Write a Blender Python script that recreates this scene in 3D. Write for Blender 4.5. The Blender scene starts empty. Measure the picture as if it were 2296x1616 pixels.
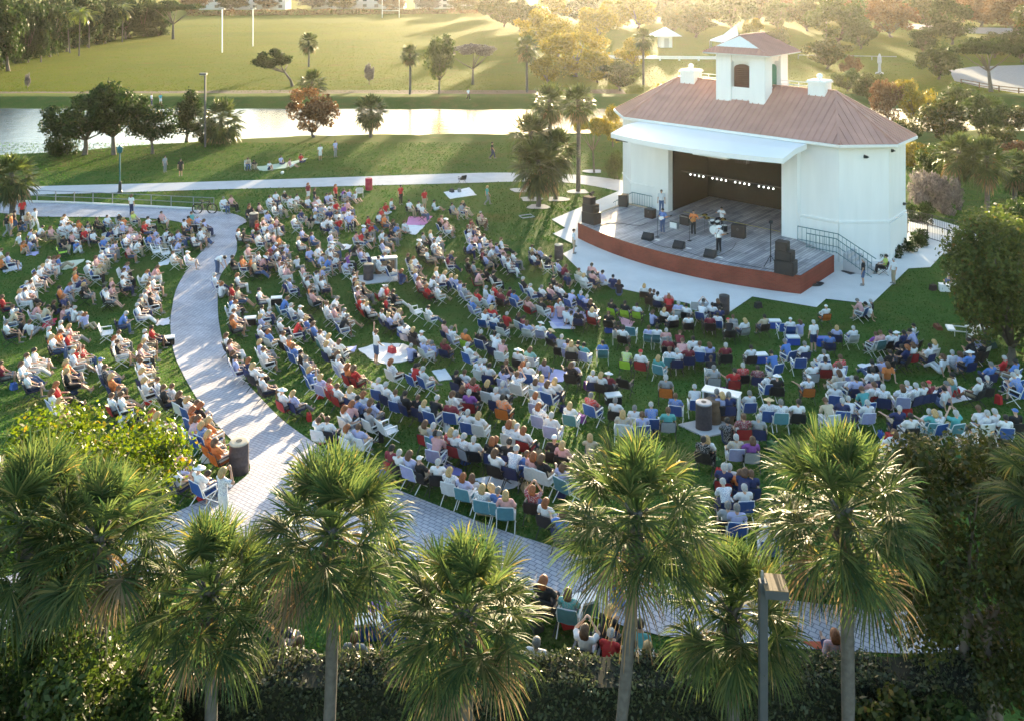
import bpy, bmesh, math, random, re
import numpy as np
from mathutils import Vector, Matrix, Euler
from mathutils.geometry import tessellate_polygon
R = math.radians
S = bpy.context.scene
COL = S.collection
rnd = random.Random(7)

# ------------------------------------------------------------ survey of the place
# the photograph was surveyed on a 2296 px wide picture: lens, horizon row and lens height
F, HZ, HC, CX = 1960.0, -60.0, 19.0, 1148.0

def sm(t):
    t = min(1.0, max(0.0, t))
    return t*t*(3-2*t)

def gz(y):
    """height of the lawn bowl: it climbs from the stage towards the hedge"""
    return 3.4*sm((50.0-y)/30.0)

def gp(u, v, h=0.0):
    """point of the ground (plus h) seen at picture place u, v"""
    lo, hi = 8.0, 1500.0
    for _ in range(50):
        m = 0.5*(lo+hi)
        if HZ+F/m*(HC-gz(m)-h) > v: lo = m
        else: hi = m
    return Vector(((u-CX)*m/F, m, gz(m)+h))

def at(u, v, y):
    """point at distance y"""
    return Vector(((u-CX)*y/F, y, HC-(v-HZ)*y/F))

# ------------------------------------------------------------ scene objects
def link(o, parent=None):
    COL.objects.link(o)
    if parent is not None: o.parent = parent
    return o

def tag(o, label=None, cat=None, group=None, kind=None):
    if label: o['label'] = label
    if cat: o['category'] = cat
    if group: o['group'] = group
    if kind: o['kind'] = kind
    return o

def empty(name, loc=(0, 0, 0), rz=0.0, label=None, cat=None, group=None):
    o = bpy.data.objects.new(name, None)
    o.empty_display_size = 0.2
    o.location = loc; o.rotation_euler = (0, 0, rz)
    link(o)
    return tag(o, label, cat, group)

def copy_tree(o, parent=None):
    c = o.copy(); link(c)
    if parent is not None: c.parent = parent
    for ch in list(o.children): copy_tree(ch, c)
    return c

def np_mesh(name, V, Q, mats, mi=None, smooth=False):
    """mesh from numpy vertices and equal sided faces"""
    V = np.asarray(V, dtype=np.float32); Q = np.asarray(Q, dtype=np.int32)
    me = bpy.data.meshes.new(name)
    k = Q.shape[1]; n = Q.shape[0]
    me.vertices.add(len(V)); me.vertices.foreach_set('co', V.ravel())
    me.loops.add(n*k); me.loops.foreach_set('vertex_index', Q.ravel())
    me.polygons.add(n)
    me.polygons.foreach_set('loop_start', np.arange(0, n*k, k, dtype=np.int32))
    if mi is not None: me.polygons.foreach_set('material_index', np.asarray(mi, dtype=np.int32))
    for m in mats: me.materials.append(m)
    me.update(calc_edges=True)
    me.validate()
    if smooth: me.polygons.foreach_set('use_smooth', np.ones(len(me.polygons), dtype=bool))
    return me

class MB:
    """collects shapes into one mesh"""
    def __init__(s): s.v = []; s.f = []; s.m = []; s.cm = 0
    def face(s, pts):
        b = len(s.v); s.v += [tuple(p) for p in pts]; s.f.append(list(range(b, b+len(pts)))); s.m.append(s.cm)
    def add(s, vs, fs):
        b = len(s.v); s.v += [tuple(p) for p in vs]
        for f in fs: s.f.append([b+i for i in f]); s.m.append(s.cm)
    def box(s, c, d, rz=0.0, rx=0.0, ry=0.0, taper=1.0):
        M = Euler((rx, ry, rz)).to_matrix(); c = Vector(c); vs = []
        for z in (-.5, .5):
            k = taper if z > 0 else 1.0
            for x, y in ((-.5, -.5), (.5, -.5), (.5, .5), (-.5, .5)):
                vs.append(c+M @ Vector((x*d[0]*k, y*d[1]*k, z*d[2])))
        s.add(vs, [(3, 2, 1, 0), (4, 5, 6, 7), (0, 1, 5, 4), (1, 2, 6, 5), (2, 3, 7, 6), (3, 0, 4, 7)])
    def bar(s, p, q, w, h=None, up=(0, 0, 1)):
        p = Vector(p); q = Vector(q); t = (q-p).normalized(); up = Vector(up)
        if abs(t.dot(up)) > .98: up = Vector((1, 0, 0))
        a = t.cross(up).normalized(); b = a.cross(t); h = h or w; vs = []
        for e in (p, q):
            for x, y in ((-1, -1), (1, -1), (1, 1), (-1, 1)): vs.append(e+a*x*w/2+b*y*h/2)
        s.add(vs, [(3, 2, 1, 0), (4, 5, 6, 7), (0, 1, 5, 4), (1, 2, 6, 5), (2, 3, 7, 6), (3, 0, 4, 7)])
    def tube(s, pts, r, n=6, side=None):
        """closed tube along pts; r = radius or list of radii (or (rx, ry) pairs)"""
        pts = [Vector(p) for p in pts]; m = len(pts)
        if not isinstance(r, (list, tuple)): r = [r]*m
        vs = []; up = None
        for i, p in enumerate(pts):
            t = (pts[min(i+1, m-1)]-pts[max(i-1, 0)])
            t = t.normalized() if t.length > 1e-9 else Vector((0, 0, 1))
            if side is not None:
                a = Vector(side)-t*t.dot(Vector(side))
                if a.length < 1e-3: a = t.orthogonal()
            elif up is None: a = t.orthogonal()
            else:
                a = up-t*t.dot(up)
                if a.length < 1e-4: a = t.orthogonal()
            a.normalize(); up = a.copy(); b = t.cross(a)
            rr = r[i]; rx, ry = rr if isinstance(rr, (list, tuple)) else (rr, rr)
            for k in range(n):
                w = 2*math.pi*k/n
                vs.append(p+a*math.cos(w)*rx+b*math.sin(w)*ry)
        fs = []
        for i in range(m-1):
            for k in range(n):
                fs.append((i*n+k, i*n+(k+1) % n, (i+1)*n+(k+1) % n, (i+1)*n+k))
        fs.append(tuple(reversed(range(n)))); fs.append(tuple(range((m-1)*n, m*n)))
        s.add(vs, fs)
    def caps(s, p, q, r0, r1, n=8):
        """capsule"""
        p = Vector(p); q = Vector(q); t = q-p
        t = t.normalized() if t.length > 1e-6 else Vector((0, 0, 1))
        s.tube([p-t*r0*.92, p-t*r0*.6, p, q, q+t*r1*.6, q+t*r1*.92], [r0*.35, r0*.8, r0, r1, r1*.8, r1*.35], n)
    def lathe(s, c, prof, n=16):
        c = Vector(c); vs = []
        for r, z in prof:
            for k in range(n):
                w = 2*math.pi*k/n; vs.append(c+Vector((math.cos(w)*r, math.sin(w)*r, z)))
        fs = []; m = len(prof)
        for i in range(m-1):
            for k in range(n): fs.append((i*n+k, i*n+(k+1) % n, (i+1)*n+(k+1) % n, (i+1)*n+k))
        fs.append(tuple(reversed(range(n)))); fs.append(tuple(range((m-1)*n, m*n)))
        s.add(vs, fs)
    def prism(s, poly, z0, z1):
        n = len(poly)
        s.add([(x, y, z0) for x, y in poly]+[(x, y, z1) for x, y in poly],
              [tuple(reversed(range(n))), tuple(range(n, 2*n))]+[(i, (i+1) % n, n+(i+1) % n, n+i) for i in range(n)])
    def mesh(s, name, mats, smooth=False):
        if not isinstance(mats, (list, tuple)): mats = [mats]
        me = bpy.data.meshes.new(name); me.from_pydata(s.v, [], s.f)
        for m in mats: me.materials.append(m)
        if len(mats) > 1: me.polygons.foreach_set('material_index', s.m)
        if smooth: me.polygons.foreach_set('use_smooth', [True]*len(me.polygons))
        me.update(); return me
    def build(s, name, mats, parent=None, smooth=False):
        return link(bpy.data.objects.new(name, s.mesh(name, mats, smooth)), parent)

# ------------------------------------------------------------ materials
def newmat(name):
    m = bpy.data.materials.new(name); m.use_nodes = True
    nt = m.node_tree; return m, nt, nt.nodes['Principled BSDF']

def pm(name, col, rough=.6, var=.12, scale=6.0, bump=0.0, metal=0.0, spec=.4, emit=None, es=0.0, objvar=0.0):
    m, nt, b = newmat(name)
    b.inputs['Roughness'].default_value = rough
    b.inputs['Metallic'].default_value = metal
    b.inputs['Specular IOR Level'].default_value = spec
    if emit:
        b.inputs['Emission Color'].default_value = (*emit, 1); b.inputs['Emission Strength'].default_value = es
    tc = nt.nodes.new('ShaderNodeTexCoord'); nz = nt.nodes.new('ShaderNodeTexNoise')
    nz.inputs['Scale'].default_value = scale; nz.inputs['Detail'].default_value = 5
    nt.links.new(tc.outputs['Object'], nz.inputs['Vector'])
    mr = nt.nodes.new('ShaderNodeMapRange')
    mr.inputs[1].default_value = .25; mr.inputs[2].default_value = .75
    mr.inputs[3].default_value = 1-var; mr.inputs[4].default_value = 1+var
    nt.links.new(nz.outputs[0], mr.inputs[0])
    mul = nt.nodes.new('ShaderNodeVectorMath'); mul.operation = 'SCALE'
    mul.inputs[0].default_value = col[:3]
    fac = mr.outputs[0]
    if objvar:
        oi = nt.nodes.new('ShaderNodeObjectInfo'); m2 = nt.nodes.new('ShaderNodeMapRange')
        m2.inputs[3].default_value = 1-objvar; m2.inputs[4].default_value = 1+objvar
        nt.links.new(oi.outputs['Random'], m2.inputs[0])
        mm = nt.nodes.new('ShaderNodeMath'); mm.operation = 'MULTIPLY'
        nt.links.new(fac, mm.inputs[0]); nt.links.new(m2.outputs[0], mm.inputs[1]); fac = mm.outputs[0]
    nt.links.new(fac, mul.inputs['Scale']); nt.links.new(mul.outputs[0], b.inputs['Base Color'])
    if bump:
        bp = nt.nodes.new('ShaderNodeBump'); bp.inputs['Strength'].default_value = bump; bp.inputs['Distance'].default_value = .03
        nt.links.new(nz.outputs[0], bp.inputs['Height']); nt.links.new(bp.outputs[0], b.inputs['Normal'])
    return m

def leafmat(name, c0, c1, trans=.45, rough=.45, spec=.35, c2=None):
    """leaf: per leaf colour between c0 and c1, light shines through"""
    m, nt, b = newmat(name)
    ge = nt.nodes.new('ShaderNodeNewGeometry')
    rp = nt.nodes.new('ShaderNodeValToRGB'); e = rp.color_ramp.elements
    e[0].color = (*c0, 1); e[1].color = (*c1, 1)
    if c2:
        x = rp.color_ramp.elements.new(.93); x.color = (*c1, 1); e[-1].color = (*c2, 1)
    nt.links.new(ge.outputs['Random Per Island'], rp.inputs[0])
    # noise makes lighter and darker clumps of leaves
    tc = nt.nodes.new('ShaderNodeTexCoord'); nz = nt.nodes.new('ShaderNodeTexNoise'); nz.inputs['Scale'].default_value = 1.3; nz.inputs['Detail'].default_value = 2
    nt.links.new(tc.outputs['Object'], nz.inputs['Vector'])
    mr = nt.nodes.new('ShaderNodeMapRange'); mr.inputs[1].default_value = .3; mr.inputs[2].default_value = .7; mr.inputs[3].default_value = .68; mr.inputs[4].default_value = 1.38
    nt.links.new(nz.outputs[0], mr.inputs[0])
    sc_ = nt.nodes.new('ShaderNodeVectorMath'); sc_.operation = 'SCALE'; nt.links.new(rp.outputs[0], sc_.inputs[0]); nt.links.new(mr.outputs[0], sc_.inputs['Scale'])
    rp = sc_
    nt.links.new(rp.outputs[0], b.inputs['Base Color'])
    b.inputs['Roughness'].default_value = rough; b.inputs['Specular IOR Level'].default_value = spec
    tr = nt.nodes.new('ShaderNodeBsdfTranslucent')
    hs = nt.nodes.new('ShaderNodeHueSaturation'); hs.inputs['Saturation'].default_value = 1.15; hs.inputs['Value'].default_value = 1.7
    nt.links.new(rp.outputs[0], hs.inputs['Color']); nt.links.new(hs.outputs[0], tr.inputs['Color'])
    mx = nt.nodes.new('ShaderNodeMixShader'); mx.inputs[0].default_value = trans
    out = nt.nodes['Material Output']
    nt.links.new(b.outputs[0], mx.inputs[1]); nt.links.new(tr.outputs[0], mx.inputs[2]); nt.links.new(mx.outputs[0], out.inputs[0])
    return m

def grassmat(name, ca, cb, cc, s1=.06, s2=1.2, dry=.5):
    m, nt, b = newmat(name)
    tc = nt.nodes.new('ShaderNodeTexCoord')
    def noise(sc, det=6):
        n = nt.nodes.new('ShaderNodeTexNoise'); n.inputs['Scale'].default_value = sc; n.inputs['Detail'].default_value = det
        nt.links.new(tc.outputs['Object'], n.inputs['Vector']); return n
    n1 = noise(s1); n2 = noise(s2); n3 = noise(14.0, 3)
    def mix(f, a, b_):
        x = nt.nodes.new('ShaderNodeMix'); x.data_type = 'RGBA'
        nt.links.new(f, x.inputs[0])
        for s_, i in ((a, 6), (b_, 7)):
            if isinstance(s_, tuple): x.inputs[i].default_value = (*s_, 1)
            else: nt.links.new(s_, x.inputs[i])
        return x.outputs[2]
    def ramp(n, a, b_):
        r = nt.nodes.new('ShaderNodeMapRange'); r.inputs[1].default_value = a; r.inputs[2].default_value = b_
        nt.links.new(n.outputs[0], r.inputs[0]); return r.outputs[0]
    c = mix(ramp(n1, .35, .65), ca, cb)
    n4 = noise(.23, 8); c = mix(ramp(n4, .56, .74), c, tuple(.55*x+y for x, y in zip(cc, (.03, .022, .008))))
    c = mix(ramp(n2, .5, .5+dry), c, cc)
    dk = nt.nodes.new('ShaderNodeVectorMath'); dk.operation = 'SCALE'
    nt.links.new(c, dk.inputs[0])
    r3 = nt.nodes.new('ShaderNodeMapRange'); r3.inputs[1].default_value = .3; r3.inputs[2].default_value = .7
    r3.inputs[3].default_value = .65; r3.inputs[4].default_value = 1.35
    nt.links.new(n3.outputs[0], r3.inputs[0]); nt.links.new(r3.outputs[0], dk.inputs['Scale'])
    nt.links.new(dk.outputs[0], b.inputs['Base Color'])
    b.inputs['Roughness'].default_value = .9; b.inputs['Specular IOR Level'].default_value = .03
    b.inputs['Sheen Weight'].default_value = .04; b.inputs['Sheen Roughness'].default_value = .5
    b.inputs['Sheen Tint'].default_value = (.75, .75, .15, 1)
    bp = nt.nodes.new('ShaderNodeBump'); bp.inputs['Strength'].default_value = .6; bp.inputs['Distance'].default_value = .06
    nt.links.new(n3.outputs[0], bp.inputs['Height']); nt.links.new(bp.outputs[0], b.inputs['Normal'])
    return m

def brickmat(name, c1, c2, mortar, bw, bh, ms=.012, rough=.7, rot=0.0, bump=.4, vec='Object', swz=None):
    m, nt, b = newmat(name)
    tc = nt.nodes.new('ShaderNodeTexCoord'); mp = nt.nodes.new('ShaderNodeMapping')
    mp.inputs['Rotation'].default_value = swz or (0, 0, rot)
    nt.links.new(tc.outputs[vec], mp.inputs[0])
    br = nt.nodes.new('ShaderNodeTexBrick'); br.inputs['Scale'].default_value = 1.0
    br.inputs['Color1'].default_value = (*c1, 1); br.inputs['Color2'].default_value = (*c2, 1); br.inputs['Mortar'].default_value = (*mortar, 1)
    br.inputs['Brick Width'].default_value = bw; br.inputs['Row Height'].default_value = bh; br.inputs['Mortar Size'].default_value = ms
    nt.links.new(mp.outputs[0], br.inputs['Vector'])
    nz = nt.nodes.new('ShaderNodeTexNoise'); nz.inputs['Scale'].default_value = .8; nz.inputs['Detail'].default_value = 6
    nt.links.new(tc.outputs[vec], nz.inputs['Vector'])
    mr = nt.nodes.new('ShaderNodeMapRange'); mr.inputs[1].default_value = .3; mr.inputs[2].default_value = .7
    mr.inputs[3].default_value = .8; mr.inputs[4].default_value = 1.15
    nt.links.new(nz.outputs[0], mr.inputs[0])
    sc = nt.nodes.new('ShaderNodeVectorMath'); sc.operation = 'SCALE'
    nt.links.new(br.outputs[0], sc.inputs[0]); nt.links.new(mr.outputs[0], sc.inputs['Scale'])
    nt.links.new(sc.outputs[0], b.inputs['Base Color'])
    b.inputs['Roughness'].default_value = rough; b.inputs['Specular IOR Level'].default_value = .08
    bp = nt.nodes.new('ShaderNodeBump'); bp.inputs['Strength'].default_value = bump; bp.inputs['Distance'].default_value = .01; bp.invert = True
    nt.links.new(br.outputs['Fac'], bp.inputs['Height']); nt.links.new(bp.outputs[0], b.inputs['Normal'])
    return m

M = {}
M['lawn'] = grassmat('lawn grass', (.034, .086, .022), (.052, .108, .025), (.095, .110, .032), .09, .55, .35)
M['field'] = grassmat('meadow grass', (.060, .088, .007), (.092, .106, .008), (.120, .100, .013), .03, .3, .5)
M['bank'] = grassmat('bank grass', (.034, .078, .018), (.058, .096, .018), (.095, .095, .028), .1, .7, .4)
M['concrete'] = pm('pale concrete', (.66, .65, .64), .85, .09, .7, .05, spec=.08)
M['conpath'] = pm('path concrete', (.50, .49, .50), .85, .1, 1.0, .05, spec=.08)
M['paver'] = brickmat('pavers', (.50, .49, .53), (.41, .41, .46), (.22, .22, .26), .24, .15, .014, .75, R(38), .5)
M['asphalt'] = pm('asphalt', (.22, .22, .22), .9, .15, 2.0, .1)
M['dirt'] = pm('brown dirt', (.105, .070, .045), .95, .25, .5, .1)
M['stucco'] = pm('white stucco', (.86, .845, .82), .8, .035, 1.5, .08)
M['whitepaint'] = pm('white paint', (.82, .82, .80), .5, .03, 3)
M['canopy'] = pm('white canopy sheet', (.86, .86, .85), .45, .02, 1)
M['roof'] = pm('terracotta metal roof', (.50, .27, .21), .5, .14, .8, 0, .0, .6)
M['brick'] = brickmat('red brick', (.27, .075, .050), (.20, .055, .040), (.22, .14, .11), .22, .075, .010, .8, 0, .3)
M['dark'] = pm('dark stage back', (.009, .014, .012), .8, .2, 2)
M['black'] = pm('black paint', (.016, .016, .018), .5, .2, 8)
M['grille'] = pm('black grille', (.028, .028, .03), .7, .3, 40)
M['teal'] = pm('teal steel', (.03, .13, .14), .4, .1, 4)
M['darkmetal'] = pm('dark metal', (.045, .05, .055), .45, .1, 5, 0, .5)
M['greymetal'] = pm('grey metal', (.30, .31, .33), .4, .08, 5, 0, .6)
M['polegrey'] = pm('pole grey', (.07, .075, .085), .5, .1, 5)
M['lamptop'] = pm('weathered bronze', (.24, .15, .08), .6, .2, 9)
M['shutter'] = pm('brown louver', (.11, .045, .032), .6, .15, 5)
M['greenglass'] = pm('green pane', (.06, .18, .12), .2, .1, 3)
M['wood'] = pm('fence wood', (.16, .10, .06), .8, .25, 5)
M['cut'] = pm('pale lid', (.55, .45, .33), .8, .15, 8)
M['drum'] = pm('brown drum', (.075, .058, .062), .6, .3, 12, .2)
M['reddrum'] = pm('red drum', (.42, .03, .06), .5, .12, 8)
M['led'] = pm('led lamp', (1, 1, 1), .5, 0, 1, emit=(1, 1, 1), es=2.0)
M['bark'] = pm('grey bark', (.14, .115, .095), .9, .3, 6, .6)
M['palmbark'] = pm('palm bark', (.11, .10, .095), .9, .28, 9, .7)
M['plastic'] = pm('white plastic', (.78, .78, .77), .4, .03, 3)
M['blueplastic'] = pm('blue plastic', (.03, .09, .42), .4, .1, 3)
M['yellow'] = pm('yellow tape', (.62, .55, .10), .6, .1, 3)
M['tyre'] = pm('tyre rubber', (.015, .015, .015), .8, .2, 10)
M['chrome'] = pm('steel', (.5, .5, .5), .25, .05, 5, 0, 1.0)
M['brass'] = pm('cymbal brass', (.6, .42, .12), .25, .08, 5, 0, 1.0)
M['gwood'] = pm('guitar wood', (.42, .17, .05), .3, .2, 5)
M['wall'] = pm('far pale wall', (.55, .53, .50), .8, .06, .3)
M['glass'] = pm('far dark glass', (.03, .04, .05), .15, .1, 1, spec=.6)
nt_s = M['stucco'].node_tree; tcs = next(n for n in nt_s.nodes if n.type == 'TEX_COORD'); nzs = next(n for n in nt_s.nodes if n.type == 'TEX_NOISE')
mps = nt_s.nodes.new('ShaderNodeMapping'); mps.inputs['Scale'].default_value = (1.6, 1.6, .22)
nt_s.links.new(tcs.outputs['Object'], mps.inputs[0]); nt_s.links.new(mps.outputs[0], nzs.inputs['Vector'])
# leaves
M['sabal'] = leafmat('sabal frond', (.028, .058, .024), (.112, .142, .048), .44, .50, .18, (.26, .21, .08))
M['sabalfar'] = leafmat('far sabal frond', (.034, .056, .020), (.080, .096, .030), .35, .45, .4)
M['deadfrond'] = leafmat('dead frond', (.15, .10, .055), (.26, .19, .11), .25, .7, .2)
M['coco'] = leafmat('coconut frond', (.07, .105, .026), (.15, .165, .04), .42, .4, .4)
M['leafdark'] = leafmat('dark leaf', (.018, .034, .012), (.038, .062, .018), .32, .6, .12)
M['leafmid'] = leafmat('green leaf', (.028, .052, .013), (.060, .082, .020), .4, .5, .35)
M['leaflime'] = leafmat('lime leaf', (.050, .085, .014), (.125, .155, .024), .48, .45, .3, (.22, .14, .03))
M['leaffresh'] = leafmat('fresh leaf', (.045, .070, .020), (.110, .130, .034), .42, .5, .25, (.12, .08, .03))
M['leafgold'] = leafmat('golden leaf', (.12, .115, .022), (.24, .18, .035), .5, .5, .3)  # carries the gold light of the backlit trees in the leaf colour
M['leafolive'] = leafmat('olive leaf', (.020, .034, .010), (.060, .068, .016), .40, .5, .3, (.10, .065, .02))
M['leafred'] = leafmat('reddish leaf', (.085, .048, .026), (.15, .080, .035), .36, .5, .3)  # also holds the flare red of the upper right trees as leaf colour
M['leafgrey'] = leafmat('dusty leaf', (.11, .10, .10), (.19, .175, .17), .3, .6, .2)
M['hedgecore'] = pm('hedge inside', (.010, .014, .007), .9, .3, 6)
# ------------------------------------------------------------ light and camera
SUN_EL, SUN_AZ = 4.6, 9.0          # low sun straight ahead, a little to the right
w = bpy.data.worlds.new('World'); S.world = w; w.use_nodes = True
nt = w.node_tree; bg = nt.nodes['Background']
sky = nt.nodes.new('ShaderNodeTexSky'); sky.sky_type = 'NISHITA'; sky.sun_disc = False
sky.sun_elevation = R(SUN_EL); sky.sun_rotation = R(SUN_AZ)
sky.air_density = 1.0; sky.dust_density = 1.0; sky.ozone_density = 1.5; sky.altitude = 10
nt.links.new(sky.outputs[0], bg.inputs[0]); bg.inputs[1].default_value = .15
sl = bpy.data.lights.new('sun', 'SUN'); sl.energy = 3.2; sl.angle = R(.6); sl.color = (1.0, .80, .50)
so = link(bpy.data.objects.new('sun', sl))
sd = Vector((math.sin(R(SUN_AZ))*math.cos(R(SUN_EL)), math.cos(R(SUN_AZ))*math.cos(R(SUN_EL)), math.sin(R(SUN_EL))))
so.rotation_euler = sd.to_track_quat('Z', 'Y').to_euler(); so.location = (60, 200, 90)
cd = bpy.data.cameras.new('camera'); cam = link(bpy.data.objects.new('camera', cd))
cam.location = (0, 0, HC); cam.rotation_euler = (R(90), 0, 0)
cd.sensor_fit = 'HORIZONTAL'; cd.sensor_width = 36; cd.lens = 36*F/2296.0
cd.shift_y = -(807.5-HZ)/2296.0
cd.clip_start = .5; cd.clip_end = 6000
S.camera = cam
S.view_settings.view_transform = 'Standard'; S.view_settings.look = 'None'
S.view_settings.exposure = 2.8; S.view_settings.gamma = 1.0
S.render.engine = 'CYCLES'
S.cycles.max_bounces = 6; S.cycles.diffuse_bounces = 3; S.cycles.transmission_bounces = 4; S.cycles.transparent_max_bounces = 4
S.cycles.sample_clamp_indirect = 6
S.cycles.use_denoising = True

# ------------------------------------------------------------ ground with the canal cut into it
NEAR = [(-400, 84), (-100, 89), (-54.8, 93.5), (-50.5, 94.4), (-44.6, 97.3), (-41.3, 99), (-32.4, 102.7), (-20.6, 105.2), (-.4, 106), (13.7, 106.6), (60, 108), (400, 112)]
FAR = [(-400, 126), (-60, 127.4), (0, 126.6), (60, 127.5), (400, 130)]
def lerp(T, x):
    for (a, b), (c, d) in zip(T, T[1:]):
        if x <= c: return b+(d-b)*(x-a)/(c-a)
    return T[-1][1]
def terrain(x, y):
    n = lerp(NEAR, x)+.35*math.sin(x*.7)+.2*math.sin(x*1.9); f = lerp(FAR, x)+.3*math.sin(x*.5+1)
    if y < n: return max(gz(y), 0)-.75*sm(1-(n-y)/2.6) if y > n-2.6 else gz(y)
    if y > f:
        d = y-f
        return -.75+1.0*sm(d/6.0)-.25*sm((d-6)/6) if d < 12 else 0.0
    k = min(y-n, f-y); return -.75-1.2*sm(k/3)
ys = sorted(set([-30, -10, 0, 6, 10]+[12+i for i in range(48)]+[60+2*i for i in range(11)]+[82+.6*i for i in range(50)]
        +[112+i for i in range(10)]+[122+.6*i for i in range(32)]+[142+4*i for i in range(15)]+[205+15*i for i in range(14)]+[450, 520, 620, 760, 950, 1300, 2500]))
xs = sorted(set([-2500, -1200, -700, -450, -320, -250, -200, -160, -130, -110]+[-95+2*i for i in range(96)]+[110, 130, 160, 200, 250, 320, 450, 700, 1200, 2500]))
nx, ny = len(xs), len(ys)
V = np.array([(x, y, terrain(x, y)) for y in ys for x in xs])
Q = np.array([(j*nx+i, j*nx+i+1, (j+1)*nx+i+1, (j+1)*nx+i) for j in range(ny-1) for i in range(nx-1)])
yc = np.array([(ys[j]+ys[j+1])/2 for j in range(ny-1) for i in range(nx-1)])
mi = np.where(yc < 84, 0, np.where(yc < 137, 2, 1))
gme = np_mesh('ground', V, Q, [M['lawn'], M['field'], M['bank']], mi, True)
tag(link(bpy.data.objects.new('ground', gme)), kind='structure')

# water
wm, wnt, wb = newmat('canal water')
wb.inputs['Base Color'].default_value = (.03, .04, .04, 1); wb.inputs['Roughness'].default_value = .2
wb.inputs['Specular IOR Level'].default_value = 1.0; wb.inputs['IOR'].default_value = 2.6
tcn = wnt.nodes.new('ShaderNodeTexCoord'); mpn = wnt.nodes.new('ShaderNodeMapping'); mpn.inputs['Scale'].default_value = (.5, 1.5, 1)
nzn = wnt.nodes.new('ShaderNodeTexNoise'); nzn.inputs['Scale'].default_value = 1.1; nzn.inputs['Detail'].default_value = 4
bpn = wnt.nodes.new('ShaderNodeBump'); bpn.inputs['Strength'].default_value = .35; bpn.inputs['Distance'].default_value = .14
wnt.links.new(tcn.outputs['Object'], mpn.inputs[0]); wnt.links.new(mpn.outputs[0], nzn.inputs['Vector'])
wnt.links.new(nzn.outputs[0], bpn.inputs['Height']); wnt.links.new(bpn.outputs[0], wb.inputs['Normal'])
mb = MB(); mb.face([(-420, 80, -.75), (420, 80, -.75), (420, 134, -.75), (-420, 134, -.75)])
tag(mb.build('water', wm), kind='structure')

def smooth_line(P, n=5):
    """Catmull-Rom through picture points"""
    out = []; m = len(P)
    for i in range(m-1):
        p0 = Vector(P[max(i-1, 0)]); p1 = Vector(P[i]); p2 = Vector(P[i+1]); p3 = Vector(P[min(i+2, m-1)])
        for k in range(n):
            t = k/n
            out.append(.5*((2*p1)+(p2-p0)*t+(2*p0-5*p1+4*p2-p3)*t*t+(3*p1-p0-3*p2+p3)*t**3))
    out.append(Vector(P[-1])); return [(p[0], p[1]) for p in out]

OUT = []
def drape(name, pts, mats, lift=.02, world=False, kind='structure', thick=0.0):
    """sheet following the lawn; pts in picture places (or world xy)"""
    W = [Vector((p[0], p[1], 0)) if world else gp(*p) for p in pts]
    OUT.append([(p.x, p.y) for p in W])
    bm = bmesh.new(); F0 = [Vector((p.x, p.y, 0)) for p in W]; vs = [bm.verts.new(p) for p in F0]
    for t_ in tessellate_polygon([F0]): bm.faces.new([vs[i] for i in t_])
    for k in range(20, 51):
        bmesh.ops.bisect_plane(bm, geom=bm.verts[:]+bm.edges[:]+bm.faces[:], plane_co=(0, k, 0), plane_no=(0, 1, 0), dist=1e-5)
    for v_ in bm.verts: v_.co.z = gz(v_.co.y)+lift
    bmesh.ops.recalc_face_normals(bm, faces=bm.faces[:])
    if sum(f.normal.z for f in bm.faces) < 0: bmesh.ops.reverse_faces(bm, faces=bm.faces[:])
    if thick:
        r = bmesh.ops.extrude_face_region(bm, geom=bm.faces[:])
        for e in r['geom']:
            if isinstance(e, bmesh.types.BMVert): e.co.z += thick
        bmesh.ops.recalc_face_normals(bm, faces=bm.faces[:])
    me = bpy.data.meshes.new(name); bm.to_mesh(me); bm.free()
    for m in (mats if isinstance(mats, list) else [mats]): me.materials.append(m)
    o = link(bpy.data.objects.new(name, me))
    if kind: o['kind'] = kind
    return o

# far concrete path beyond the lawn
top = smooth_line([(-150, 428), (-20, 424), (93, 418), (400, 410), (765, 398), (1042, 389), (1149, 388), (1285, 392), (1398, 405), (1480, 420)])
bot = smooth_line([(1470, 450), (1395, 431), (1285, 411), (1149, 408), (1042, 411), (765, 418), (493, 425), (273, 432), (60, 438), (-60, 446), (-150, 450)])
drape('path', top+bot, M['conpath'], .02)
# paved walk: enters at the left, bends down and runs to the right below the crowd
lft = smooth_line([(-160, 470), (0, 478), (83, 486), (213, 487), (330, 490), (400, 498), (452, 518), (471, 540), (441, 578), (416, 611), (395, 650), (386, 690), (382, 730), (390, 791), (410, 838), (443, 895), (483, 948), (533, 1001), (558, 1035), (556, 1062), (519, 1091), (483, 1108), (393, 1149), (300, 1190), (100, 1265), (-140, 1340)], 4)
low = [(-140, 1460), (100, 1390), (300, 1310), (560, 1240), (800, 1230), (1000, 1268), (1190, 1325), (1330, 1385), (1480, 1425), (1700, 1450), (2000, 1465), (2400, 1470)]
rgt = smooth_line([(2400, 1380), (2200, 1378), (1990, 1368), (1884, 1358), (1797, 1349), (1600, 1322), (1450, 1290), (1332, 1256), (1265, 1233), (1132, 1191), (1065, 1166), (912, 1106), (858, 1083), (760, 1028), (683, 978), (633, 941), (593, 901), (550, 855), (520, 825), (503, 778), (491, 725), (488, 671), (493, 621), (528, 571), (531, 540), (533, 511), (553, 497), (530, 482), (482, 474), (433, 471), (300, 464), (120, 456), (-160, 450)], 4)
drape('paved_path', lft+low+rgt, M['paver'], .025)
# kerb along the upper edge of the paved walk
mb = MB(); kp = [gp(*p) for p in smooth_line([(-160, 450), (120, 456), (300, 464), (433, 471)])]
for a, b in zip(kp, kp[1:]): mb.bar(a+Vector((0, .12, .06)), b+Vector((0, .12, .06)), .2, .16)
tag(mb.build('kerb', M['concrete']), kind='structure')
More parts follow.
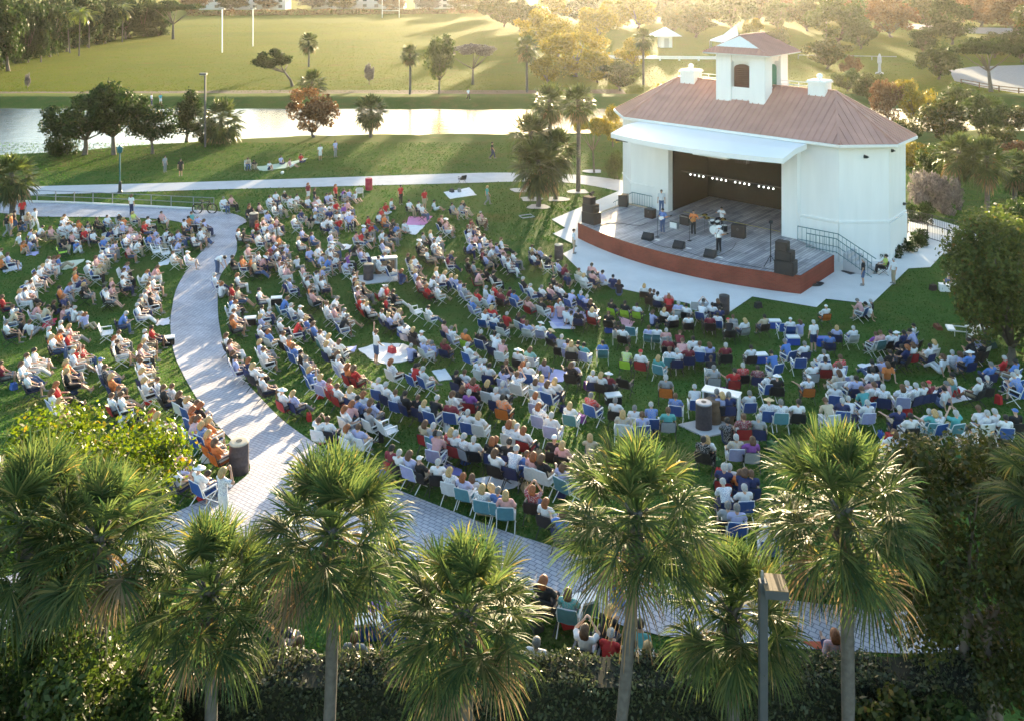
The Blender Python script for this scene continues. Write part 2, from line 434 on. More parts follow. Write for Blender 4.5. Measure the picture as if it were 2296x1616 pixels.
# plaza round the stage
drape('plaza', [(1237, 493), (1268, 512), (1240, 525), (1295, 553), (1262, 570), (1310, 617), (1400, 650), (1520, 676), (1634, 702), (1687, 666), (1831, 690), (1852, 671), (1954, 683), (2037, 603), (2086, 600), (2114, 570), (2161, 576), (2215, 556), (2190, 520), (2020, 470), (1800, 440), (1450, 400), (1378, 433)], M['concrete'], .035)
# brown strip along the far bank and the asphalt park road at the right
mb = MB()
def strip(name, P, wid, m, z, n=6):
    L = smooth_line(P, n); mb = MB()
    W = [gp(*p) for p in L]
    for a, b in zip(W, W[1:]):
        mb.face([(a.x, a.y-wid/2, z), (b.x, b.y-wid/2, z), (b.x, b.y+wid/2, z), (a.x, a.y+wid/2, z)])
    return tag(mb.build(name, m), kind='structure')
strip('brown_strip', [(-200, 211), (200, 211), (600, 208), (900, 208), (1200, 208), (1400, 206)], 5.5, M['dirt'], .03)
drape('road', [(2128, 158), (2180, 150), (2330, 145), (2600, 150), (2600, 225), (2300, 212), (2200, 196), (2140, 182)], M['asphalt'], .03)
drape('parking_road', [(2010, 60), (2120, 74), (2300, 78), (2300, 64), (2120, 60), (2010, 50)], M['asphalt'], .03)
# pale roots of sand round the palms by the stage
for n_, (u, v) in enumerate([(1168, 427), (1190, 447), (1250, 447), (1207, 464), (1297, 430), (1330, 385)]):
    c = gp(u, v)
    drape('sand', [(c.x+(.9+.2*math.sin(3*a+n_))*math.cos(a), c.y+(.9+.2*math.cos(2*a))*math.sin(a)) for a in [i*.45 for i in range(14)]], M['conpath'], .025+.004*n_, True)

# ------------------------------------------------------------ the bandshell
BR = math.atan2(-.663, .749)
BO = Vector((4.76, 62.6, 0))
def bl(a, b, z=0.0):            # local place of the bandshell -> world
    return Vector((BO.x+a*.749+b*.663, BO.y-a*.663+b*.749, z))
shell = empty('bandshell', BO, BR, 'white bandshell with terracotta hipped roof, square cupola and black stage opening', 'bandshell')
A0, A1, B0, B1, ZW = -.4, 15.9, 7.3, 15.5, 7.85
C45 = 2.4
OA0, OA1, OZ = 3.3, 12.2, 6.9
oct_ = [(A0, B0), (A1, B0), (A1+C45, B0+C45), (A1+C45, B1-C45), (A1, B1), (A0, B1), (A0-C45, B1-C45), (A0-C45, B0+C45)]
mb = MB()
# outer walls, the front pierced by the stage opening, and the lining of the stage room
mb.face([(A0, B0, 0), (OA0, B0, 0), (OA0, B0, ZW), (A0, B0, ZW)])
mb.face([(OA1, B0, 0), (A1, B0, 0), (A1, B0, ZW), (OA1, B0, ZW)])
mb.face([(OA0, B0, OZ), (OA1, B0, OZ), (OA1, B0, ZW), (OA0, B0, ZW)])
for i in range(1, 8):
    a = oct_[i]; b = oct_[(i+1) % 8]
    mb.face([(a[0], a[1], 0), (b[0], b[1], 0), (b[0], b[1], ZW), (a[0], a[1], ZW)])
mb.build('wall', M['stucco'], shell)
mb = MB()
mb.box(((OA0+OA1)/2, 13.1, 3.45), (OA1-OA0+.6, .15, 6.9))
mb.box((OA0-.25, 10.3, 3.45), (.15, 5.6, 6.9)); mb.box((OA1+.25, 10.3, 3.45), (.15, 5.6, 6.9))
mb.box(((OA0+OA1)/2, 10.2, 6.98), (OA1-OA0+.6, 5.7, .12))
mb.build('stage_backdrop', M['dark'], shell)
for a in (2.75, 12.75):
    mb = MB(); mb.box((a, 7.05, ZW/2-.3), (1.1, .62, ZW-.6)); mb.build('pilaster', M['stucco'], shell)
mb = MB()
for i in range(8):       # string course 2.7 m up
    a = Vector((*oct_[i], 2.62)); b = Vector((*oct_[(i+1) % 8], 2.62))
    if i == 0:
        mb.box(((A0+2.2)/2, B0-.03, 2.62), (2.2-A0, .1, .1)); mb.box(((13.3+A1)/2, B0-.03, 2.62), (A1-13.3, .1, .1))
    else:
        n = (b-a).cross(Vector((0, 0, 1))).normalized(); mb.bar(a+n*.02, b+n*.02, .1, .1)
mb.build('wall_moulding', M['stucco'], shell)
mb = MB()                # plinth: the wall steps out below the string course
for i in range(1, 4):
    a = Vector((*oct_[i], 1.25)); b = Vector((*oct_[(i+1) % 8], 1.25)); n = (b-a).cross(Vector((0, 0, 1))).normalized()
    mb.bar(a+n*.05, b+n*.05, .1, 2.5)
mb.box(((13.3+A1)/2, B0-.05, 1.25), (A1-13.3, .1, 2.5))
mb.build('wall_plinth', M['stucco'], shell)
for a_, b_, z_, nm in ((A1+C45+.02, 10.2, 7.2, 'wall_lamp'), (A1+C45+.02, 12.6, 3.2, 'outlet_box'), (17.2, 8.52, 6.9, 'wall_lamp')):
    mb = MB(); mb.box((a_, b_, z_), (.22, .22, .16), rz=R(45) if nm == 'wall_lamp' and a_ < 18 else 0); mb.bar((a_-.1, b_, z_+.1), (a_+.25, b_-.1, z_+.02), .06); mb.build(nm, M['darkmetal'], shell)
# roof with standing seams
OV, ZE, ZR, BM = .62, 7.82, 10.64, 11.4
k = OV*math.tan(R(22.5))
eo = [(A0-k, B0-OV), (A1+k, B0-OV), (A1+C45+OV, B0+C45-k), (A1+C45+OV, B1-C45+k), (A1+k, B1+OV), (A0-k, B1+OV), (A0-C45-OV, B1-C45+k), (A0-C45-OV, B0+C45-k)]
E = [Vector((x, y, ZE)) for x, y in eo]; RL = Vector((1.4, BM, ZR)); RR = Vector((14.1, BM, ZR))
facets = [[E[0], E[1], RR, RL], [E[1], E[2], RR], [E[2], E[3], RR], [E[3], E[4], RR], [E[4], E[5], RL, RR], [E[5], E[6], RL], [E[6], E[7], RL], [E[7], E[0], RL]]
def seams(mb, P, sp, wdt=.05, hgt=.07):
    e = (P[1]-P[0]); L = e.length; e = e/L; n = e.cross(P[2]-P[0]).normalized()
    if n.z < 0: n = -n
    s = n.cross(e)
    if s.z < 0: s = -s
    q = [((p-P[0]).dot(e), (p-P[0]).dot(s)) for p in P]; x = sp*.5
    lo = min(a for a, b in q); hi = max(a for a, b in q)
    x = lo+sp*.5
    while x < hi:
        yy = []
        for (a, b), (c, d) in zip(q, q[1:]+q[:1]):
            if (a-x)*(c-x) < 0: yy.append(b+(d-b)*(x-a)/(c-a))
        if len(yy) >= 2 and max(yy)-min(yy) > .1:
            mb.bar(P[0]+e*x+s*min(yy)+n*hgt*.4, P[0]+e*x+s*max(yy)+n*hgt*.4, wdt, hgt, n)
        x += sp
mb = MB()
for P in facets:
    mb.face(P); seams(mb, P, .46)
for p, q in [(RL, RR), (E[1], RR), (E[2], RR), (E[3], RR), (E[4], RR), (E[0], RL), (E[7], RL), (E[6], RL), (E[5], RL)]:
    mb.bar(p+Vector((0, 0, .05)), q+Vector((0, 0, .05)), .16, .1)
rf = mb.build('roof', M['roof'], shell)
mb = MB()
for i in range(8):
    a = E[i]; b = E[(i+1) % 8]; n = (b-a).cross(Vector((0, 0, 1))).normalized()
    mb.bar(a+n*.05-Vector((0, 0, .09)), b+n*.05-Vector((0, 0, .09)), .1, .16)
mb.build('gutter', M['whitepaint'], rf)
mb = MB()
mb.face([(x, y, ZE-.03) for x, y in reversed(eo)])
mb.build('soffit', M['whitepaint'], rf)
# capped pedestals on the ridge
for a in (2.55, 12.95):
    mb = MB()
    mb.box((a, BM, 10.55), (1.22, 1.22, 1.3)); mb.box((a, BM, 11.24), (1.42, 1.42, .12)); mb.box((a, BM, 11.34), (1.3, 1.3, .08))
    pd = mb.build('roof_pedestal', M['stucco'], shell)
    mb = MB(); mb.lathe((a, BM, 11.38), [(.1, 0), (.12, .06), (.17, .12), (.22, .22), (.22, .3), (.16, .4), (.05, .46)], 14)
    mb.build('ball_finial', M['whitepaint'], pd, True)
# low rails along the ridge between pedestals and cupola
for a0, a1 in ((3.3, 5.7), (9.8, 12.2)):
    mb = MB()
    for z in (10.85, 11.1): mb.bar((a0, BM, z), (a1, BM, z), .05, .05)
    for i in range(4): mb.bar((a0+(a1-a0)*i/3, BM, 10.5), (a0+(a1-a0)*i/3, BM, 11.1), .05, .05)
    mb.build('ridge_rail', M['whitepaint'], shell)
# cupola
CA, CB, H, ZC = 7.75, BM, 1.95, 13.05
mb = MB(); pw = 1.2
for sx in (-1, 1):
    for sy in (-1, 1):
        mb.box((CA+sx*(H-pw/2), CB+sy*(H-pw/2), 11.2), (pw, pw, 3.7))
for sy in (-1, 1):
    mb.box((CA, CB+sy*(H-.45), 9.95), (2*H-2*pw, .5, 1.2)); mb.box((CA, CB+sy*(H-.45), 12.75), (2*H-2*pw, .5, .6))
for sx in (-1, 1):
    mb.box((CA+sx*(H-.45), CB, 9.95), (.5, 2*H-2*pw, 1.2)); mb.box((CA+sx*(H-.45), CB, 12.75), (.5, 2*H-2*pw, .6))
mb.box((CA, CB, 13.0), (2*H+.25, 2*H+.25, .1))
for q_ in (-1, 1):
    mb.box((CA, CB+q_*(H-.6), 11.5), (2*H-2*pw+.02, .2, 1.88)); mb.box((CA+q_*(H-.6), CB, 11.5), (.2, 2*H-2*pw+.02, 1.88))
cup = mb.build('cupola', M['stucco'], shell)
def arched(mb, c, wd, hh, axis, t):
    pts = [(-wd/2, 0), (wd/2, 0)]+[(wd/2*math.cos(w_), hh-wd*.26+wd*.26*math.sin(w_)) for w_ in [math.pi*i/8 for i in range(9)]]
    c = Vector(c); ex = Vector((1, 0, 0)) if axis == 'a' else Vector((0, 1, 0)); ny = Vector((0, 1, 0)) if axis == 'a' else Vector((1, 0, 0))
    fr = [c+ex*x+Vector((0, 0, z))-ny*t/2 for x, z in pts]; bk = [p+ny*t for p in fr]; n = len(pts)
    mb.add(fr+bk, [tuple(range(n)), tuple(reversed(range(n, 2*n)))]+[(i, (i+1) % n, n+(i+1) % n, n+i) for i in range(n)])
for s_, ax, m_ in ((-1, 'a', 'shutter'), (1, 'a', 'shutter'), (-1, 'b', 'shutter'), (1, 'b', 'greenglass')):
    c = (CA, CB+s_*(H-.42), 10.5) if ax == 'a' else (CA+s_*(H-.42), CB, 10.5)
    mb = MB(); arched(mb, c, 1.22, 1.75, ax, .3); o = mb.build('arched_louver', M[m_], cup)
    if m_ == 'shutter':
        mb = MB()
        for i in range(10):
            z = c[2]+.1+i*.145
            if ax == 'a': mb.box((CA, c[1]+s_*.17, z), (1.06, .05, .07), rx=s_*.5)
            else: mb.box((c[0]+s_*.17, CB, z), (.05, 1.06, .07))
        mb.build('slats', M['shutter'], o)
mb = MB(); he, zr, hg = 2.72, 14.4, 1.95
z1 = ZC+.03; x0, x1, y0, y1 = CA-he, CA+he, CB-he, CB+he
t_ = 1-.62; zg = z1+(zr-z1)*.36
for sx in (-1, 1):
    P = [Vector((CA+sx*he, y0, z1)), Vector((CA+sx*he, y1, z1)), Vector((CA, CB+hg, zr)), Vector((CA, CB-hg, zr))]
    mb.face(P); seams(mb, P, .3, .04, .05)
gx = he*(1-.36)
for sy in (-1, 1):
    P = [Vector((x0, CB+sy*he, z1)), Vector((x1, CB+sy*he, z1)), Vector((CA+gx, CB+sy*(he-.36*(he-hg)), zg)), Vector((CA-gx, CB+sy*(he-.36*(he-hg)), zg))]
    mb.face(P); seams(mb, P, .3, .04, .05)
mb.bar((CA, CB-hg-.15, zr+.03), (CA, CB+hg+.15, zr+.03), .12, .1)
cr = mb.build('cupola_roof', M['roof'], cup)
for sy in (-1, 1):
    mb = MB(); y = CB+sy*(he-.36*(he-hg)-.02)
    mb.add([(CA-gx, y, zg), (CA+gx, y, zg), (CA, CB+sy*(hg+.02), zr-.03)], [(0, 1, 2)])
    mb.build('gable_panel', M['whitepaint'], cup)
mb = MB(); mb.box((CA, CB, z1-.05), (2*he-.1, 2*he-.1, .08)); mb.build('cupola_soffit', M['whitepaint'], cup)
# canopy over the stage
mb = MB(); n = 18; top_ = []; 
for i in range(n+1):
    t = i/n; a = .7+t*13.3; q = 1-(2*t-1)**2
    fb = 3.0-1.5*q
    top_.append((a, fb, 7.22+.10*q))
vs = []; fs = []
for a, fb, z in top_:
    vs += [(a, 6.72, 7.62), (a, (6.72+fb)/2, 7.56), (a, fb, z), (a, fb+.02, z-.34), (a, (6.72+fb)/2, 7.18), (a, 6.72, 7.25)]
for i in range(n):
    for j in range(6):
        b = i*6; fs.append((b+j, b+6+j, b+6+(j+1) % 6, b+(j+1) % 6))
fs += [(0, 1, 2, 3, 4, 5), tuple(n*6+j for j in (5, 4, 3, 2, 1, 0))]
mb.add(vs, fs); can = mb.build('canopy', M['canopy'], shell)
mb = MB(); mb.box((8.6, 3.6, 6.75), (2.6, .5, .5)); mb.box((8.6, 3.33, 6.78), (.9, .04, .16))
mb.build('canopy_beam', M['whitepaint'], can)
mb = MB(); mb.box((10.9, 3.6, 6.62), (.8, .6, .45))
for i in range(3): mb.box((10.68+i*.22, 3.27, 6.62), (.12, .06, .34))
mb.build('hanging_speaker', M['black'], can)
mb = MB(); mb.box((1.2, 3.5, 6.75), (.6, .3, .25)); mb.box((1.7, 3.5, 6.7), (.35, .2, .16)); mb.build('canopy_spotlight', M['darkmetal'], can)
# row of lamps along the batten inside
mb = MB(); mb.bar((OA0+.3, 8.1, 4.0), (OA1-.2, 8.1, 4.0), .06, .06); bat = mb.build('light_batten', M['darkmetal'], shell)
for gI in range(4):
    for i in range(4):
        mb = MB(); a = 4.45+gI*1.83+i*.36
        mb.lathe((a, 8.02, 3.83), [(.025, 0), (.042, .02), (.042, .08), (.02, .10)], 8); mb.build('batten_lamp', M['led'], bat)
# ------------------------------------------------------------ the stage
stage = empty('stage', BO, BR, 'low plank stage with a bowed brick red front in front of the bandshell opening', 'stage')
ZS = 1.1
front = [(16.4*i/24, -1.65*(1-(2*i/24-1)**2)) for i in range(25)]
deckp = front+[(16.4, 5.1), (13.3, 6.72), (2.2, 6.72), (-.4, 6.7)]
pl = pm('stage planks', (.34, .34, .37), .55, .2, 2.5, .05)
nt_ = pl.node_tree; pb = nt_.nodes['Principled BSDF']
tcx = nt_.nodes.new('ShaderNodeTexCoord'); mpx = nt_.nodes.new('ShaderNodeMapping'); mpx.inputs['Rotation'].default_value = (0, 0, R(90))
brx = nt_.nodes.new('ShaderNodeTexBrick'); brx.inputs['Scale'].default_value = 1; brx.inputs['Brick Width'].default_value = 3.2; brx.inputs['Row Height'].default_value = .2
brx.inputs['Mortar Size'].default_value = .012; brx.inputs['Color1'].default_value = (.46, .45, .47, 1); brx.inputs['Color2'].default_value = (.22, .22, .25, 1); brx.inputs['Mortar'].default_value = (.06, .06, .07, 1)
nt_.links.new(tcx.outputs['Object'], mpx.inputs[0]); nt_.links.new(mpx.outputs[0], brx.inputs['Vector'])
nzx = nt_.nodes.new('ShaderNodeTexNoise'); nzx.inputs['Scale'].default_value = .7; nzx.inputs['Detail'].default_value = 7
nt_.links.new(tcx.outputs['Object'], nzx.inputs['Vector'])
mrx = nt_.nodes.new('ShaderNodeMapRange'); mrx.inputs[1].default_value = .3; mrx.inputs[2].default_value = .7; mrx.inputs[3].default_value = .7; mrx.inputs[4].default_value = 1.3
nt_.links.new(nzx.outputs[0], mrx.inputs[0])
scx = nt_.nodes.new('ShaderNodeVectorMath'); scx.operation = 'SCALE'
nt_.links.new(brx.outputs[0], scx.inputs[0]); nt_.links.new(mrx.outputs[0], scx.inputs['Scale']); nt_.links.new(scx.outputs[0], pb.inputs['Base Color'])
mb = MB(); mb.prism(deckp, ZS-.12, ZS); mb.prism([(OA0, 6.75), (OA1, 6.75), (OA1, 13.0), (OA0, 13.0)], ZS-.12, ZS-.004); mb.build('deck', pl, stage)
M['skirt'] = brickmat('brick red skirt', (.30, .062, .040), (.23, .048, .034), (.20, .10, .07), .22, .075, .010, .8, 0, .3, 'Object', (R(90), 0, 0))
mb = MB(); sk = [(a, b-.04) for a, b in front]+[(16.45, 0), (16.45, 5.1)]
sk[0] = (-.02, -.04)
for (a, b), (c, d) in zip(sk, sk[1:]): mb.face([(a, b, 0), (c, d, 0), (c, d, ZS+.02), (a, b, ZS+.02)]); mb.face([(a, b, ZS+.02), (c, d, ZS+.02), (c, d+.08, ZS+.02), (a, b+.08, ZS+.02)])
mb.face([(-.02, -.04, 0), (-.02, -.04, ZS), (-.42, 6.7, ZS), (-.42, 6.7, 0)])
mb.build('skirt', M['skirt'], stage)
mb = MB(); mb.box((7.9, 7.6, ZS+.006), (7.6, .08, .004)); mb.build('yellow_tape', M['yellow'], stage)
mb = MB(); mb.bar((-.3, 1.2, ZS+.05), (-.45, 6.5, ZS+.05), .1, .1); mb.bar((-.4, 6.6, ZS+.05), (2.1, 6.6, ZS+.05), .1, .1); mb.build('sunlit_edge', M['cut'], stage)  # pale bars standing for the sunlit strip along the deck edge
# stairs and teal handrails at both ends of the stage
def rail(pts, label, posts, low=.12):
    t = empty('handrail', pts[0], 0, label, 'handrail'); O = Vector(pts[0])
    mb = MB(); P = [Vector(p)-O for p in pts]; mb.tube(P, .03, 6); mb.build('top_rail', M['teal'], t)
    mb = MB(); mb.tube([p-Vector((0, 0, .85)) for p in P], .022, 5); mb.build('bottom_rail', M['teal'], t)
    mb = MB(); tot = len(P)-1
    for i in range(tot):
        for k in range(posts):
            p = P[i].lerp(P[i+1], k/posts); mb.bar(p-Vector((0, 0, .95)), p, .02, .02)
    mb.build('balusters', M['teal'], t)
    return t
st = empty('stage_stairs', bl(14.6, 6.1), BR, 'grey steps and ramp rising to the stage beside the right wall', 'stairs')
for i in range(5):
    mb = MB(); mb.box((2.35+.32*i, .35, .11*(5-i)+.01), (.32, 1.5, .22*(5-i)-.02+.02)); mb.build('tread', M['conpath'], st)
rail([bl(13.5, 6.35, ZS+1.0), bl(16.2, 6.4, ZS+1.0), bl(18.6, 6.4, 1.0)], 'teal handrail with thin balusters at the right end of the stage', 9)
rail([bl(14.6, 5.2, ZS+1.0), bl(16.5, 5.3, ZS+1.0), bl(18.7, 5.35, 1.0)], 'teal handrail on the audience side of the right stage steps', 9)
rail([bl(2.0, 6.55, ZS+1.0), bl(.2, 6.6, ZS+1.0), bl(-1.6, 6.6, 1.0)], 'teal handrail beside the left wall of the bandshell', 8)
# ------------------------------------------------------------ plants
def leaf_quads(rs, P, size, up=.35, aspect=.55, outward=None):
    """lozenge leaves at points P (n,3)"""
    n = len(P)
    d = rs.normal(size=(n, 3))
    if outward is not None: d += outward*1.2
    d[:, 2] += up
    d /= np.linalg.norm(d, axis=1, keepdims=True)
    a = np.cross(d, rs.normal(size=(n, 3))); a /= np.linalg.norm(a, axis=1, keepdims=True)
    b = np.cross(d, a)
    s = size*rs.uniform(.6, 1.35, (n, 1))
    V = np.stack([P-a*s, P+b*s*aspect-a*s*.1, P+a*s, P-b*s*aspect-a*s*.1], 1).reshape(-1, 3)
    return V, np.arange(n*4).reshape(n, 4)

def crown_pts(rs, c, r, n, k, cr=.34, shell=.55, bottom=-.65):
    """points of a crown: k clumps inside the ellipsoid c, r"""
    c = np.array(c); r = np.array(r)
    cs = []
    while len(cs) < k:
        p = rs.uniform(-1, 1, 3); l = np.linalg.norm(p)
        if .35 < l < 1 and p[2] > bottom: cs.append(p*(.62+.25*rs.rand())/max(l, .75)*l**.3)
    cs = np.array(cs); sz = rs.uniform(.65, 1.25, k)*cr
    w = sz**2; i = rs.choice(k, n, p=w/w.sum())
    d = rs.normal(size=(n, 3)); d /= np.linalg.norm(d, axis=1, keepdims=True)
    rad = shell+(1-shell)*rs.rand(n, 1)
    P = (cs[i]+d*rad*sz[i, None]*rs.uniform(.75, 1.1, (n, 1)))
    return c+P*r, d, cs*r+c

def branch_mb(mb, rs, base, tips, r0, trunk_h, bend=.15):
    base = Vector(base); top = base+Vector((rs.normal()*bend, rs.normal()*bend, trunk_h))
    mid = base.lerp(top, .5)+Vector((rs.normal()*bend*.5, rs.normal()*bend*.5, 0))
    mb.tube([base-Vector((0, 0, .3)), base+Vector((0, 0, .15)), mid, top], [r0*1.5, r0*1.1, r0*.85, r0*.7], 8)
    for t in tips:
        t = Vector(t); m = top.lerp(t, .5)+Vector((rs.normal()*.15, rs.normal()*.15, -.1*(t-top).length*.3))
        mb.tube([top-Vector((0, 0, .1)), m, t], [r0*.5, r0*.3, r0*.1], 5)

def make_broad(seed, height, rx, rz, leaf, n, size, trunk_h=None, k=30, r0=.22, flat=1.0, label=None, lean=0.0, stems=1, cr=.34, ry=None, name='broadleaf_tree', cat='tree', bottom=-.65):
    rs = np.random.RandomState(seed)
    root = empty(name); tag(root, label, cat)
    cz = height-rz*.95; trunk_h = trunk_h if trunk_h is not None else max(.4, cz-rz*.55)
    P, d, cs = crown_pts(rs, (lean, 0, cz), (rx, ry or rx, rz), n, k, cr, bottom=bottom)
    Vv, Q = leaf_quads(rs, P, size, .3, .55, d)
    link(bpy.data.objects.new('crown', np_mesh('crown', Vv, Q, [leaf])), root)
    mb = MB()
    for s in range(stems):
        tp = cs[rs.choice(len(cs), min(len(cs), max(5, 9//stems)), replace=False)]
        b = (rs.uniform(-.5, .5)*(stems > 1)*rx*.6, rs.uniform(-.3, .3)*(stems > 1), 0)
        branch_mb(mb, rs, b, [tuple(t*.9+np.array([0, 0, -.05])) for t in tp], r0*(1 if stems == 1 else .7), trunk_h, .15+abs(lean)*.3)
    mb.build('trunk', M['bark'], root, True)
    return root

def fan_leaf(V, Qm, rs, base, d, pet, L, nl, droop, width, dead=0):
    """costapalmate leaf as narrow strips; appends to V, Qm (faces with material)"""
    d = Vector(d).normalized()
    side = d.cross(Vector((0, 0, 1)))
    if side.length < .1: side = Vector((1, 0, 0))
    side.normalize()
    roll = rs.uniform(-.5, .5); up = side.cross(d); side = (side*math.cos(roll)+up*math.sin(roll)); up = side.cross(d).normalized()
    b = Vector(base); p1 = b+d*pet*.55; p2 = b+d*pet+Vector((0, 0, -droop*pet*.12))
    for (a, c, w0, w1) in ((b, p1, .030, .022), (p1, p2, .022, .014)):
        i = len(V); V.extend([a-side*w0, a+side*w0, c+side*w1, c-side*w1]); Qm.append((i, i+1, i+2, i+3, dead))
    ax = (p2-p1).normalized()
    for j in range(nl):
        t = -1+2*(j+.5)/nl; th = t*R(118)+rs.uniform(-.04, .04)
        hub = p2+ax*L*.18*(1-abs(t))
        ll = L*(1.0-.35*abs(t)**1.5)*rs.uniform(.85, 1.08)
        di = ax*math.cos(th)+side*math.sin(th)+up*(.22*math.cos(th*.5))
        di.normalize()
        wv = di.cross(up); wv = wv.normalized() if wv.length > .05 else side
        tw = rs.uniform(-.7, .7); wv = wv*math.cos(tw)+up*math.sin(tw)
        dr = droop*rs.uniform(.6, 1.4)
        pts = []
        for s in (0.0, .38, .72, 1.0):
            pts.append(hub+di*ll*s*(1-.12*dr*s*s)+Vector((0, 0, -dr*.42*s*s*s*ll)))
        ws = (width*.35, width, width*.75, width*.12); i = len(V)
        for p, w_ in zip(pts, ws): V.extend([p-wv*w_, p+wv*w_])
        for q in range(3): Qm.append((i+2*q, i+2*q+1, i+2*q+3, i+2*q+2, dead))

def palm_crown(seed, r, nleaf, nl, width, low=-55, skirt=4, mats=None, pk=.48):
    rs = np.random.RandomState(seed); V = []; Qm = []
    for i in range(nleaf):
        f = (i+.5)/nleaf
        el = R(86-(86-low)*f**.85)+rs.uniform(-.22, .22); az = i*2.39996+rs.uniform(-.4, .4)
        d = (math.cos(az)*math.cos(el), math.sin(az)*math.cos(el), math.sin(el))
        L = r*(.94-pk+.16*rs.rand())*(1-.18*(1-f)**3); pet = r*(pk+.1*rs.rand()-.04*(1-f))
        base = Vector((d[0]*.12, d[1]*.12, -.1-.45*f*r*.3))
        fan_leaf(V, Qm, rs, base, d, pet, L, nl, (.30+.62*f)*rs.uniform(.6, 1.5), width, 1 if (f > .8 and rs.rand() < .3) else 0)
    for i in range(skirt):
        az = rs.uniform(0, 6.28); el = R(rs.uniform(-80, -62))
        d = (math.cos(az)*math.cos(el), math.sin(az)*math.cos(el), math.sin(el))
        fan_leaf(V, Qm, rs, Vector((d[0]*.1, d[1]*.1, -.3*r)), d, r*.4, r*.42, max(6, nl//2), 1.2, width, 1)
    Qm = np.array(Qm)
    return np_mesh('crown', [tuple(v) for v in V], Qm[:, :4], mats or [M['sabal'], M['deadfrond']], Qm[:, 4])

def palm_trunk(base, top, r0, r1, boots=True, seed=0):
    rs = np.random.RandomState(seed); b = Vector(base); t = Vector(top); mb = MB(); pts = []; rr = []
    n = 12
    for i in range(n+1):
        f = i/n; p = b.lerp(t, f); p.x += math.sin(f*3.1)*.06*(t-b).length*.2
        pts.append(p); rr.append((r0*(1-f)+r1*f)*(1+.25*max(0, .1-f)*10*.6)*(1+.03*rs.normal()))
    mb.tube(pts, rr, 10)
    if boots:
        for i in range(26):
            f = .82+.18*i/26; p = b.lerp(t, f); az = i*2.4
            o = Vector((math.cos(az), math.sin(az), 0))
            mb.bar(p+o*r1*.8, p+o*(r1+.12)+Vector((0, 0, .22)), .07, .03)
    return mb

def sabal(u, v, Y, r, seed, label, ub=None, nleaf=52, nl=32, width=.0155, low=-46, group=None):
    """foreground palm: crown centre at picture place u, v and distance Y, foot at ub"""
    c = at(u, v, Y); g0 = gz(Y); s = F/Y
    fx = c.x if ub is None else (ub-CX)/s
    root = empty('sabal_palm', (fx, Y, g0), 0, label, 'palm tree', group or 'sabal palms in front of the hedge')
    o = Vector((c.x-fx, 0, c.z-g0))
    palm_trunk((0, 0, -.3), o+Vector((0, 0, -.1*r)), .125, .105, True, seed).build('trunk', M['palmbark'], root, True)
    cr = link(bpy.data.objects.new('crown', palm_crown(seed, r, int(nleaf*1.4), nl, width, low)), root); cr.location = o
    return root

# foreground sabal palms in front of the hedge
sabal(62, 1145, 16.6, 1.62, 1, 'big sabal palm at the lower left corner, its crown merging with its neighbour', 60, 58)
sabal(222, 1180, 16.2, 1.40, 2, 'sabal palm between the corner palm and the short palm, below the lime green tree', 215, 54)
sabal(470, 1300, 16.0, 1.42, 3, 'shorter sabal palm with bright upright fronds below the brown barrel and the paved walk', 463, 50)
sabal(745, 1165, 16.3, 1.55, 4, 'tall full sabal palm standing over the fork of the paved walk', 724, 56)
sabal(1042, 1345, 15.8, 1.42, 5, 'low sunlit sabal palm left of the people at the hedge', 1038, 52)
sabal(1428, 1125, 16.5, 1.55, 6, 'sabal palm with a leaning trunk over the lower walk', 1368, 56)
sabal(1640, 1345, 16.8, 1.34, 7, 'dark shaded sabal palm directly behind the foreground lamp post', 1640, 50, low=-70)
sabal(1888, 1115, 16.2, 1.60, 8, 'sabal palm on a straight grey trunk right of the foreground lamp post', 1897, 58)
sabal(2385, 1085, 16.4, 1.35, 9, 'sabal palm mostly cut off by the right edge of the picture', 2390, 46)

def put(root, p, rz=0.0, s=(1, 1, 1)):
    root.location = p; root.rotation_euler = (0, 0, rz); root.scale = s; return root

# lime green tree behind the left palms, big olive tree at the lower right, trees on the right of the lawn
t = make_broad(21, 6.3, 2.15, 1.75, M['leaflime'], 15000, .062, 3.0, 44, .16, label='lime green small-leaved tree behind the palms at the lower left', cr=.30)
put(t, at(185, 1500, 19.2)); t.location.z = gz(19.2)
t = make_broad(22, 6.5, 2.5, 3.1, M['leafolive'], 30000, .06, 2.4, 90, .16, label='tall dark olive tree filling the lower right corner', stems=3, cr=.21, bottom=-.95)
p = at(2195, 1500, 18.2); put(t, (p.x, p.y, gz(18.2)))
t = make_broad(23, 7.4, 3.0, 3.8, M['leaffresh'], 20000, .10, .8, 64, .2, label='tall leafy tree at the right edge beside the lawn', cr=.28)
put(t, gp(2262, 815))
t = make_broad(24, 5.0, 2.4, 2.4, M['leafmid'], 8000, .11, 1.2, 36, .15, label='lighter green tree leaning over the fence corner at the right edge', cr=.3)
put(t, gp(2290, 640))
t = make_broad(25, 4.2, 2.0, 2.1, M['leafolive'], 7000, .09, 1.0, 30, .12, label='olive bush between the lawn and the tall dark tree', cr=.3, stems=2)
put(t, gp(2225, 770))
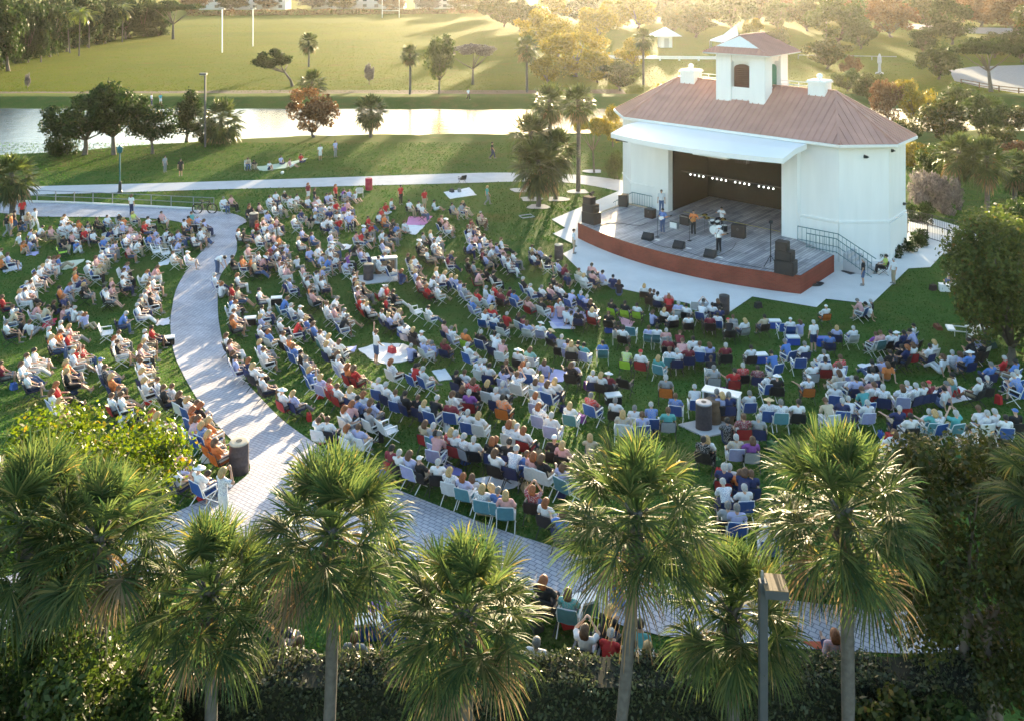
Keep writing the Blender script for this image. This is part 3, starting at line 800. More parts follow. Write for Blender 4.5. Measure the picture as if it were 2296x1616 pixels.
for i, (u, v, Y, h, rx, l, lab) in enumerate([
    (60, 1500, 17.6, 2.4, 1.5, 'leafmid', 'green bush under the corner palm at the lower left'),
    (120, 1500, 17.9, 4.9, 1.9, 'leafmid', 'broad green tree crown between and behind the two left palms'),
    (30, 1500, 15.4, 4.3, 1.25, 'leafdark', 'tall dark bush in the lower left corner hiding the corner palm trunk'),
    (185, 1500, 15.2, 4.0, 1.2, 'leafmid', 'tall green bush in front of the second palm trunk at the lower left'),
    (310, 1500, 15.5, 3.4, .85, 'leafdark', 'dark upright bush between the left palms and the shorter palm'),
    (250, 1500, 17.2, 2.2, 1.3, 'leafmid', 'sunflecked bush at the left end of the clipped hedge'),
    (150, 1600, 16.0, 2.0, 1.4, 'leafdark', 'dark bush in front of the left palms'),
    (350, 1590, 16.4, 1.6, .9, 'leafdark', 'dark low bush beside the trunk of the shorter palm'),
    (2120, 1600, 16.2, 2.0, 1.2, 'leafdark', 'dark bush below the olive tree at the lower right'),
    (1990, 1500, 16.8, 1.7, .9, 'leafolive', 'thin olive bush at the right end of the hedge')]):
    t = make_broad(40+i, h, rx, h*.52, M[l], 4200 if h < 3 else 9000, .075 if h < 3 else .062, .3, 26 if h < 3 else 44, .06, label=lab, stems=3, cr=.33 if h < 3 else .26, name='bush', cat='bush', bottom=-.95)
    p = at(u, v, Y); put(t, (p.x, Y, gz(Y)))

# clipped hedge
rs = np.random.RandomState(5); n = 34000
HX0, HX1, HY0, HY1, HH = -10.5, 9.5, 17.35, 18.25, 1.45
P = np.empty((n, 3)); q = rs.rand(n)
P[:, 0] = rs.uniform(HX0, HX1, n)
topm = q < .5
P[:, 1] = np.where(topm, rs.uniform(HY0, HY1, n), np.where(q < .9, HY0, HY1)+rs.normal(0, .05, n))
zz = 3.4+np.where(topm, HH+rs.normal(0, .05, n), rs.uniform(0, HH, n))
P[:, 2] = zz+.06*np.sin(P[:, 0]*2.1)+.05*np.sin(P[:, 0]*5.3+1)+.05*np.sin(P[:, 0]*.9+P[:, 1]*3)
Vv, Q = leaf_quads(rs, P, .042, .5, .6)
hedge = empty('hedge', (0, 0, 0), 0, 'long clipped dark hedge along the bottom of the picture', 'hedge')
link(bpy.data.objects.new('foliage', np_mesh('foliage', Vv, Q, [leafmat('hedge leaf', (.030, .040, .020), (.075, .090, .045), .25, .45, .35)])), hedge)
mb = MB(); mb.box(((HX0+HX1)/2, (HY0+HY1)/2, 3.4+HH/2-.06), (HX1-HX0-.1, HY1-HY0-.12, HH)); mb.build('dark_core', M['hedgecore'], hedge)  # solid block, its near-black colour stands for the shade inside the hedge
# dark mulch bed with low plants at the right foot of the bandshell
bed = [(1895, 590), (1925, 572), (1990, 560), (2040, 545), (2050, 530), (2075, 535), (2082, 548), (2050, 572), (2000, 590), (1930, 594)]
bp_ = [gp(u, v) for u, v in bed]; rs = np.random.RandomState(9)
cen = [gp(u, v) for u, v in ((1915, 584), (1945, 580), (1975, 580), (2005, 575), (2032, 564), (2055, 552), (2062, 540), (1990, 570), (1930, 577))]
for i, c in enumerate(cen):
    P, d, _ = crown_pts(rs, (0, 0, .35), (.75, .7, .5), 900, 12, .4)
    Vv, Q = leaf_quads(rs, P, .09, .6, .4)
    b_ = empty('low_shrub', c, 0, 'low dark green shrub in the bed at the right foot of the bandshell', 'shrub', 'dark shrubs in the bandshell bed')
    link(bpy.data.objects.new('foliage', np_mesh('foliage', Vv, Q, [M['leafdark']])), b_)

# ------------------------------------------------------------ trees beyond the lawn: prototypes are copied and resized
def far_sabal(seed, nleaf=84, nl=11, r=1.9):
    me = palm_crown(seed, r, nleaf, nl, .06, -78, 8, [M['sabalfar'], M['deadfrond']], .46)
    tr = palm_trunk((0, 0, -.3), (0, 0, 5.0), .2, .17, False, seed).mesh('trunk', M['palmbark'], True)
    return me, tr
FS = [far_sabal(60+i) for i in range(3)]
def coco_mesh(seed):
    rs = np.random.RandomState(seed); V = []; Q = []
    for i in range(20):
        f = (i+.5)/20; az = i*2.4+rs.uniform(-.2, .2); el = R(75-105*f); L = 2.6*rs.uniform(.85, 1.1)
        o = Vector((math.cos(az), math.sin(az), 0)); p = Vector((0, 0, 0)); pr = None; a = el
        sd_ = o.cross(Vector((0, 0, 1)))
        for s in range(9):
            d = o*math.cos(a)+Vector((0, 0, math.sin(a))); q = p+d*L/9; a -= .20
            for k in range(3):
                b = p.lerp(q, k/3)
                for sg in (-1, 1):
                    ll = .55*math.sin(math.pi*min(1, (s+k/3+.8)/10))**.6
                    tip = b+sd_*sg*ll*.75+d*ll*.4+Vector((0, 0, -ll*.5)); w_ = d*.05; i0 = len(V)
                    V.extend([b-w_, b+w_, tip+w_*.3, tip-w_*.3]); Q.append((i0, i0+1, i0+2, i0+3))
            p = q
    return np_mesh('crown', [tuple(v) for v in V], Q, [M['coco']])
CO = [coco_mesh(70), coco_mesh(71)]
cotr = palm_trunk((0, 0, -.3), (.5, 0, 7.0), .17, .11, False, 3).mesh('trunk', M['palmbark'], True)

def tree_palm(u, vb, vt, hw, label, k=0, coco=False, group=None):
    b = gp(u, vb); s = F/b.y; h = (vb-vt)/s; r = hw/s
    root = empty('coconut_palm' if coco else 'sabal_palm', b, rnd.uniform(0, 6.28), label, 'palm tree', group)
    if coco:
        tr = link(bpy.data.objects.new('trunk', cotr), root); zc = h-.55*r; tr.scale = (1, 1, zc/7.0)
        cr = link(bpy.data.objects.new('crown', CO[k % 2]), root); cr.location = (.5, 0, zc); q = r/2.3
    else:
        me, tm = FS[k % 3]
        tr = link(bpy.data.objects.new('trunk', tm), root); zc = max(.4, h-.80*r); tr.scale = (1, 1, zc/5.0)
        cr = link(bpy.data.objects.new('crown', me), root); cr.location = (0, 0, zc); q = r/2.1
    cr.scale = (q, q, q); return root

PB = {}
def proto(key, *a, **kw):
    if key not in PB: PB[key] = (a, kw, None)
PBK = {'dark': 'leafdark', 'mid': 'leafmid', 'gold': 'leafgold', 'olive': 'leafolive', 'red': 'leafred', 'grey': 'leafgrey'}
def tree_broad(u, vb, vt, hw, label, leaf='dark', shape='round', group=None, lean=0, name='broadleaf_tree', cat='tree'):
    b = gp(u, vb); s = F/b.y; h = (vb-vt)/s; r = hw/s
    key = (leaf, shape, rnd.randint(0, 1))
    if key not in PB:
        sd = 100+len(PB)
        if shape == 'round': pr = make_broad(sd, 8, 4, 3.3, M[PBK[leaf]], 5200, .20, 2.0, 34, .25, cr=.30)
        elif shape == 'flat': pr = make_broad(sd, 8, 6, 1.6, M[PBK[leaf]], 5200, .20, 3.2, 36, .28, cr=.26, bottom=-.3)
        elif shape == 'full': pr = make_broad(sd, 8, 4.6, 3.9, M[PBK[leaf]], 6500, .21, .8, 44, .25, cr=.27, bottom=-.95)
        elif shape == 'bush': pr = make_broad(sd, 4, 3.2, 2.3, M[PBK[leaf]], 4200, .16, .3, 28, .12, cr=.32, stems=3, bottom=-.95)
        else: pr = make_broad(sd, 9, 3.4, 4.4, M[PBK[leaf]], 5200, .20, 1.8, 34, .24, cr=.30)
        dims = {'full': (8, 4.7), 'round': (8, 4.3), 'flat': (8, 6.3), 'bush': (4, 3.4), 'tall': (9, 3.7)}[shape]
        PB[key] = [pr, dims, False]
    pr, dims, used = PB[key]
    o = pr if not used else copy_tree(pr); PB[key][2] = True
    o.name = 'bush' if shape == 'bush' else name
    put(o, b, rnd.uniform(0, 6.28), (r/dims[1], r/dims[1], h/dims[0]))
    tag(o, label, 'bush' if shape == 'bush' else cat)
    if group: o['group'] = group
    return o

# palms and trees round the near canal bank and field
tree_palm(831, 308, 207, 44, 'short round sabal palm alone at the near edge of the canal', 0)
tree_palm(692, 150, 69, 27, 'round headed sabal palm on the open field behind the leaning tree', 1)
tree_palm(700, 207, 152, 38, 'squat shaggy palm on the far bank right of the leaning tree', 2)
tree_palm(919, 213, 96, 27, 'slim sabal palm on the far bank left of the twin topped tree', 0)
tree_palm(1182, 208, 76, 33, 'tall sabal palm in the golden haze right of the bare umbrella tree', 1)
tree_palm(1443, 190, 60, 28, 'tall slim sabal palm in front of the small white pavilion', 2)
tree_palm(26, 492, 338, 62, 'sabal palm on the left lawn cut by the left edge of the picture', 1)
tree_palm(1190, 446, 246, 60, 'sabal palm with a green crown, leftmost trunk of the clump by the stage', 0)
tree_palm(1207, 464, 300, 72, 'front sabal palm of the clump left of the stage', 1)
tree_palm(1246, 447, 280, 62, 'thick trunked sabal palm at the right of the clump left of the stage', 2)
tree_palm(1232, 405, 180, 52, 'tall sabal palm rising behind the clump left of the stage', 1)
tree_palm(1296, 430, 182, 50, 'tallest sabal palm on a bare trunk beside the bandshell', 0)
tree_palm(2150, 470, 292, 56, 'sabal palm behind the iron fence, left of a pair', 1)
tree_palm(2212, 482, 300, 62, 'sabal palm behind the iron fence, right of a pair', 2)
tree_palm(2275, 470, 330, 50, 'sabal palm at the right edge behind the fence', 0)
o = make_broad(31, 6.3, 3.4, 2.0, M['leafdark'], 5200, .18, 2.6, 30, .24, 1, 'leaning dark tree with a slanted trunk on the far bank', -3.2, cr=.30, bottom=-.5); put(o, gp(655, 194))
tree_broad(703, 308, 194, 66, 'rust tinted round tree on the near canal bank', 'red', 'full')
tree_broad(985, 212, 75, 44, 'twin topped broadleaf tree on the far bank beside the slim palm', 'mid', 'round')
tree_broad(1060, 190, 98, 66, 'thin flat topped umbrella tree on the far bank', 'grey', 'flat')
tree_broad(828, 190, 138, 14, 'thin sapling on the field behind the far bank', 'grey', 'tall')
tree_broad(62, 203, 160, 7, 'tiny sapling at the left of the field', 'grey', 'tall')
tree_broad(190, 347, 205, 98, 'leftmost dark spreading tree on the near canal bank', 'dark', 'round')
tree_broad(255, 347, 180, 86, 'tallest dark tree of the clump on the near canal bank', 'dark', 'round')
tree_broad(135, 348, 255, 52, 'dark undergrowth at the left foot of the canal clump', 'dark', 'bush')
tree_broad(342, 345, 226, 66, 'dark tree with two leaning trunks in the canal clump', 'dark', 'round')
tree_broad(418, 316, 206, 50, 'dark round tree left of the shoebox lamp by the canal', 'dark', 'tall')
tree_palm(496, 320, 214, 60, 'dark shaggy palm right of the shoebox lamp by the canal', 2)
tree_broad(455, 318, 262, 36, 'dark bush behind the shoebox lamp by the canal', 'dark', 'bush')
tree_broad(1332, 388, 262, 52, 'sparse tree with bare branches left of the bandshell', 'gold', 'flat')
tree_broad(1374, 330, 238, 30, 'small golden tree touching the left corner of the bandshell', 'gold', 'tall')
tree_broad(1380, 402, 338, 26, 'green bush against the left wall of the bandshell', 'mid', 'bush')
# left treeline
TL = 'trees of the dark treeline at the upper left'
for i, (u, vb, vt, hw) in enumerate([(-60, 178, 10, 70), (18, 160, -6, 62), (62, 140, -14, 55), (112, 128, -10, 52), (150, 116, -4, 46), (196, 106, -12, 44), (236, 98, -14, 44), (282, 88, -10, 40), (322, 82, -16, 44), (-110, 190, -10, 60), (48, 110, -20, 60), (140, 98, -22, 60), (250, 82, -24, 60)]):
    tree_broad(u, vb, vt, hw, 'dark broadleaf tree in the treeline at the upper left', 'dark', ['full', 'tall', 'full'][i % 3], TL)
for i, (u, vb, vt, hw) in enumerate([(-20, 165, 110, 40), (40, 146, 98, 36), (70, 134, 92, 30), (125, 122, 84, 32), (170, 112, 76, 30), (215, 104, 68, 30), (240, 98, 62, 28), (290, 90, 56, 32), (330, 86, 48, 30), (360, 84, 44, 30)]):
    tree_broad(u, vb-4, vt, hw, 'dark undergrowth at the foot of the upper left treeline', 'dark', 'bush', 'undergrowth of the upper left treeline')
tree_broad(92, 140, 54, 28, 'dark conical tree in front of the upper left treeline', 'dark', 'tall')
tree_broad(388, 88, 2, 72, 'wide spreading dark tree at the right end of the treeline', 'dark', 'flat')
tree_broad(345, 80, 10, 44, 'dark round tree left of the wide spreading tree', 'dark', 'round')
for i, (u, vb, vt, hw, lab) in enumerate([(10, 148, 48, 40, 'coconut palm at the left edge before the treeline'), (157, 119, 22, 30, 'coconut palm with a curved trunk, left of the middle pair before the treeline'), (177, 126, 14, 30, 'coconut palm with the whitest trunk before the treeline'), (200, 108, 20, 28, 'coconut palm right of the white trunked one before the treeline'), (258, 90, 8, 30, 'left coconut palm of the far pair before the treeline'), (274, 95, 5, 30, 'right coconut palm of the far pair before the treeline'), (98, 128, 28, 28, 'coconut palm behind the dark conical tree')]):
    tree_palm(u, vb, vt, hw, lab, i, True, 'coconut palms before the treeline')
# trees at the far end of the field and behind the bandshell
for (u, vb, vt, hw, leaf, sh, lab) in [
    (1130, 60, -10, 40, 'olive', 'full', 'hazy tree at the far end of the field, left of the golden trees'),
    (1205, 112, 18, 52, 'gold', 'full', 'golden lit round tree behind the tall hazy palm'),
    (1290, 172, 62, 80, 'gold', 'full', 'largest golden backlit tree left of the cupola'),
    (1250, 128, 40, 46, 'gold', 'tall', 'golden lit tree wedged between two golden crowns'),
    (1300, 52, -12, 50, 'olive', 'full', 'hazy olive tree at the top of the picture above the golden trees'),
    (1385, 60, -8, 54, 'gold', 'full', 'pale golden lit tree at the top, left of the pavilion'),
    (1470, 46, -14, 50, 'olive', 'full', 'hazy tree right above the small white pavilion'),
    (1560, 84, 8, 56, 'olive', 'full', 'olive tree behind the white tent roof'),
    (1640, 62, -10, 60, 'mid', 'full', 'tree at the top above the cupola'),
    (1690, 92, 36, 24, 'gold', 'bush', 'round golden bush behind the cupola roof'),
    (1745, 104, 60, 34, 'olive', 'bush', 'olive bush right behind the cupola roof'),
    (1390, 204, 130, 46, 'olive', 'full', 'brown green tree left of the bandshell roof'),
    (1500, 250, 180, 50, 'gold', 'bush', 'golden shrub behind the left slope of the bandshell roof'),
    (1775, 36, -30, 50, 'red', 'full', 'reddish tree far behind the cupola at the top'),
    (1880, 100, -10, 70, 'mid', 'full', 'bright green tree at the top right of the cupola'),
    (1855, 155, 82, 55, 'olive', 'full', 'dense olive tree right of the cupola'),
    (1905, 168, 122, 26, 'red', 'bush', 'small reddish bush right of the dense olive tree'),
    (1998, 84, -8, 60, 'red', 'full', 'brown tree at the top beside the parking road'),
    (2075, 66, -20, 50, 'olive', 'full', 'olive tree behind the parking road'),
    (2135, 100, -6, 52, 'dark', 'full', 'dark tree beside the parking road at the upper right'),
    (2200, 60, -24, 60, 'red', 'full', 'left flare reddened tree in the upper right corner'),
    (2275, 74, -16, 60, 'red', 'full', 'flare reddened tree cut by the upper right corner'),
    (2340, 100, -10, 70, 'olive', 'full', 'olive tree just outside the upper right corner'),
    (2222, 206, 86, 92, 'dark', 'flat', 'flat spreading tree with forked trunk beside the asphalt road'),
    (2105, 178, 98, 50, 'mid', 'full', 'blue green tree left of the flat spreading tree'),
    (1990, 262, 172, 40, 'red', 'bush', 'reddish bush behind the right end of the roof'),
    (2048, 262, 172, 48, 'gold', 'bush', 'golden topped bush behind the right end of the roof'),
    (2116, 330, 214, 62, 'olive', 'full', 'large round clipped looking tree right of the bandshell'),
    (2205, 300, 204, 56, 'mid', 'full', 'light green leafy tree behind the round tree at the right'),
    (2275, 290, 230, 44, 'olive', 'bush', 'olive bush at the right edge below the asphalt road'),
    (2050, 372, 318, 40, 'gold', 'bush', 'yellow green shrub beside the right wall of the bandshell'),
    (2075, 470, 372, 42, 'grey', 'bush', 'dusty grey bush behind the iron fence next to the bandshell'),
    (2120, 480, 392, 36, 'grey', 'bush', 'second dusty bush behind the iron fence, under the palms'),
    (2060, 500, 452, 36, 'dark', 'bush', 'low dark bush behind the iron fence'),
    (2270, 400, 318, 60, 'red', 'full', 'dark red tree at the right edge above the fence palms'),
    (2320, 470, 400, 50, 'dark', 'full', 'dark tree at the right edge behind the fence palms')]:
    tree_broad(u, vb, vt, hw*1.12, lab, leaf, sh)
WD = 'trees of the hazy park wood behind the bandshell'
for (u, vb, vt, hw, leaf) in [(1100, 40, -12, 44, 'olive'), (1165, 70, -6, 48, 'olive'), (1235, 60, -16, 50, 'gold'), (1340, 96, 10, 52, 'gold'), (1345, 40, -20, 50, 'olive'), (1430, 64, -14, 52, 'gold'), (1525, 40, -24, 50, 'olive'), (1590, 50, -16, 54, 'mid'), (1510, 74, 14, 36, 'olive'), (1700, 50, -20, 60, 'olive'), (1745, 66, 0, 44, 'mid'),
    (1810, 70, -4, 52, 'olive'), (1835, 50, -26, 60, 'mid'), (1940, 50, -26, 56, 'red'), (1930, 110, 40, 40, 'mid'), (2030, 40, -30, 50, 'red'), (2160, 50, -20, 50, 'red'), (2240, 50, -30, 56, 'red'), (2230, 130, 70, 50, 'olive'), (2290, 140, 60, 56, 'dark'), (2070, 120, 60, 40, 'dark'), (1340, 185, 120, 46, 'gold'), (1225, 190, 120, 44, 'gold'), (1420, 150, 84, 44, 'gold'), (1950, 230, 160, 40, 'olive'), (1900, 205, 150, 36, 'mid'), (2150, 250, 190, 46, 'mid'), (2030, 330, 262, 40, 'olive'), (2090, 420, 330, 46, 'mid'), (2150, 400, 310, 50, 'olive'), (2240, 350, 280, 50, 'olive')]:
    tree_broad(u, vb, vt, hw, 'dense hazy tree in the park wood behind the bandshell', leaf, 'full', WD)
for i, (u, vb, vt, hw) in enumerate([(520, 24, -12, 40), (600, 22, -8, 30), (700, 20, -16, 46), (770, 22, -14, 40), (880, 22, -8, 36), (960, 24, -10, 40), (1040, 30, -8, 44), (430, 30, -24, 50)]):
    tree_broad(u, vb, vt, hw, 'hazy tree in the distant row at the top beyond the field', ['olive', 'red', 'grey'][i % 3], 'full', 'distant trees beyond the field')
# ------------------------------------------------------------ people: one body per pose
def two(x, y, z): return [Vector((-x, y, z)), Vector((x, y, z))]
def V3(*a): return Vector(a)
SIT = dict(pel=V3(0, -.10, .51), wai=V3(0, -.16, .68), che=V3(0, -.215, .87), nb=V3(0, -.245, 1.03), hd=V3(0, -.215, 1.18),
           hip=two(.09, -.08, .50), kn=two(.12, .33, .52), an=two(.12, .38, .10), to=two(.13, .55, .04),
           sh=two(.185, -.235, .975), el=two(.27, -.05, .74), wr=two(.15, .16, .66), fi=two(-.05, .16, -.02))
STAND = dict(pel=V3(0, 0, .94), wai=V3(0, .005, 1.10), che=V3(0, -.005, 1.30), nb=V3(0, -.02, 1.47), hd=V3(0, .015, 1.635),
             hip=two(.09, 0, .92), kn=two(.10, .03, .50), an=two(.11, -.01, .09), to=two(.13, .16, .04),
             sh=two(.19, -.01, 1.41), el=two(.25, -.03, 1.13), wr=two(.26, .06, .88), fi=two(.02, .04, -.16))
GROUND = dict(pel=V3(0, 0, .12), wai=V3(0, -.07, .28), che=V3(0, -.12, .48), nb=V3(0, -.13, .65), hd=V3(0, -.09, .80),
              hip=two(.10, .02, .12), kn=two(.14, .40, .30), an=two(.10, .72, .07), to=two(.12, .80, .16),
              sh=two(.185, -.13, .59), el=two(.27, -.22, .34), wr=two(.27, -.30, .07), fi=two(.03, -.12, -.03))
def P_(base, **kw): d = dict(base); d.update(kw); return d
POSES = {
 'lap': P_(SIT),
 'stretch': P_(SIT, kn=two(.11, .36, .46), an=two(.09, .72, .12), to=two(.11, .80, .22), el=two(.30, -.10, .70), wr=two(.27, .15, .66), fi=two(0, .17, -.03)),
 'crossed': P_(SIT, kn=[V3(-.06, .36, .60), V3(.10, .33, .52)], an=[V3(.16, .50, .36), V3(.10, .38, .10)], to=[V3(.26, .62, .32), V3(.11, .55, .04)], wr=[V3(-.05, .14, .68), V3(.27, .12, .66)], fi=[V3(.12, .08, 0), V3(0, .17, -.04)]),
 'forward': P_(SIT, che=V3(0, .02, .86), wai=V3(0, -.08, .68), nb=V3(0, .12, 1.0), hd=V3(0, .20, 1.13), sh=two(.185, .08, .95), el=two(.20, .25, .66), wr=two(.05, .42, .70), fi=two(-.05, .1, .06)),
 'camera': P_(SIT, el=two(.27, -.02, 1.0), wr=two(.10, .02, 1.20), fi=two(-.08, .02, .13)),
 'turned': P_(SIT, hd=V3(.03, -.20, 1.18), el=[V3(-.34, -.10, .80), V3(.27, -.05, .74)], wr=[V3(-.50, .10, .84), V3(.15, .16, .66)], fi=[V3(-.12, .12, .05), V3(-.05, .16, 0)]),
 'ground': P_(GROUND),
 'hug': P_(GROUND, kn=two(.13, .30, .46), an=two(.10, .42, .08), to=two(.11, .58, .04), wai=V3(0, -.03, .29), che=V3(0, -.01, .50), nb=V3(0, .03, .67), hd=V3(0, .07, .82), sh=two(.18, 0, .61), el=two(.25, .2, .46), wr=two(.06, .36, .36), fi=two(-.08, .08, -.04)),
 'lotus': P_(GROUND, kn=two(.34, .26, .14), an=[V3(.14, .34, .07), V3(-.14, .28, .08)], to=[V3(.26, .36, .05), V3(-.26, .32, .06)], wai=V3(0, -.03, .29), che=V3(0, -.04, .50), nb=V3(0, -.02, .67), hd=V3(0, .03, .82), sh=two(.18, -.03, .61), el=two(.28, .06, .38), wr=two(.14, .24, .24), fi=two(-.1, .1, -.05)),
 'lie': P_(GROUND, pel=V3(0, 0, .12), wai=V3(0, -.17, .13), che=V3(0, -.38, .15), nb=V3(0, -.56, .17), hd=V3(0, -.73, .20), hip=two(.09, .02, .11), kn=two(.11, .42, .20), an=two(.1, .80, .07), to=two(.14, .86, .17), sh=two(.19, -.50, .16), el=two(.30, -.28, .08), wr=two(.17, -.06, .22), fi=two(-.12, .06, 0)),
 'stand': P_(STAND),
 'walk': P_(STAND, kn=[V3(-.10, .20, .53), V3(.10, .02, .50)], an=[V3(-.10, .26, .10), V3(.10, -.28, .14)], to=[V3(-.11, .43, .06), V3(.11, -.14, .03)], el=[V3(-.25, -.12, 1.14), V3(.25, .05, 1.14)], wr=[V3(-.24, -.14, .90), V3(.24, .22, .94)]),
 'photo': P_(STAND, el=two(.30, .12, 1.34), wr=two(.10, .20, 1.60), fi=two(-.09, .02, .12)),
 'bend': P_(STAND, pel=V3(0, -.05, .92), wai=V3(0, .08, 1.04), che=V3(0, .28, 1.12), nb=V3(0, .44, 1.14), hd=V3(0, .58, 1.16), sh=two(.18, .40, 1.10), el=two(.20, .44, .84), wr=two(.16, .56, .66), fi=two(0, .06, -.15)),
 'guitar': P_(STAND, el=[V3(-.38, .06, 1.22), V3(.30, -.02, 1.14)], wr=[V3(-.44, .26, 1.22), V3(.08, .20, 1.06)], fi=[V3(.04, .12, .08), V3(-.10, .06, -.08)]),
 'drummer': P_(SIT, wai=V3(0, -.11, .70), che=V3(0, -.10, .90), nb=V3(0, -.09, 1.06), hd=V3(0, -.05, 1.21), sh=two(.185, -.09, 1.0), kn=two(.22, .30, .52), an=two(.24, .34, .10), to=two(.27, .50, .04), el=two(.33, .06, .86), wr=two(.22, .32, .98), fi=two(-.06, .14, .04)),
 'arms': P_(STAND, el=[V3(-.34, .05, 1.52), V3(.27, .02, 1.16)], wr=[V3(-.42, .10, 1.78), V3(.30, .18, 1.0)], fi=[V3(-.04, .02, .15), V3(0, .14, -.05)]),
}

def body_mb(J, grow=0.0, what='body', hem=None):
    mb = MB(); X = (1, 0, 0)
    if what == 'body':
        h = J['hd']; nb = J['nb']
        ax = (h-nb).normalized(); fw = Vector((0, 1, 0)); fw = (fw-ax*fw.dot(ax)).normalized()
        mb.tube([h-ax*.122+fw*.03, h-ax*.10+fw*.025, h-ax*.055+fw*.02, h, h+ax*.045, h+ax*.085, h+ax*.104],
                [.02, (.045, .05), (.066, .078), (.077, .095), (.076, .098), (.056, .072), .02], 12, X)
        mb.caps(h+fw*.088+ax*.005, h+fw*.115-ax*.03, .010, .016, 6)                       # nose
        for s in (-1, 1): mb.caps(h+Vector((s*.080, -.005, 0))+ax*.015, h+Vector((s*.080, 0, 0))-ax*.03, .014, .010, 6)   # ears
        mb.caps(nb-ax*.03, h-ax*.08, .058, .054, 8)
        mb.tube([J['pel']-(J['wai']-J['pel']).normalized()*.10, J['pel'], J['wai'], J['che'], J['nb']-(J['nb']-J['che'])*.30, J['nb']],
                [(.10, .08), (.158, .112), (.135, .10), (.160, .112), (.150, .085), (.06, .055)], 12, X)
        mb.caps(J['sh'][0], J['sh'][1], .062, .062, 8)
        for i in (0, 1):
            mb.caps(J['hip'][i], J['kn'][i], .088, .058, 9); mb.caps(J['kn'][i], J['kn'][i].lerp(J['an'][i], .35)+V3(0, -.012, 0), .056, .054, 8)
            mb.caps(J['kn'][i].lerp(J['an'][i], .35)+V3(0, -.012, 0), J['an'][i], .053, .036, 8)
            mb.caps(J['an'][i]+V3(0, -.03, -.035), J['to'][i], .042, .034, 8)
            mb.caps(J['sh'][i], J['el'][i], .052, .042, 8); mb.caps(J['el'][i], J['wr'][i], .041, .027, 8)
            w_ = J['wr'][i]; f = J['fi'][i].normalized(); sd_ = f.cross(Vector((0, 0, 1)))
            if sd_.length < .2: sd_ = Vector((1, 0, 0))
            sd_.normalize(); up = sd_.cross(f)
            mb.tube([w_, w_+f*.03, w_+f*.09, w_+f*.10], [.024, (.034, .018), (.042, .016), (.036, .012)], 8, sd_)
            for k_, (o, l) in enumerate(((-.031, .058), (-.011, .072), (.010, .068), (.030, .052))):
                b = w_+f*.092+sd_*o; m_ = b+f*l*.55-up*.008*(k_+1)*.5; e = m_+f*l*.40-up*.022
                mb.tube([b-f*.01, m_, e, e+f*.006], [.0105, .0100, .0085, .004], 6)
            tb = w_+f*.035+sd_*(-.034 if i else .034); td = (f*.75+sd_*(-.6 if i else .6)-up*.2).normalized()
            mb.tube([tb-td*.01, tb+td*.035, tb+td*.062, tb+td*.067], [.014, .012, .010, .004], 6)
    elif what == 'shirt':
        g = grow
        mb.tube([J['pel'].lerp(J['wai'], -.05), J['pel'].lerp(J['wai'], .3), J['wai'], J['che'], J['nb']-(J['nb']-J['che'])*.30, J['nb']-(J['nb']-J['che'])*.04],
                [(.150+g, .108+g), (.152+g, .108+g), (.142+g, .106+g), (.164+g, .114+g), (.152+g, .09+g), (.066+g*.6, .06+g*.6)], 12, X)
        mb.caps(J['sh'][0], J['sh'][1], .064+g, .064+g, 8)
        for i in (0, 1): mb.tube([J['sh'][i], J['sh'][i].lerp(J['el'][i], .4), J['sh'][i].lerp(J['el'][i], .72)], [.060+g, .057+g, .062+g], 9)
    else:
        g = grow
        a = (J['wai']-J['pel'])
        mb.tube([J['pel']-a.normalized()*.115, J['pel']-a.normalized()*.05, J['pel'], J['pel']+a*.45], [(.10+g, .08+g), (.150+g, .108+g), (.160+g, .114+g), (.145+g, .105+g)], 12, X)
        for i in (0, 1):
            if what == 'shorts':
                mb.tube([J['hip'][i], J['hip'][i].lerp(J['kn'][i], .5), J['hip'][i].lerp(J['kn'][i], .92)], [.090+g, .078+g, .074+g], 9)
            elif what == 'trousers':
                mb.caps(J['hip'][i], J['kn'][i], .088+g, .062+g, 9); mb.tube([J['kn'][i], J['kn'][i].lerp(J['an'][i], .45), J['kn'][i].lerp(J['an'][i], .96)], [.061+g, .056+g, .052+g], 9)
        if what == 'dress':
            m_ = (J['kn'][0]+J['kn'][1])/2; e = (J['an'][0]+J['an'][1])/2
            mb.tube([J['pel'], m_, m_.lerp(e, .9)], [(.165+g, .13+g), (.21, .17), (.27, .21)], 14, X)
    return mb

SKIN = [pm('skin %d' % i, c, .55, .06, 20) for i, c in enumerate([(.50, .29, .20), (.42, .235, .155), (.56, .35, .26), (.20, .10, .065)])]
SHOE = pm('shoes', (.20, .19, .18), .7, .2, 10, objvar=.8)
EYE = pm('eyes', (.03, .02, .018), .3, .1, 5); LIP = pm('lips', (.34, .11, .09), .5, .1, 5)
SHIRT = {k: pm('%s cloth' % n, c, .85, .10, 14, objvar=.15) for k, (n, c) in {
 'w': ('white', (.72, .72, .74)), 'p': ('pink', (.62, .34, .33)), 'r': ('red', (.52, .035, .035)), 'o': ('orange', (.66, .20, .06)), 'b': ('blue', (.10, .20, .50)),
 'n': ('navy', (.030, .040, .12)), 'l': ('lavender blue', (.40, .42, .66)), 'g': ('grey', (.30, .31, .33)), 'k': ('black', (.020, .020, .023)), 't': ('tan', (.50, .42, .30)),
 'y': ('lime', (.50, .58, .14)), 'm': ('maroon', (.20, .030, .045)), 'u': ('purple', (.24, .08, .32)), 'e': ('teal', (.10, .36, .36))}.items()}
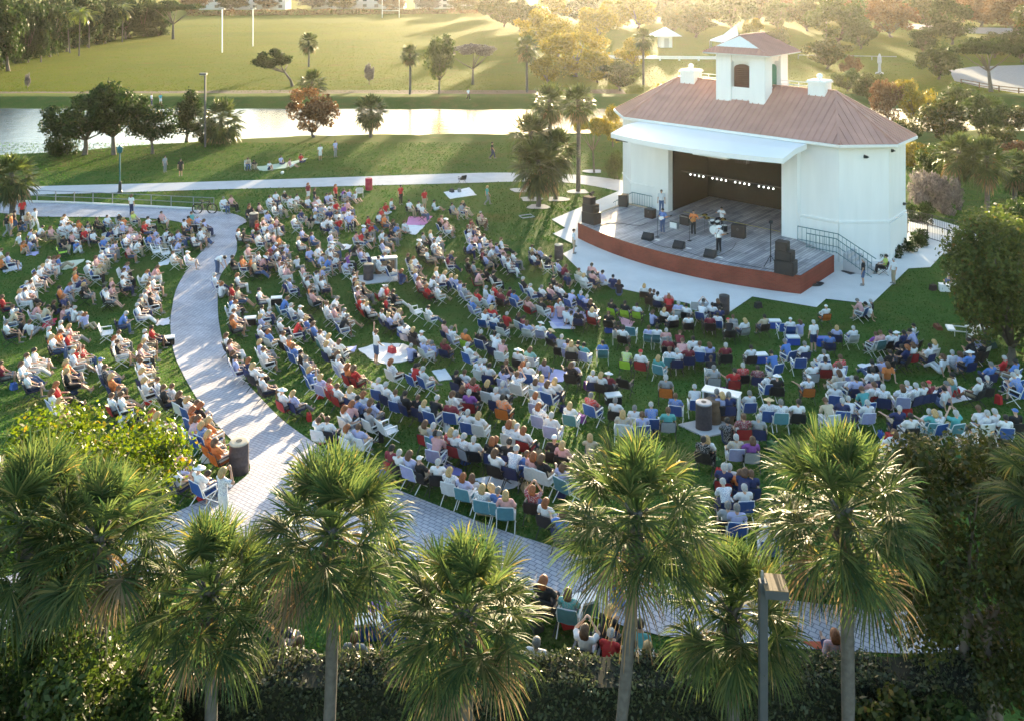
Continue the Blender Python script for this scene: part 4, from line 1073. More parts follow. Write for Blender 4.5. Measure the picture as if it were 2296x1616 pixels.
def printed(m, k):
    # some clothes carry a loose print: which ones is settled per object
    nt = m.node_tree; b = nt.nodes['Principled BSDF']; src = b.inputs['Base Color'].links[0].from_socket
    oi = nt.nodes.new('ShaderNodeObjectInfo'); tc = nt.nodes.new('ShaderNodeTexCoord'); vo = nt.nodes.new('ShaderNodeTexVoronoi'); vo.inputs['Scale'].default_value = 30
    nt.links.new(tc.outputs['Object'], vo.inputs['Vector'])
    a = nt.nodes.new('ShaderNodeMath'); a.operation = 'LESS_THAN'; a.inputs[1].default_value = .42; nt.links.new(vo.outputs[0], a.inputs[0])
    c = nt.nodes.new('ShaderNodeMath'); c.operation = 'GREATER_THAN'; c.inputs[1].default_value = .74; nt.links.new(oi.outputs['Random'], c.inputs[0])
    d = nt.nodes.new('ShaderNodeMath'); d.operation = 'MULTIPLY'; nt.links.new(a.outputs[0], d.inputs[0]); nt.links.new(c.outputs[0], d.inputs[1])
    x = nt.nodes.new('ShaderNodeMix'); x.data_type = 'RGBA'; nt.links.new(d.outputs[0], x.inputs[0]); nt.links.new(src, x.inputs[6])
    x.inputs[7].default_value = (.42, .42, .52, 1) if k in 'wplty' else (.38, .36, .36, 1)
    nt.links.new(x.outputs[2], b.inputs['Base Color'])
for k_, m_ in SHIRT.items(): printed(m_, k_)
SNAME = {'w': 'white', 'p': 'pink', 'r': 'red', 'o': 'orange', 'b': 'blue', 'n': 'navy', 'l': 'lavender', 'g': 'grey', 'k': 'black', 't': 'tan', 'y': 'lime', 'm': 'maroon', 'u': 'purple', 'e': 'teal'}
PANTS = {k: pm('%s trousers cloth' % n, c, .85, .10, 14, objvar=.15) for k, (n, c) in {
 'k': ('black', (.024, .024, .027)), 'j': ('denim', (.07, .11, .22)), 't': ('khaki', (.38, .31, .21)), 'w': ('white', (.66, .66, .66)), 'g': ('grey', (.24, .24, .25)), 'n': ('navy', (.03, .04, .10))}.items()}
PNAME = {'k': 'black', 'j': 'denim', 't': 'khaki', 'w': 'white', 'g': 'grey', 'n': 'navy'}
HAIRC = {k: pm('%s hair' % n, c, .6, .42, 34) for k, (n, c) in {'b': ('brown', (.12, .06, .032)), 'd': ('dark', (.022, .018, .016)), 'g': ('grey', (.17, .165, .16)), 'w': ('white', (.40, .395, .385)),
 'y': ('blond', (.46, .30, .13)), 'r': ('auburn', (.26, .085, .03)), 'h': ('white hat', (.74, .74, .74)), 'H': ('straw', (.62, .47, .25)), 'c': ('red cap', (.55, .03, .04)), 'v': ('blue cap', (.06, .16, .45))}.items()}
HNAME = {'b': 'brown hair', 'd': 'dark hair', 'g': 'grey hair', 'w': 'white hair', 'y': 'blond hair', 'r': 'auburn hair', 'h': 'a white hat', 'H': 'a straw hat', 'c': 'a red cap', 'v': 'a blue cap'}

DG = None
def solidify(mb, name, vox, ratio):
    """joins the overlapping limbs of mb to one continuous surface"""
    o = mb.build('tmp', SKIN[0])
    m = o.modifiers.new('r', 'REMESH'); m.mode = 'VOXEL'; m.voxel_size = vox; m.use_smooth_shade = True
    s_ = o.modifiers.new('s', 'SMOOTH'); s_.factor = .4; s_.iterations = 2
    d = o.modifiers.new('d', 'DECIMATE'); d.ratio = ratio
    bpy.context.view_layer.update()
    me = bpy.data.meshes.new_from_object(o.evaluated_get(bpy.context.evaluated_depsgraph_get()))
    me.name = name; bpy.data.objects.remove(o)
    return me

def paint_body(me, J):
    h = J['hd']; ax = (h-J['nb']).normalized(); fw = Vector((0, 1, 0)); fw = (fw-ax*fw.dot(ax)).normalized()
    eyes = [h+fw*.088+ax*.018+Vector((s*.031, 0, 0)) for s in (-1, 1)]; lip = h+fw*.092-ax*.062
    me.materials.clear()
    for m in (SKIN[0], SHOE, EYE, LIP): me.materials.append(m)
    for p in me.polygons:
        c = p.center; i = 0
        for q in (0, 1):
            a = J['an'][q]+V3(0, -.03, -.035); b = J['to'][q]; t = max(0, min(1, (c-a).dot(b-a)/(b-a).length_squared))
            if (c-(a+(b-a)*t)).length < .058 and c.z < J['an'][q].z+.03: i = 1
        if min((c-e).length for e in eyes) < .017: i = 2
        d = c-lip
        if abs(d.x) < .026 and abs(d.z)+abs(d.y-0)*.5 < .014: i = 3
        p.material_index = i
    return me

PM = {}
for name, J in POSES.items():
    PM[name] = dict(
        body=paint_body(solidify(body_mb(J), 'body', .0115, .22), J),
        shirt=solidify(body_mb(J, .014, 'shirt'), 'shirt', .016, .35),
        trousers=solidify(body_mb(J, .012, 'trousers'), 'trousers', .016, .35),
        shorts=solidify(body_mb(J, .016, 'shorts'), 'shorts', .016, .35), J=J)
for name in ('bend', 'stand', 'walk'):
    PM[name]['dress'] = solidify(body_mb(POSES[name], .015, 'dress'), 'dress', .018, .35)

def hair_mesh(kind):
    mb = MB(); n = 14
    def cap(r, zmin_front, zmin_back, grow=0):
        rings = []
        for i in range(8):
            e = i/7; ring = []
            for k in range(n):
                a = 2*math.pi*k/n; y = math.sin(a); zm = zmin_back+(zmin_front-zmin_back)*(y*.5+.5)**1.6
                z = .113+(zm-.113)*e; zz = max(-1, min(1, (z-.01)/.105)); rad = math.sqrt(max(0, 1-zz*zz)) if z > .01 else 1.0
                ring.append((math.cos(a)*(.086+r)*rad, y*(.106+r)*rad-.006, z))
            rings.append(ring)
        vs = [p for r_ in rings for p in r_]
        fs = [(i*n+k, (i+1)*n+k, (i+1)*n+(k+1) % n, i*n+(k+1) % n) for i in range(7) for k in range(n)]
        mb.add(vs, fs+[tuple(range(n))])
    if kind == 'short': cap(.008, .055, -.075)
    elif kind == 'long':
        cap(.014, .055, -.10)
        mb.tube([(0, -.085, .03), (0, -.095, -.05), (0, -.095, -.13), (0, -.085, -.18)], [(.085, .03), (.108, .042), (.105, .038), (.075, .018)], 10, (1, 0, 0))
    elif kind == 'cap':
        cap(.012, .045, .01); mb.tube([(0, .08, .05), (0, .15, .045), (0, .19, .035)], [(.07, .008), (.07, .006), (.04, .004)], 10, (1, 0, 0))
    else:
        cap(.014, .05, .03); mb.lathe((0, 0, .02), [(.10, .03), (.17, .012), (.20, -.004), (.20, .004), (.17, .022), (.10, .045)], 18)
    if kind in ('short', 'long'):       # uneven hair
        rr = random.Random(len(kind)); mb.v = [(x*(1+rr.uniform(-.02, .10)), y*(1+rr.uniform(-.02, .10)), z+rr.uniform(-.006, .012)) for x, y, z in mb.v]
    return mb.mesh(kind, HAIRC['b'], True)
HM = {k: hair_mesh(k) for k in ('short', 'long', 'cap', 'hat')}

def head_pose(J):
    h = J['hd']; ax = (h-J['nb']).normalized()
    f = Vector((0, 1, 0)); f = (f-ax*f.dot(ax)).normalized(); x = f.cross(ax)
    return h, Matrix((x, f, ax)).transposed().to_euler()

def setmat(o, m):
    o.material_slots[0].link = 'OBJECT'; o.material_slots[0].material = m

def make_person(loc, yaw, pose, shirt, hair, low, pants, skin, scale, label=None, group=None, wear='shirt'):
    d = PM[pose]; J = d['J']
    o = bpy.data.objects.new('person', d['body']); link(o)
    o.location = loc; o.rotation_euler = (0, 0, yaw); o.scale = (scale,)*3
    setmat(o, SKIN[skin]); tag(o, label, 'person', group)
    s_ = link(bpy.data.objects.new('shirt', d['shirt']), o); setmat(s_, SHIRT[shirt])
    t = link(bpy.data.objects.new(low, d[low]), o); setmat(t, SHIRT[shirt] if low == 'dress' else PANTS[pants])
    k = hair_kind(hair, o.location.x)
    q = link(bpy.data.objects.new('hat' if k in ('cap', 'hat') else 'hair', HM[k]), o); setmat(q, HAIRC[hair])
    h, e = head_pose(J); q.location = h; q.rotation_euler = e
    return o

def hair_kind(c, x):
    if c == 'H': return 'hat'
    if c == 'h': return ['hat', 'cap'][int(x*7) % 2]
    if c in 'cv': return 'cap'
    if c in 'yr': return 'long'
    if c == 'b': return ['short', 'long'][int(x*13) % 2]
    return 'short'

# ------------------------------------------------------------ chairs
FAB = {k: pm('%s chair fabric' % n, c, .7, .12, 9, objvar=.1) for k, (n, c) in {
 'w': ('white', (.68, .69, .71)), 'b': ('blue', (.035, .10, .34)), 'e': ('teal', (.10, .27, .33)), 'n': ('navy', (.025, .040, .13)), 'k': ('black', (.020, .020, .024)),
 'r': ('dark red', (.32, .025, .03)), 'o': ('orange', (.60, .16, .03)), 'y': ('lime', (.38, .62, .05)), 'g': ('grey', (.32, .34, .38)), 'l': ('lavender', (.36, .37, .62))}.items()}
FNAME = {'w': 'white', 'b': 'blue', 'e': 'teal', 'n': 'navy', 'k': 'black', 'r': 'dark red', 'o': 'orange', 'y': 'lime', 'g': 'grey', 'l': 'lavender'}
def sheet(mb, P, t=.012):
    P = [[Vector(p) for p in r] for r in P]; nr = len(P); nc = len(P[0]); vs = [p for r in P for p in r]
    nn = (P[0][1]-P[0][0]).cross(P[1][0]-P[0][0]).normalized()*t
    m_ = len(vs); vs2 = vs+[p+nn for p in vs]; fs = []
    for i in range(nr-1):
        for j in range(nc-1):
            a = i*nc+j; fs.append((a, a+nc, a+nc+1, a+1)); fs.append((m_+a, m_+a+1, m_+a+nc+1, m_+a+nc))
    for i in range(nr-1):
        for j in (0, nc-1): a = i*nc+j; fs.append((a, a+nc, m_+a+nc, m_+a))
    for j in range(nc-1):
        for i in (0, nr-1): a = i*nc+j; fs.append((a, a+1, m_+a+1, m_+a))
    mb.add(vs2, fs)
def chair_parts(kind):
    """list of (part name, mesh, is fabric)"""
    out = []; fr = M['plastic'] if kind == 'lawn' else M['darkmetal']
    x = .26; zb = .86 if kind == 'lawn' else .80; yb = -.40 if kind == 'lawn' else -.37
    mb = MB(); sheet(mb, [[(-x, .27, .43), (0, .27, .415), (x, .27, .43)], [(-x, .02, .41), (0, .02, .38), (x, .02, .41)], [(-x, -.24, .39), (0, -.24, .36), (x, -.24, .39)]]); out.append(('seat', mb.mesh('seat', FAB['w']), True))
    mb = MB(); sheet(mb, [[(-x, -.26, .42), (0, -.28, .42), (x, -.26, .42)], [(-x, -.34, .70), (0, -.37, .70), (x, -.34, .70)], [(-x*.96, yb, zb), (0, yb-.03, zb), (x*.96, yb, zb)]]); out.append(('backrest', mb.mesh('backrest', FAB['w']), True))
    mb = MB(); r = .016
    mb.tube([(-x-.01, -.24, .39), (-x-.01, .27, .43), (x+.01, .27, .43), (x+.01, -.24, .39)], r, 5)
    mb.tube([(-x-.01, -.24, .39), (-x-.01, -.34, .70), (-x*.97, yb, zb), (x*.97, yb, zb), (x+.01, -.34, .70), (x+.01, -.24, .39)], r, 5)
    out.append(('frame', mb.mesh('frame', fr), False))
    for s in (-1, 1):
        mb = MB(); mb.box((s*(x+.03), -.05, .635), (.055, .50, .028)); out.append(('armrest', mb.mesh('armrest', fr), False))
        mb = MB(); mb.tube([(s*(x+.03), .19, .62), (s*(x+.03), .21, .43), (s*(x+.03), -.34, 0)], r, 5); out.append(('leg', mb.mesh('leg', fr), False))
        mb = MB(); mb.tube([(s*(x+.035), -.28, .62), (s*(x+.035), -.20, .40), (s*(x+.035), .30, 0)], r, 5); out.append(('leg', mb.mesh('leg', fr), False))
    return out
def merged(parts, names, nm):
    """far chairs: legs and armrests stay with the frame"""
    vs = []; fs = []; mt = None
    for n, me, fab in parts:
        if n in names:
            b = len(vs); vs += [tuple(v.co) for v in me.vertices]; fs += [[b+i for i in p.vertices] for p in me.polygons]; mt = me.materials[0]
    m = bpy.data.meshes.new(nm); m.from_pydata(vs, [], fs); m.materials.append(mt); m.update(); return m
CH = {k: chair_parts(k) for k in ('lawn', 'camp')}
CHF = {k: [('seat', v[0][1], True), ('backrest', v[1][1], True), ('frame', merged(v, ('frame', 'armrest', 'leg'), 'frame'), False)] for k, v in CH.items()}
def make_chair(loc, yaw, kind, col, full, label, group, scale=1.0):
    t = empty('lawn_chair' if kind == 'lawn' else 'camp_chair', loc, yaw, label, 'chair', group); t.scale = (scale,)*3
    for n, me, fab in (CH if full else CHF)[kind]:
        o = link(bpy.data.objects.new(n, me), t)
        if fab: setmat(o, FAB[col])
    return t
# ------------------------------------------------------------ where everybody sits: head places read off the photograph, survey sheet by survey sheet
# each entry: x,y (in tens on the sheet) shirt hair seat   seat: '-' on the grass, 's' standing, else chair colour
SHEETS = [
((0, 430.5), '''30,12rds 47,24wbs 20,27kds 9,32kds 15,31oys 28,38kd- 177,5wbs 87,32wbw 68,48pbg 82,44wgw 106,40oro 118,42kdk 130,36kbk 144,33pdw 160,30khw 166,36oyb 179,28yyw
199,35pdw 217,28pdk 194,42rrr 92,43wdw 100,46wbw 113,51ryr 119,47wgw 96,56pbw 125,54pdn 155,46wgw 175,46pbw 172,55pbw 208,52lgb 224,52wdw 228,56kdk 42,52tb- 26,57wy- 85,61kdn 139,62byb
168,60wyw 188,56pbw 200,58bdb 212,60lgl 32,68or- 41,65lg- 2,78wb- 3,88oy- 66,89wbw 73,88pb- 79,87br- 144,73pgl 156,68tbl 136,81www 129,88pbw 118,95whw 188,66wbw 172,74pdr 58,99wyw 53,102pww
47,110wbw 101,109oyw 172,97lbw 167,105wbw 199,107wrw 206,116www 200,124pbg 36,122www 42,121wbw 95,124lre 80,129odw 113,124kyw 140,128wdw 150,118pyw 165,115wbw 27,133wyw 34,131wbw 190,140tgw
202,138kdw 153,127pbw 3,141rbr 17,154wbk 53,152pbl 73,148kb- 86,156pb- 101,156ww- 185,152www 92,155wb-'''),
((382.7, 394.6), '''71,30wgw 81,28pbn 106,39kbk 119,38pdk 133,28wdw 141,23wdn 161,29wbw 170,26wdw 185,11mrs 194,18kbs 222,13rrs 215,24pbw 210,25ldw 184,30wyw 198,30wbb 139,39pbw 147,37wgw 175,47nbb 195,50wy- 189,55kd-
130,50lbw 142,57pbr 166,55wyw 205,60wdn 215,58wbn 216,39pbl 222,36rbl 224,50pr- 226,58rb- 28,50ebw 36,55lwl 24,56odk 45,60lbn 18,60pdo 18,72kbg 30,80wyw 40,72wdw 10,75lbl 2,80wbw 13,88pbw 22,103whw 3,103wbw
91,73wrn 98,73kdk 116,62rrr 125,66pbw 118,78wdw 130,75wbw 138,78pbn 145,82obr 172,84pyn 176,72tgw 215,77lwb 217,90phk 190,78bbg 104,95pgw 118,104wbw 130,105nrw 133,95mdn 158,95lgn 143,100pbw 152,104nbb
73,110wds 83,109kdk 96,110obb 108,110obo 198,95wbw 215,100wgw 206,106pbw 225,108wbl 59,133wwl 90,133wrw 82,148rdr 119,153wdw 160,122pbw 178,122pgw 150,118wbw 196,130wdw 203,138wbw 184,138pbk 188,150obg 160,140pbl 147,112pbw 170,110wb-'''),
((765.3, 394.6), '''3,19udw 10,20pbw 8,35pbr 3,40ubl 10,46pdw 4,50wbw 60,38rr- 68,32pr- 80,14rds 112,20rds 91,34wdk 104,36wdk 108,40wgk 125,34wd- 149,38gdw 164,35kyw 185,53tyk 175,60mbw 177,66wbw 135,55pbw 140,62pbw 50,51wdk
57,54oro 36,56rdr 53,45rbr 42,66rrr 70,60kbk 73,66wb- 85,62pb- 20,77pdw 26,77rbw 55,75wgw 60,80tbw 55,88lbw 22,92kdn 24,95pbw 110,78tdk 120,75wyw 105,92kyk 115,100pbk 125,88tbw 170,68kbw 172,74www 183,80pdw
186,88lbw 176,90pbk 190,100mbk 201,88pbw 215,85wbw 209,92ldb 192,80wbw 90,106kbw 94,116tyw 100,128lyw 128,125tyw 50,110wdw 64,117kdw 17,132wdw 21,145wyw 22,152pbw 143,108mbw 170,113kbk 178,117tdk 194,107ldn
218,105wbw 225,108wbb 140,130wyb 148,134lyb 155,136pyb 104,138prr 113,140kd- 115,148rrr 129,148www 160,143lbl 165,148gdl 195,125kdw 188,130pbr 195,150ww- 58,149whr 70,155kdk 183,155rbw 205,130kdw 214,155mbk 227,152md- 8,106ubl 5,115ldw'''),
((0, 699.6), '''8,14pgn 29,11kd- 40,13pb- 82,14www 82,27obo 91,29rww 70,33wyn 46,51wdw 36,58wbw 100,49ryw 98,53www 111,47rbe 29,69wbn 89,67oyw 90,78kyk 36,83whw 76,96rrr 70,106wbl 80,118yyb 90,130obw 135,64wvb 141,73kbn
150,85oyn 160,102kbk 150,111pbr 163,110wbw 187,60pbw 189,65pbw 160,27wbw 158,40kbw 170,2bwn 195,26www 194,38gyw 189,46prw 192,77wyw 195,90wyw 212,90wbw 220,100kbw 205,133orw 212,137pyw 110,2ww- 115,3lr- 1,68mbk'''),
((382.7, 663.7), '''2,120wbw 12,130kbw 23,137wyb 36,142obb 30,151orb 41,147krb 82,3bbb 88,8wrw 85,20wbn 83,28ork 75,52pbk 80,61pbk 84,76kbw 87,82ldl 105,85nrn 111,92wyk 123,107whk 150,126whr 165,129pyw 123,15wdw 121,27lyn
147,32wwg 120,42www 120,61tyw 125,71wbw 157,3bbe 162,12pwb 165,66brb 152,50tbk 160,56ogb 175,75kdk 182,83ggb 187,98byb 202,107lyl 214,113rbr 224,120wbr 183,30byb 192,37bbw 201,48wbe 213,53pyw 210,63wyw 225,76kbw
226,82www 220,14pgl 210,10wbw 227,60wbw'''),
((765.3, 663.7), '''24,2rbr 35,10wyk 30,8wbr 60,3rbk 55,20wbw 64,25lyn 65,14kdw 8,27kgb 117,15wdw 47,48wbs 97,44kyk 108,49whk 139,36pdn 148,43wgl 167,47ogy 188,48kwb 139,60mbn 170,65wwb 211,55wwn 218,63pbw 206,26wwb 223,24rw-
176,5bwl 215,33kdw 67,87wrw 94,67lw- 104,94rdb 110,97wwb 100,93wdb 9,93orr 17,95rbr 50,112wwb 60,118wwn 13,123wyn 30,130prw 22,136bdn 40,140lbn 5,150wrw 15,145prw 38,153tbw 73,128wbb 86,130kdn 103,135kbn
112,142wyn 129,138kwb 147,141mww 155,102kdn 166,101wbw 178,112rbk 163,123kbw 172,128uwr 208,125wwn 217,135odo 187,87www 199,92wdw 193,88ww- 218,100ldl 222,88kbw 217,117gwk 150,130wbw 170,155wwb 185,158wyw 197,115kyw'''),
((1148, 538.1), '''2,17wdk 28,18wbn 38,12lyk 52,23kdw 62,29tdw 73,35mbk 90,40tbw 97,47wyw 122,43ld- 136,49nd- 144,56kb- 178,61wyk 186,68kbk 191,69wbw 196,72wdn 211,76rrr 224,84lww 15,52kww 25,61www 56,50kdk 60,60pdk
40,63wgn 52,63pbn 65,62wdw 82,70lwb 93,71bwn 101,76lwn 106,82kbn 64,82wr- 74,93pd- 80,98wd- 87,94lw- 108,93wyr 130,98kbk 134,82kdy 152,84kdy 168,87wdy 143,112kdw 150,118wdw 184,117tbe 195,117wde 22,79pbr
16,104mdb 9,100kbw 39,112whl 53,122nHk 67,131gwk 75,136ldl 80,138tyk 89,138kdl 97,140edl 122,137bde 25,146ebw 8,148whk 155,148yby 173,150wcr 197,157eye 212,146wbe 222,148www 217,98wgk 205,93wyk 210,132mgk 226,125mbk 3,70bdb'''),
((1148, 807.2), '''44,2lb- 15,4orl 7,18wbw 22,5www 32,27pbw 40,25pyw 48,30wbw 58,26wyw 83,4pwk 80,5kbk 109,16wwn 120,18wyk 130,18mhk 106,46rgw 139,53pgk 78,59wye 32,45wrl 36,60wrl 53,73wwl 149,70tyw 165,63wgw 187,61bwb
175,72pbb 210,66ebg 220,47bbb 16,92prr 2,84wyw 7,88www 57,104khk 68,112pyk 105,103ty- 20,125bbb 29,127prw 40,130kbw 70,141lbe 6,120wwn 207,22gwo'''),
((1530.6, 645.7), '''28,17gdw 40,22wdw 50,27ndk 5,23wdk 8,37wdk 37,37mdk 47,35wdb 61,44kck 14,67wdk 9,79mww 23,74wbw 36,75lbn 58,76mwk 92,79wdk 110,38tdk 145,42whb 176,46wws 193,25who 198,62bdn 164,74wgn 190,85wgb 38,95kdw
42,106ggg 70,110rdr 81,103rwk 101,106mdn 117,115wwb 127,118khk 170,120who 119,88bdb 175,101wwg 192,95pdr 212,92rbw 210,104wbl 210,112tbw 16,134wwb 46,138ngn 53,142tyk 62,142ngn 90,140wgb 116,150wHb 132,152wge
156,152wdk 192,152tbw 205,130www 223,150www 215,150nwb 228,120www'''),
((1913.3, 568), '''13,9kws 44,4ydk 54,9wws 16,68gd- 22,71ww- 130,27lhs 144,19obl 0,100www 30,108ubw 36,106pbe 50,106wdk 58,107whw 68,106ndn 76,105ldk 81,97wdw 80,122pbr 72,125nrk 65,125kdk 103,124wdn 133,133ww- 157,133bhn
143,135lb- 120,138wb- 185,148bgn 203,140rwr 218,144bdb 49,132kdk 37,143lg- 25,146kd- 46,148ob- 25,155wkn 220,158wwb 155,118kdk 175,120kdk'''.replace('25,155wkn', '26,156wdn')),
((1913.3, 837.1), '''4,5ldw 25,8pgw 28,14pbr 40,17www 11,22ebb 19,38wwl 62,46nwn 84,15wwn 94,14wbn 102,12mcn 72,12wwn 66,17wbw 122,20wd- 130,9ey- 125,14pg- 133,2wd- 180,5kwk 169,8wwk 215,3bwb 102,50wwe 109,51eye 138,52ewe
168,48wbw 180,52www 190,50pwk 218,50kvk 205,58wdb 116,53wwb 157,72wdw 163,76www 55,78wbw 63,82pwn 77,56wdk'''),
((1530.6, 914.8), '''72,38twl 94,41ubg 33,40wyk 28,41kdk 82,10mbr 103,11gwn 60,17kd- 56,78nwr 63,78wwr 84,86nbn 77,86obn 92,87nbn 54,100wwn 83,106wwb 61,130ggk 73,133lgb 115,150wwb'''),
((765.3, 932.7), '''8,14wrw 23,13pbw 68,42mdr 78,48wwk 92,50lbl 105,57khk 130,61wwk 146,72wyw 113,8tbr 124,12twe 127,22bdl 132,25pgl 148,19ryr 154,22wwr 165,26wwg 178,30wwk 203,31krn 226,33kdn 208,30trk 164,80lre 190,95pye
221,104pye 201,96py- 211,99bge 176,82wb- 226,8wrw 207,47wbk'''),
((382.7, 932.7), '''31,2orn 37,3pbw 51,4oyb 47,9pyb 42,10byb 51,22oyo 60,33obo 10,44pro 5,68wbn 38,70whb 16,63py- 71,74wys 50,77kd- 199,4wbw 211,3wbk'''),
]
EXTRA = [  # u, v, shirt hair seat (on the 2296 wide picture)
 (1219, 1300, 'krk'), (1274, 1328, 'ebe'), (1312, 1411, 'wbk'), (1369, 1366, 'kyk'), (1370, 1420, 'rwr'), (1435, 1400, 'ede'), (1224, 1123, 'wrk'), (1194, 1094, 'mrk'), (1262, 1151, 'bbn'),
 (872, 1372, 'bbb'), (795, 1429, 'gbg'), (1203, 1440, 'wgk'), (1418, 1444, 'kbk'), (1452, 1449, 'pyk'), (627, 1391, 'nyn'), (672, 1439, 'kbk'), (1734, 1172, 'wdb'), (1802, 1243, 'wdn'), (1867, 1271, 'wgk'),
 (1925, 1201, 'wwk'), (1955, 1219, 'nwn'), (1716, 1276, 'kwk'), (1930, 1278, 'pbr'), (1385, 1216, 'bys'), (1872, 1421, 'pr-'), (370, 352, 'gds'), (405, 359, 'kds'), (718, 327, 'wds'), (752, 318, 'lds'),
 (1104, 321, 'kds'), (1050, 201, 'wbs'), (340, 212, 'wbs'), (360, 212, 'ebs'), (570, 361, 'kd-'), (604, 364, 'wb-'), (630, 352, 'lb-'), (650, 358, 'pb-'), (675, 347, 'rb-'), (1093, 419, 'eys'), (1287, 517, 'wds'),
 (1935, 583, None)]
EXTRA = [e for e in EXTRA if e[2]]
STAGE_C = Vector((11.0, 58.0, 0))
PLACES = [(60, 740, 'near the red blanket on the left lawn'), (60, 880, 'in the open grass at the far left'), (150, 830, 'above the lime green tree'), (130, 900, 'at the edge of the lime green tree'),
 (270, 790, 'in the middle of the left lawn'), (285, 735, 'near the white sitter left of walk'), (330, 760, 'left of the dark cooler by the walk'), (320, 830, 'on the left lawn beside the bend'),
 (350, 880, 'beside the left edge of the walk'), (430, 950, 'in the row left of the walk'), (410, 1050, 'left of the nearest brown barrel'), (480, 1040, 'at the nearest brown barrel'),
 (520, 730, 'at the right edge of the bend'), (520, 790, 'on the right kerb of the bend'), (570, 850, 'in the kerb row right of the walk'), (640, 900, 'low in the right kerb row'),
 (600, 730, 'in second row right of the walk'), (650, 780, 'among the blue chairs right of the walk'), (700, 840, 'in the second row above the fork'), (730, 760, 'left of the big white blanket'), (770, 830, 'near the red lounger'),
 (780, 920, 'just above the tallest left palm'), (740, 960, 'behind the crown of the tallest left palm'), (860, 780, 'on the big white blanket'), (850, 850, 'below the big white blanket'), (860, 890, 'at the left of the blue chair row'), (920, 920, 'in the blue chair row'),
 (950, 830, 'by the two tall blue loungers'), (910, 740, 'by the blue cooler with white lid'), (960, 740, 'around the empty white chair'), (1010, 750, 'just above the tall blue chair'), (1060, 790, 'by the tall blue chair'), (1040, 880, 'between the patterned and lavender blankets'),
 (1100, 850, 'left of the lavender blanket'), (1110, 770, 'in the row below the lilac blanket'), (1060, 930, 'below the patterned blanket'), (890, 1010, 'at the long blue blanket, left end'), (980, 1040, 'by the long blue blanket'),
 (1000, 960, 'just above the long blue blanket'), (1090, 1090, 'on the teal chairs by the walk'), (1100, 990, 'right of the long blue blanket'), (1160, 900, 'just under the lavender blanket'), (1190, 830, 'by the lavender blanket'), (1200, 930, 'in front of the white cushioned chairs'),
 (1160, 1010, 'in short row left of leaning palm'), (1210, 1130, 'by the walk left of leaning palm'), (1270, 700, 'on the lilac blanket'), (1200, 760, 'left of the straw hat'), (1250, 760, 'right of the straw hat'), (1340, 770, 'by the high backed teal chair'),
 (1390, 690, 'by the lime green chairs'), (1350, 720, 'left of the pink towel'), (1440, 740, 'in teal chairs under the pink towel'), (1490, 700, 'in the front row by the plaza'), (1300, 820, 'right of the lavender blanket'), (1380, 850, 'near the black chair with lavender cloth'),
 (1480, 790, 'in middle rows under the front barrel'), (1480, 850, 'left of the slab barrel, upper row'), (1340, 910, 'above the leaning palm'), (1430, 920, 'behind the top of the leaning palm'), (1500, 920, 'left of the slab barrel'), (1560, 880, 'above the slab barrel'),
 (1640, 700, 'beside the plaza edge barrel'), (1600, 790, 'in the middle of the right lawn'), (1690, 780, 'by the blue and white cooler'), (1680, 850, 'in the red and green chairs'), (1720, 720, 'on the lawn corner by the plaza'), (1650, 900, 'beside the white recycling box'), (1740, 900, 'in blue chairs by the recycling box'),
 (1830, 740, 'near the standing helper in white'), (1830, 830, 'by the empty blue chair'), (1820, 860, 'around the orange chair'), (1860, 890, 'behind the palm on the straight trunk'), (1950, 720, 'at the front of the right lawn'), (1960, 760, 'right of the standing helper in white'), (1960, 830, 'by the white sheet with red bag'),
 (2040, 780, 'left of the patchwork quilt'), (2110, 795, 'on the patchwork quilt'), (2200, 770, 'by the white camp cot'), (2040, 860, 'left of the large white sheet'), (2130, 860, 'on the large white sheet'), (2230, 810, 'under the tall leafy tree'), (1960, 930, 'above the olive tree'), (2100, 930, 'behind the olive tree'), (2200, 940, 'behind the olive tree, right half'),
 (1600, 990, 'between the two large palms'), (1660, 1000, 'in the pair of white chairs'), (1640, 1080, 'in the gap between the big palms'), (1800, 1230, 'under the palm on the straight trunk'), (1920, 1240, 'in the shade right of the straight trunk'), (1730, 1170, 'at the left of the straight trunked palm'),
 (1250, 1320, 'on the lower lawn by the hedge'), (1340, 1400, 'at the hedge left of the leaning trunk'), (1440, 1420, 'at the hedge right of the leaning trunk'), (830, 1400, 'in the shade behind the hedge'), (640, 1410, 'at the hedge below the tallest left palm'), (1870, 1420, 'on the walk at the hedge end')]

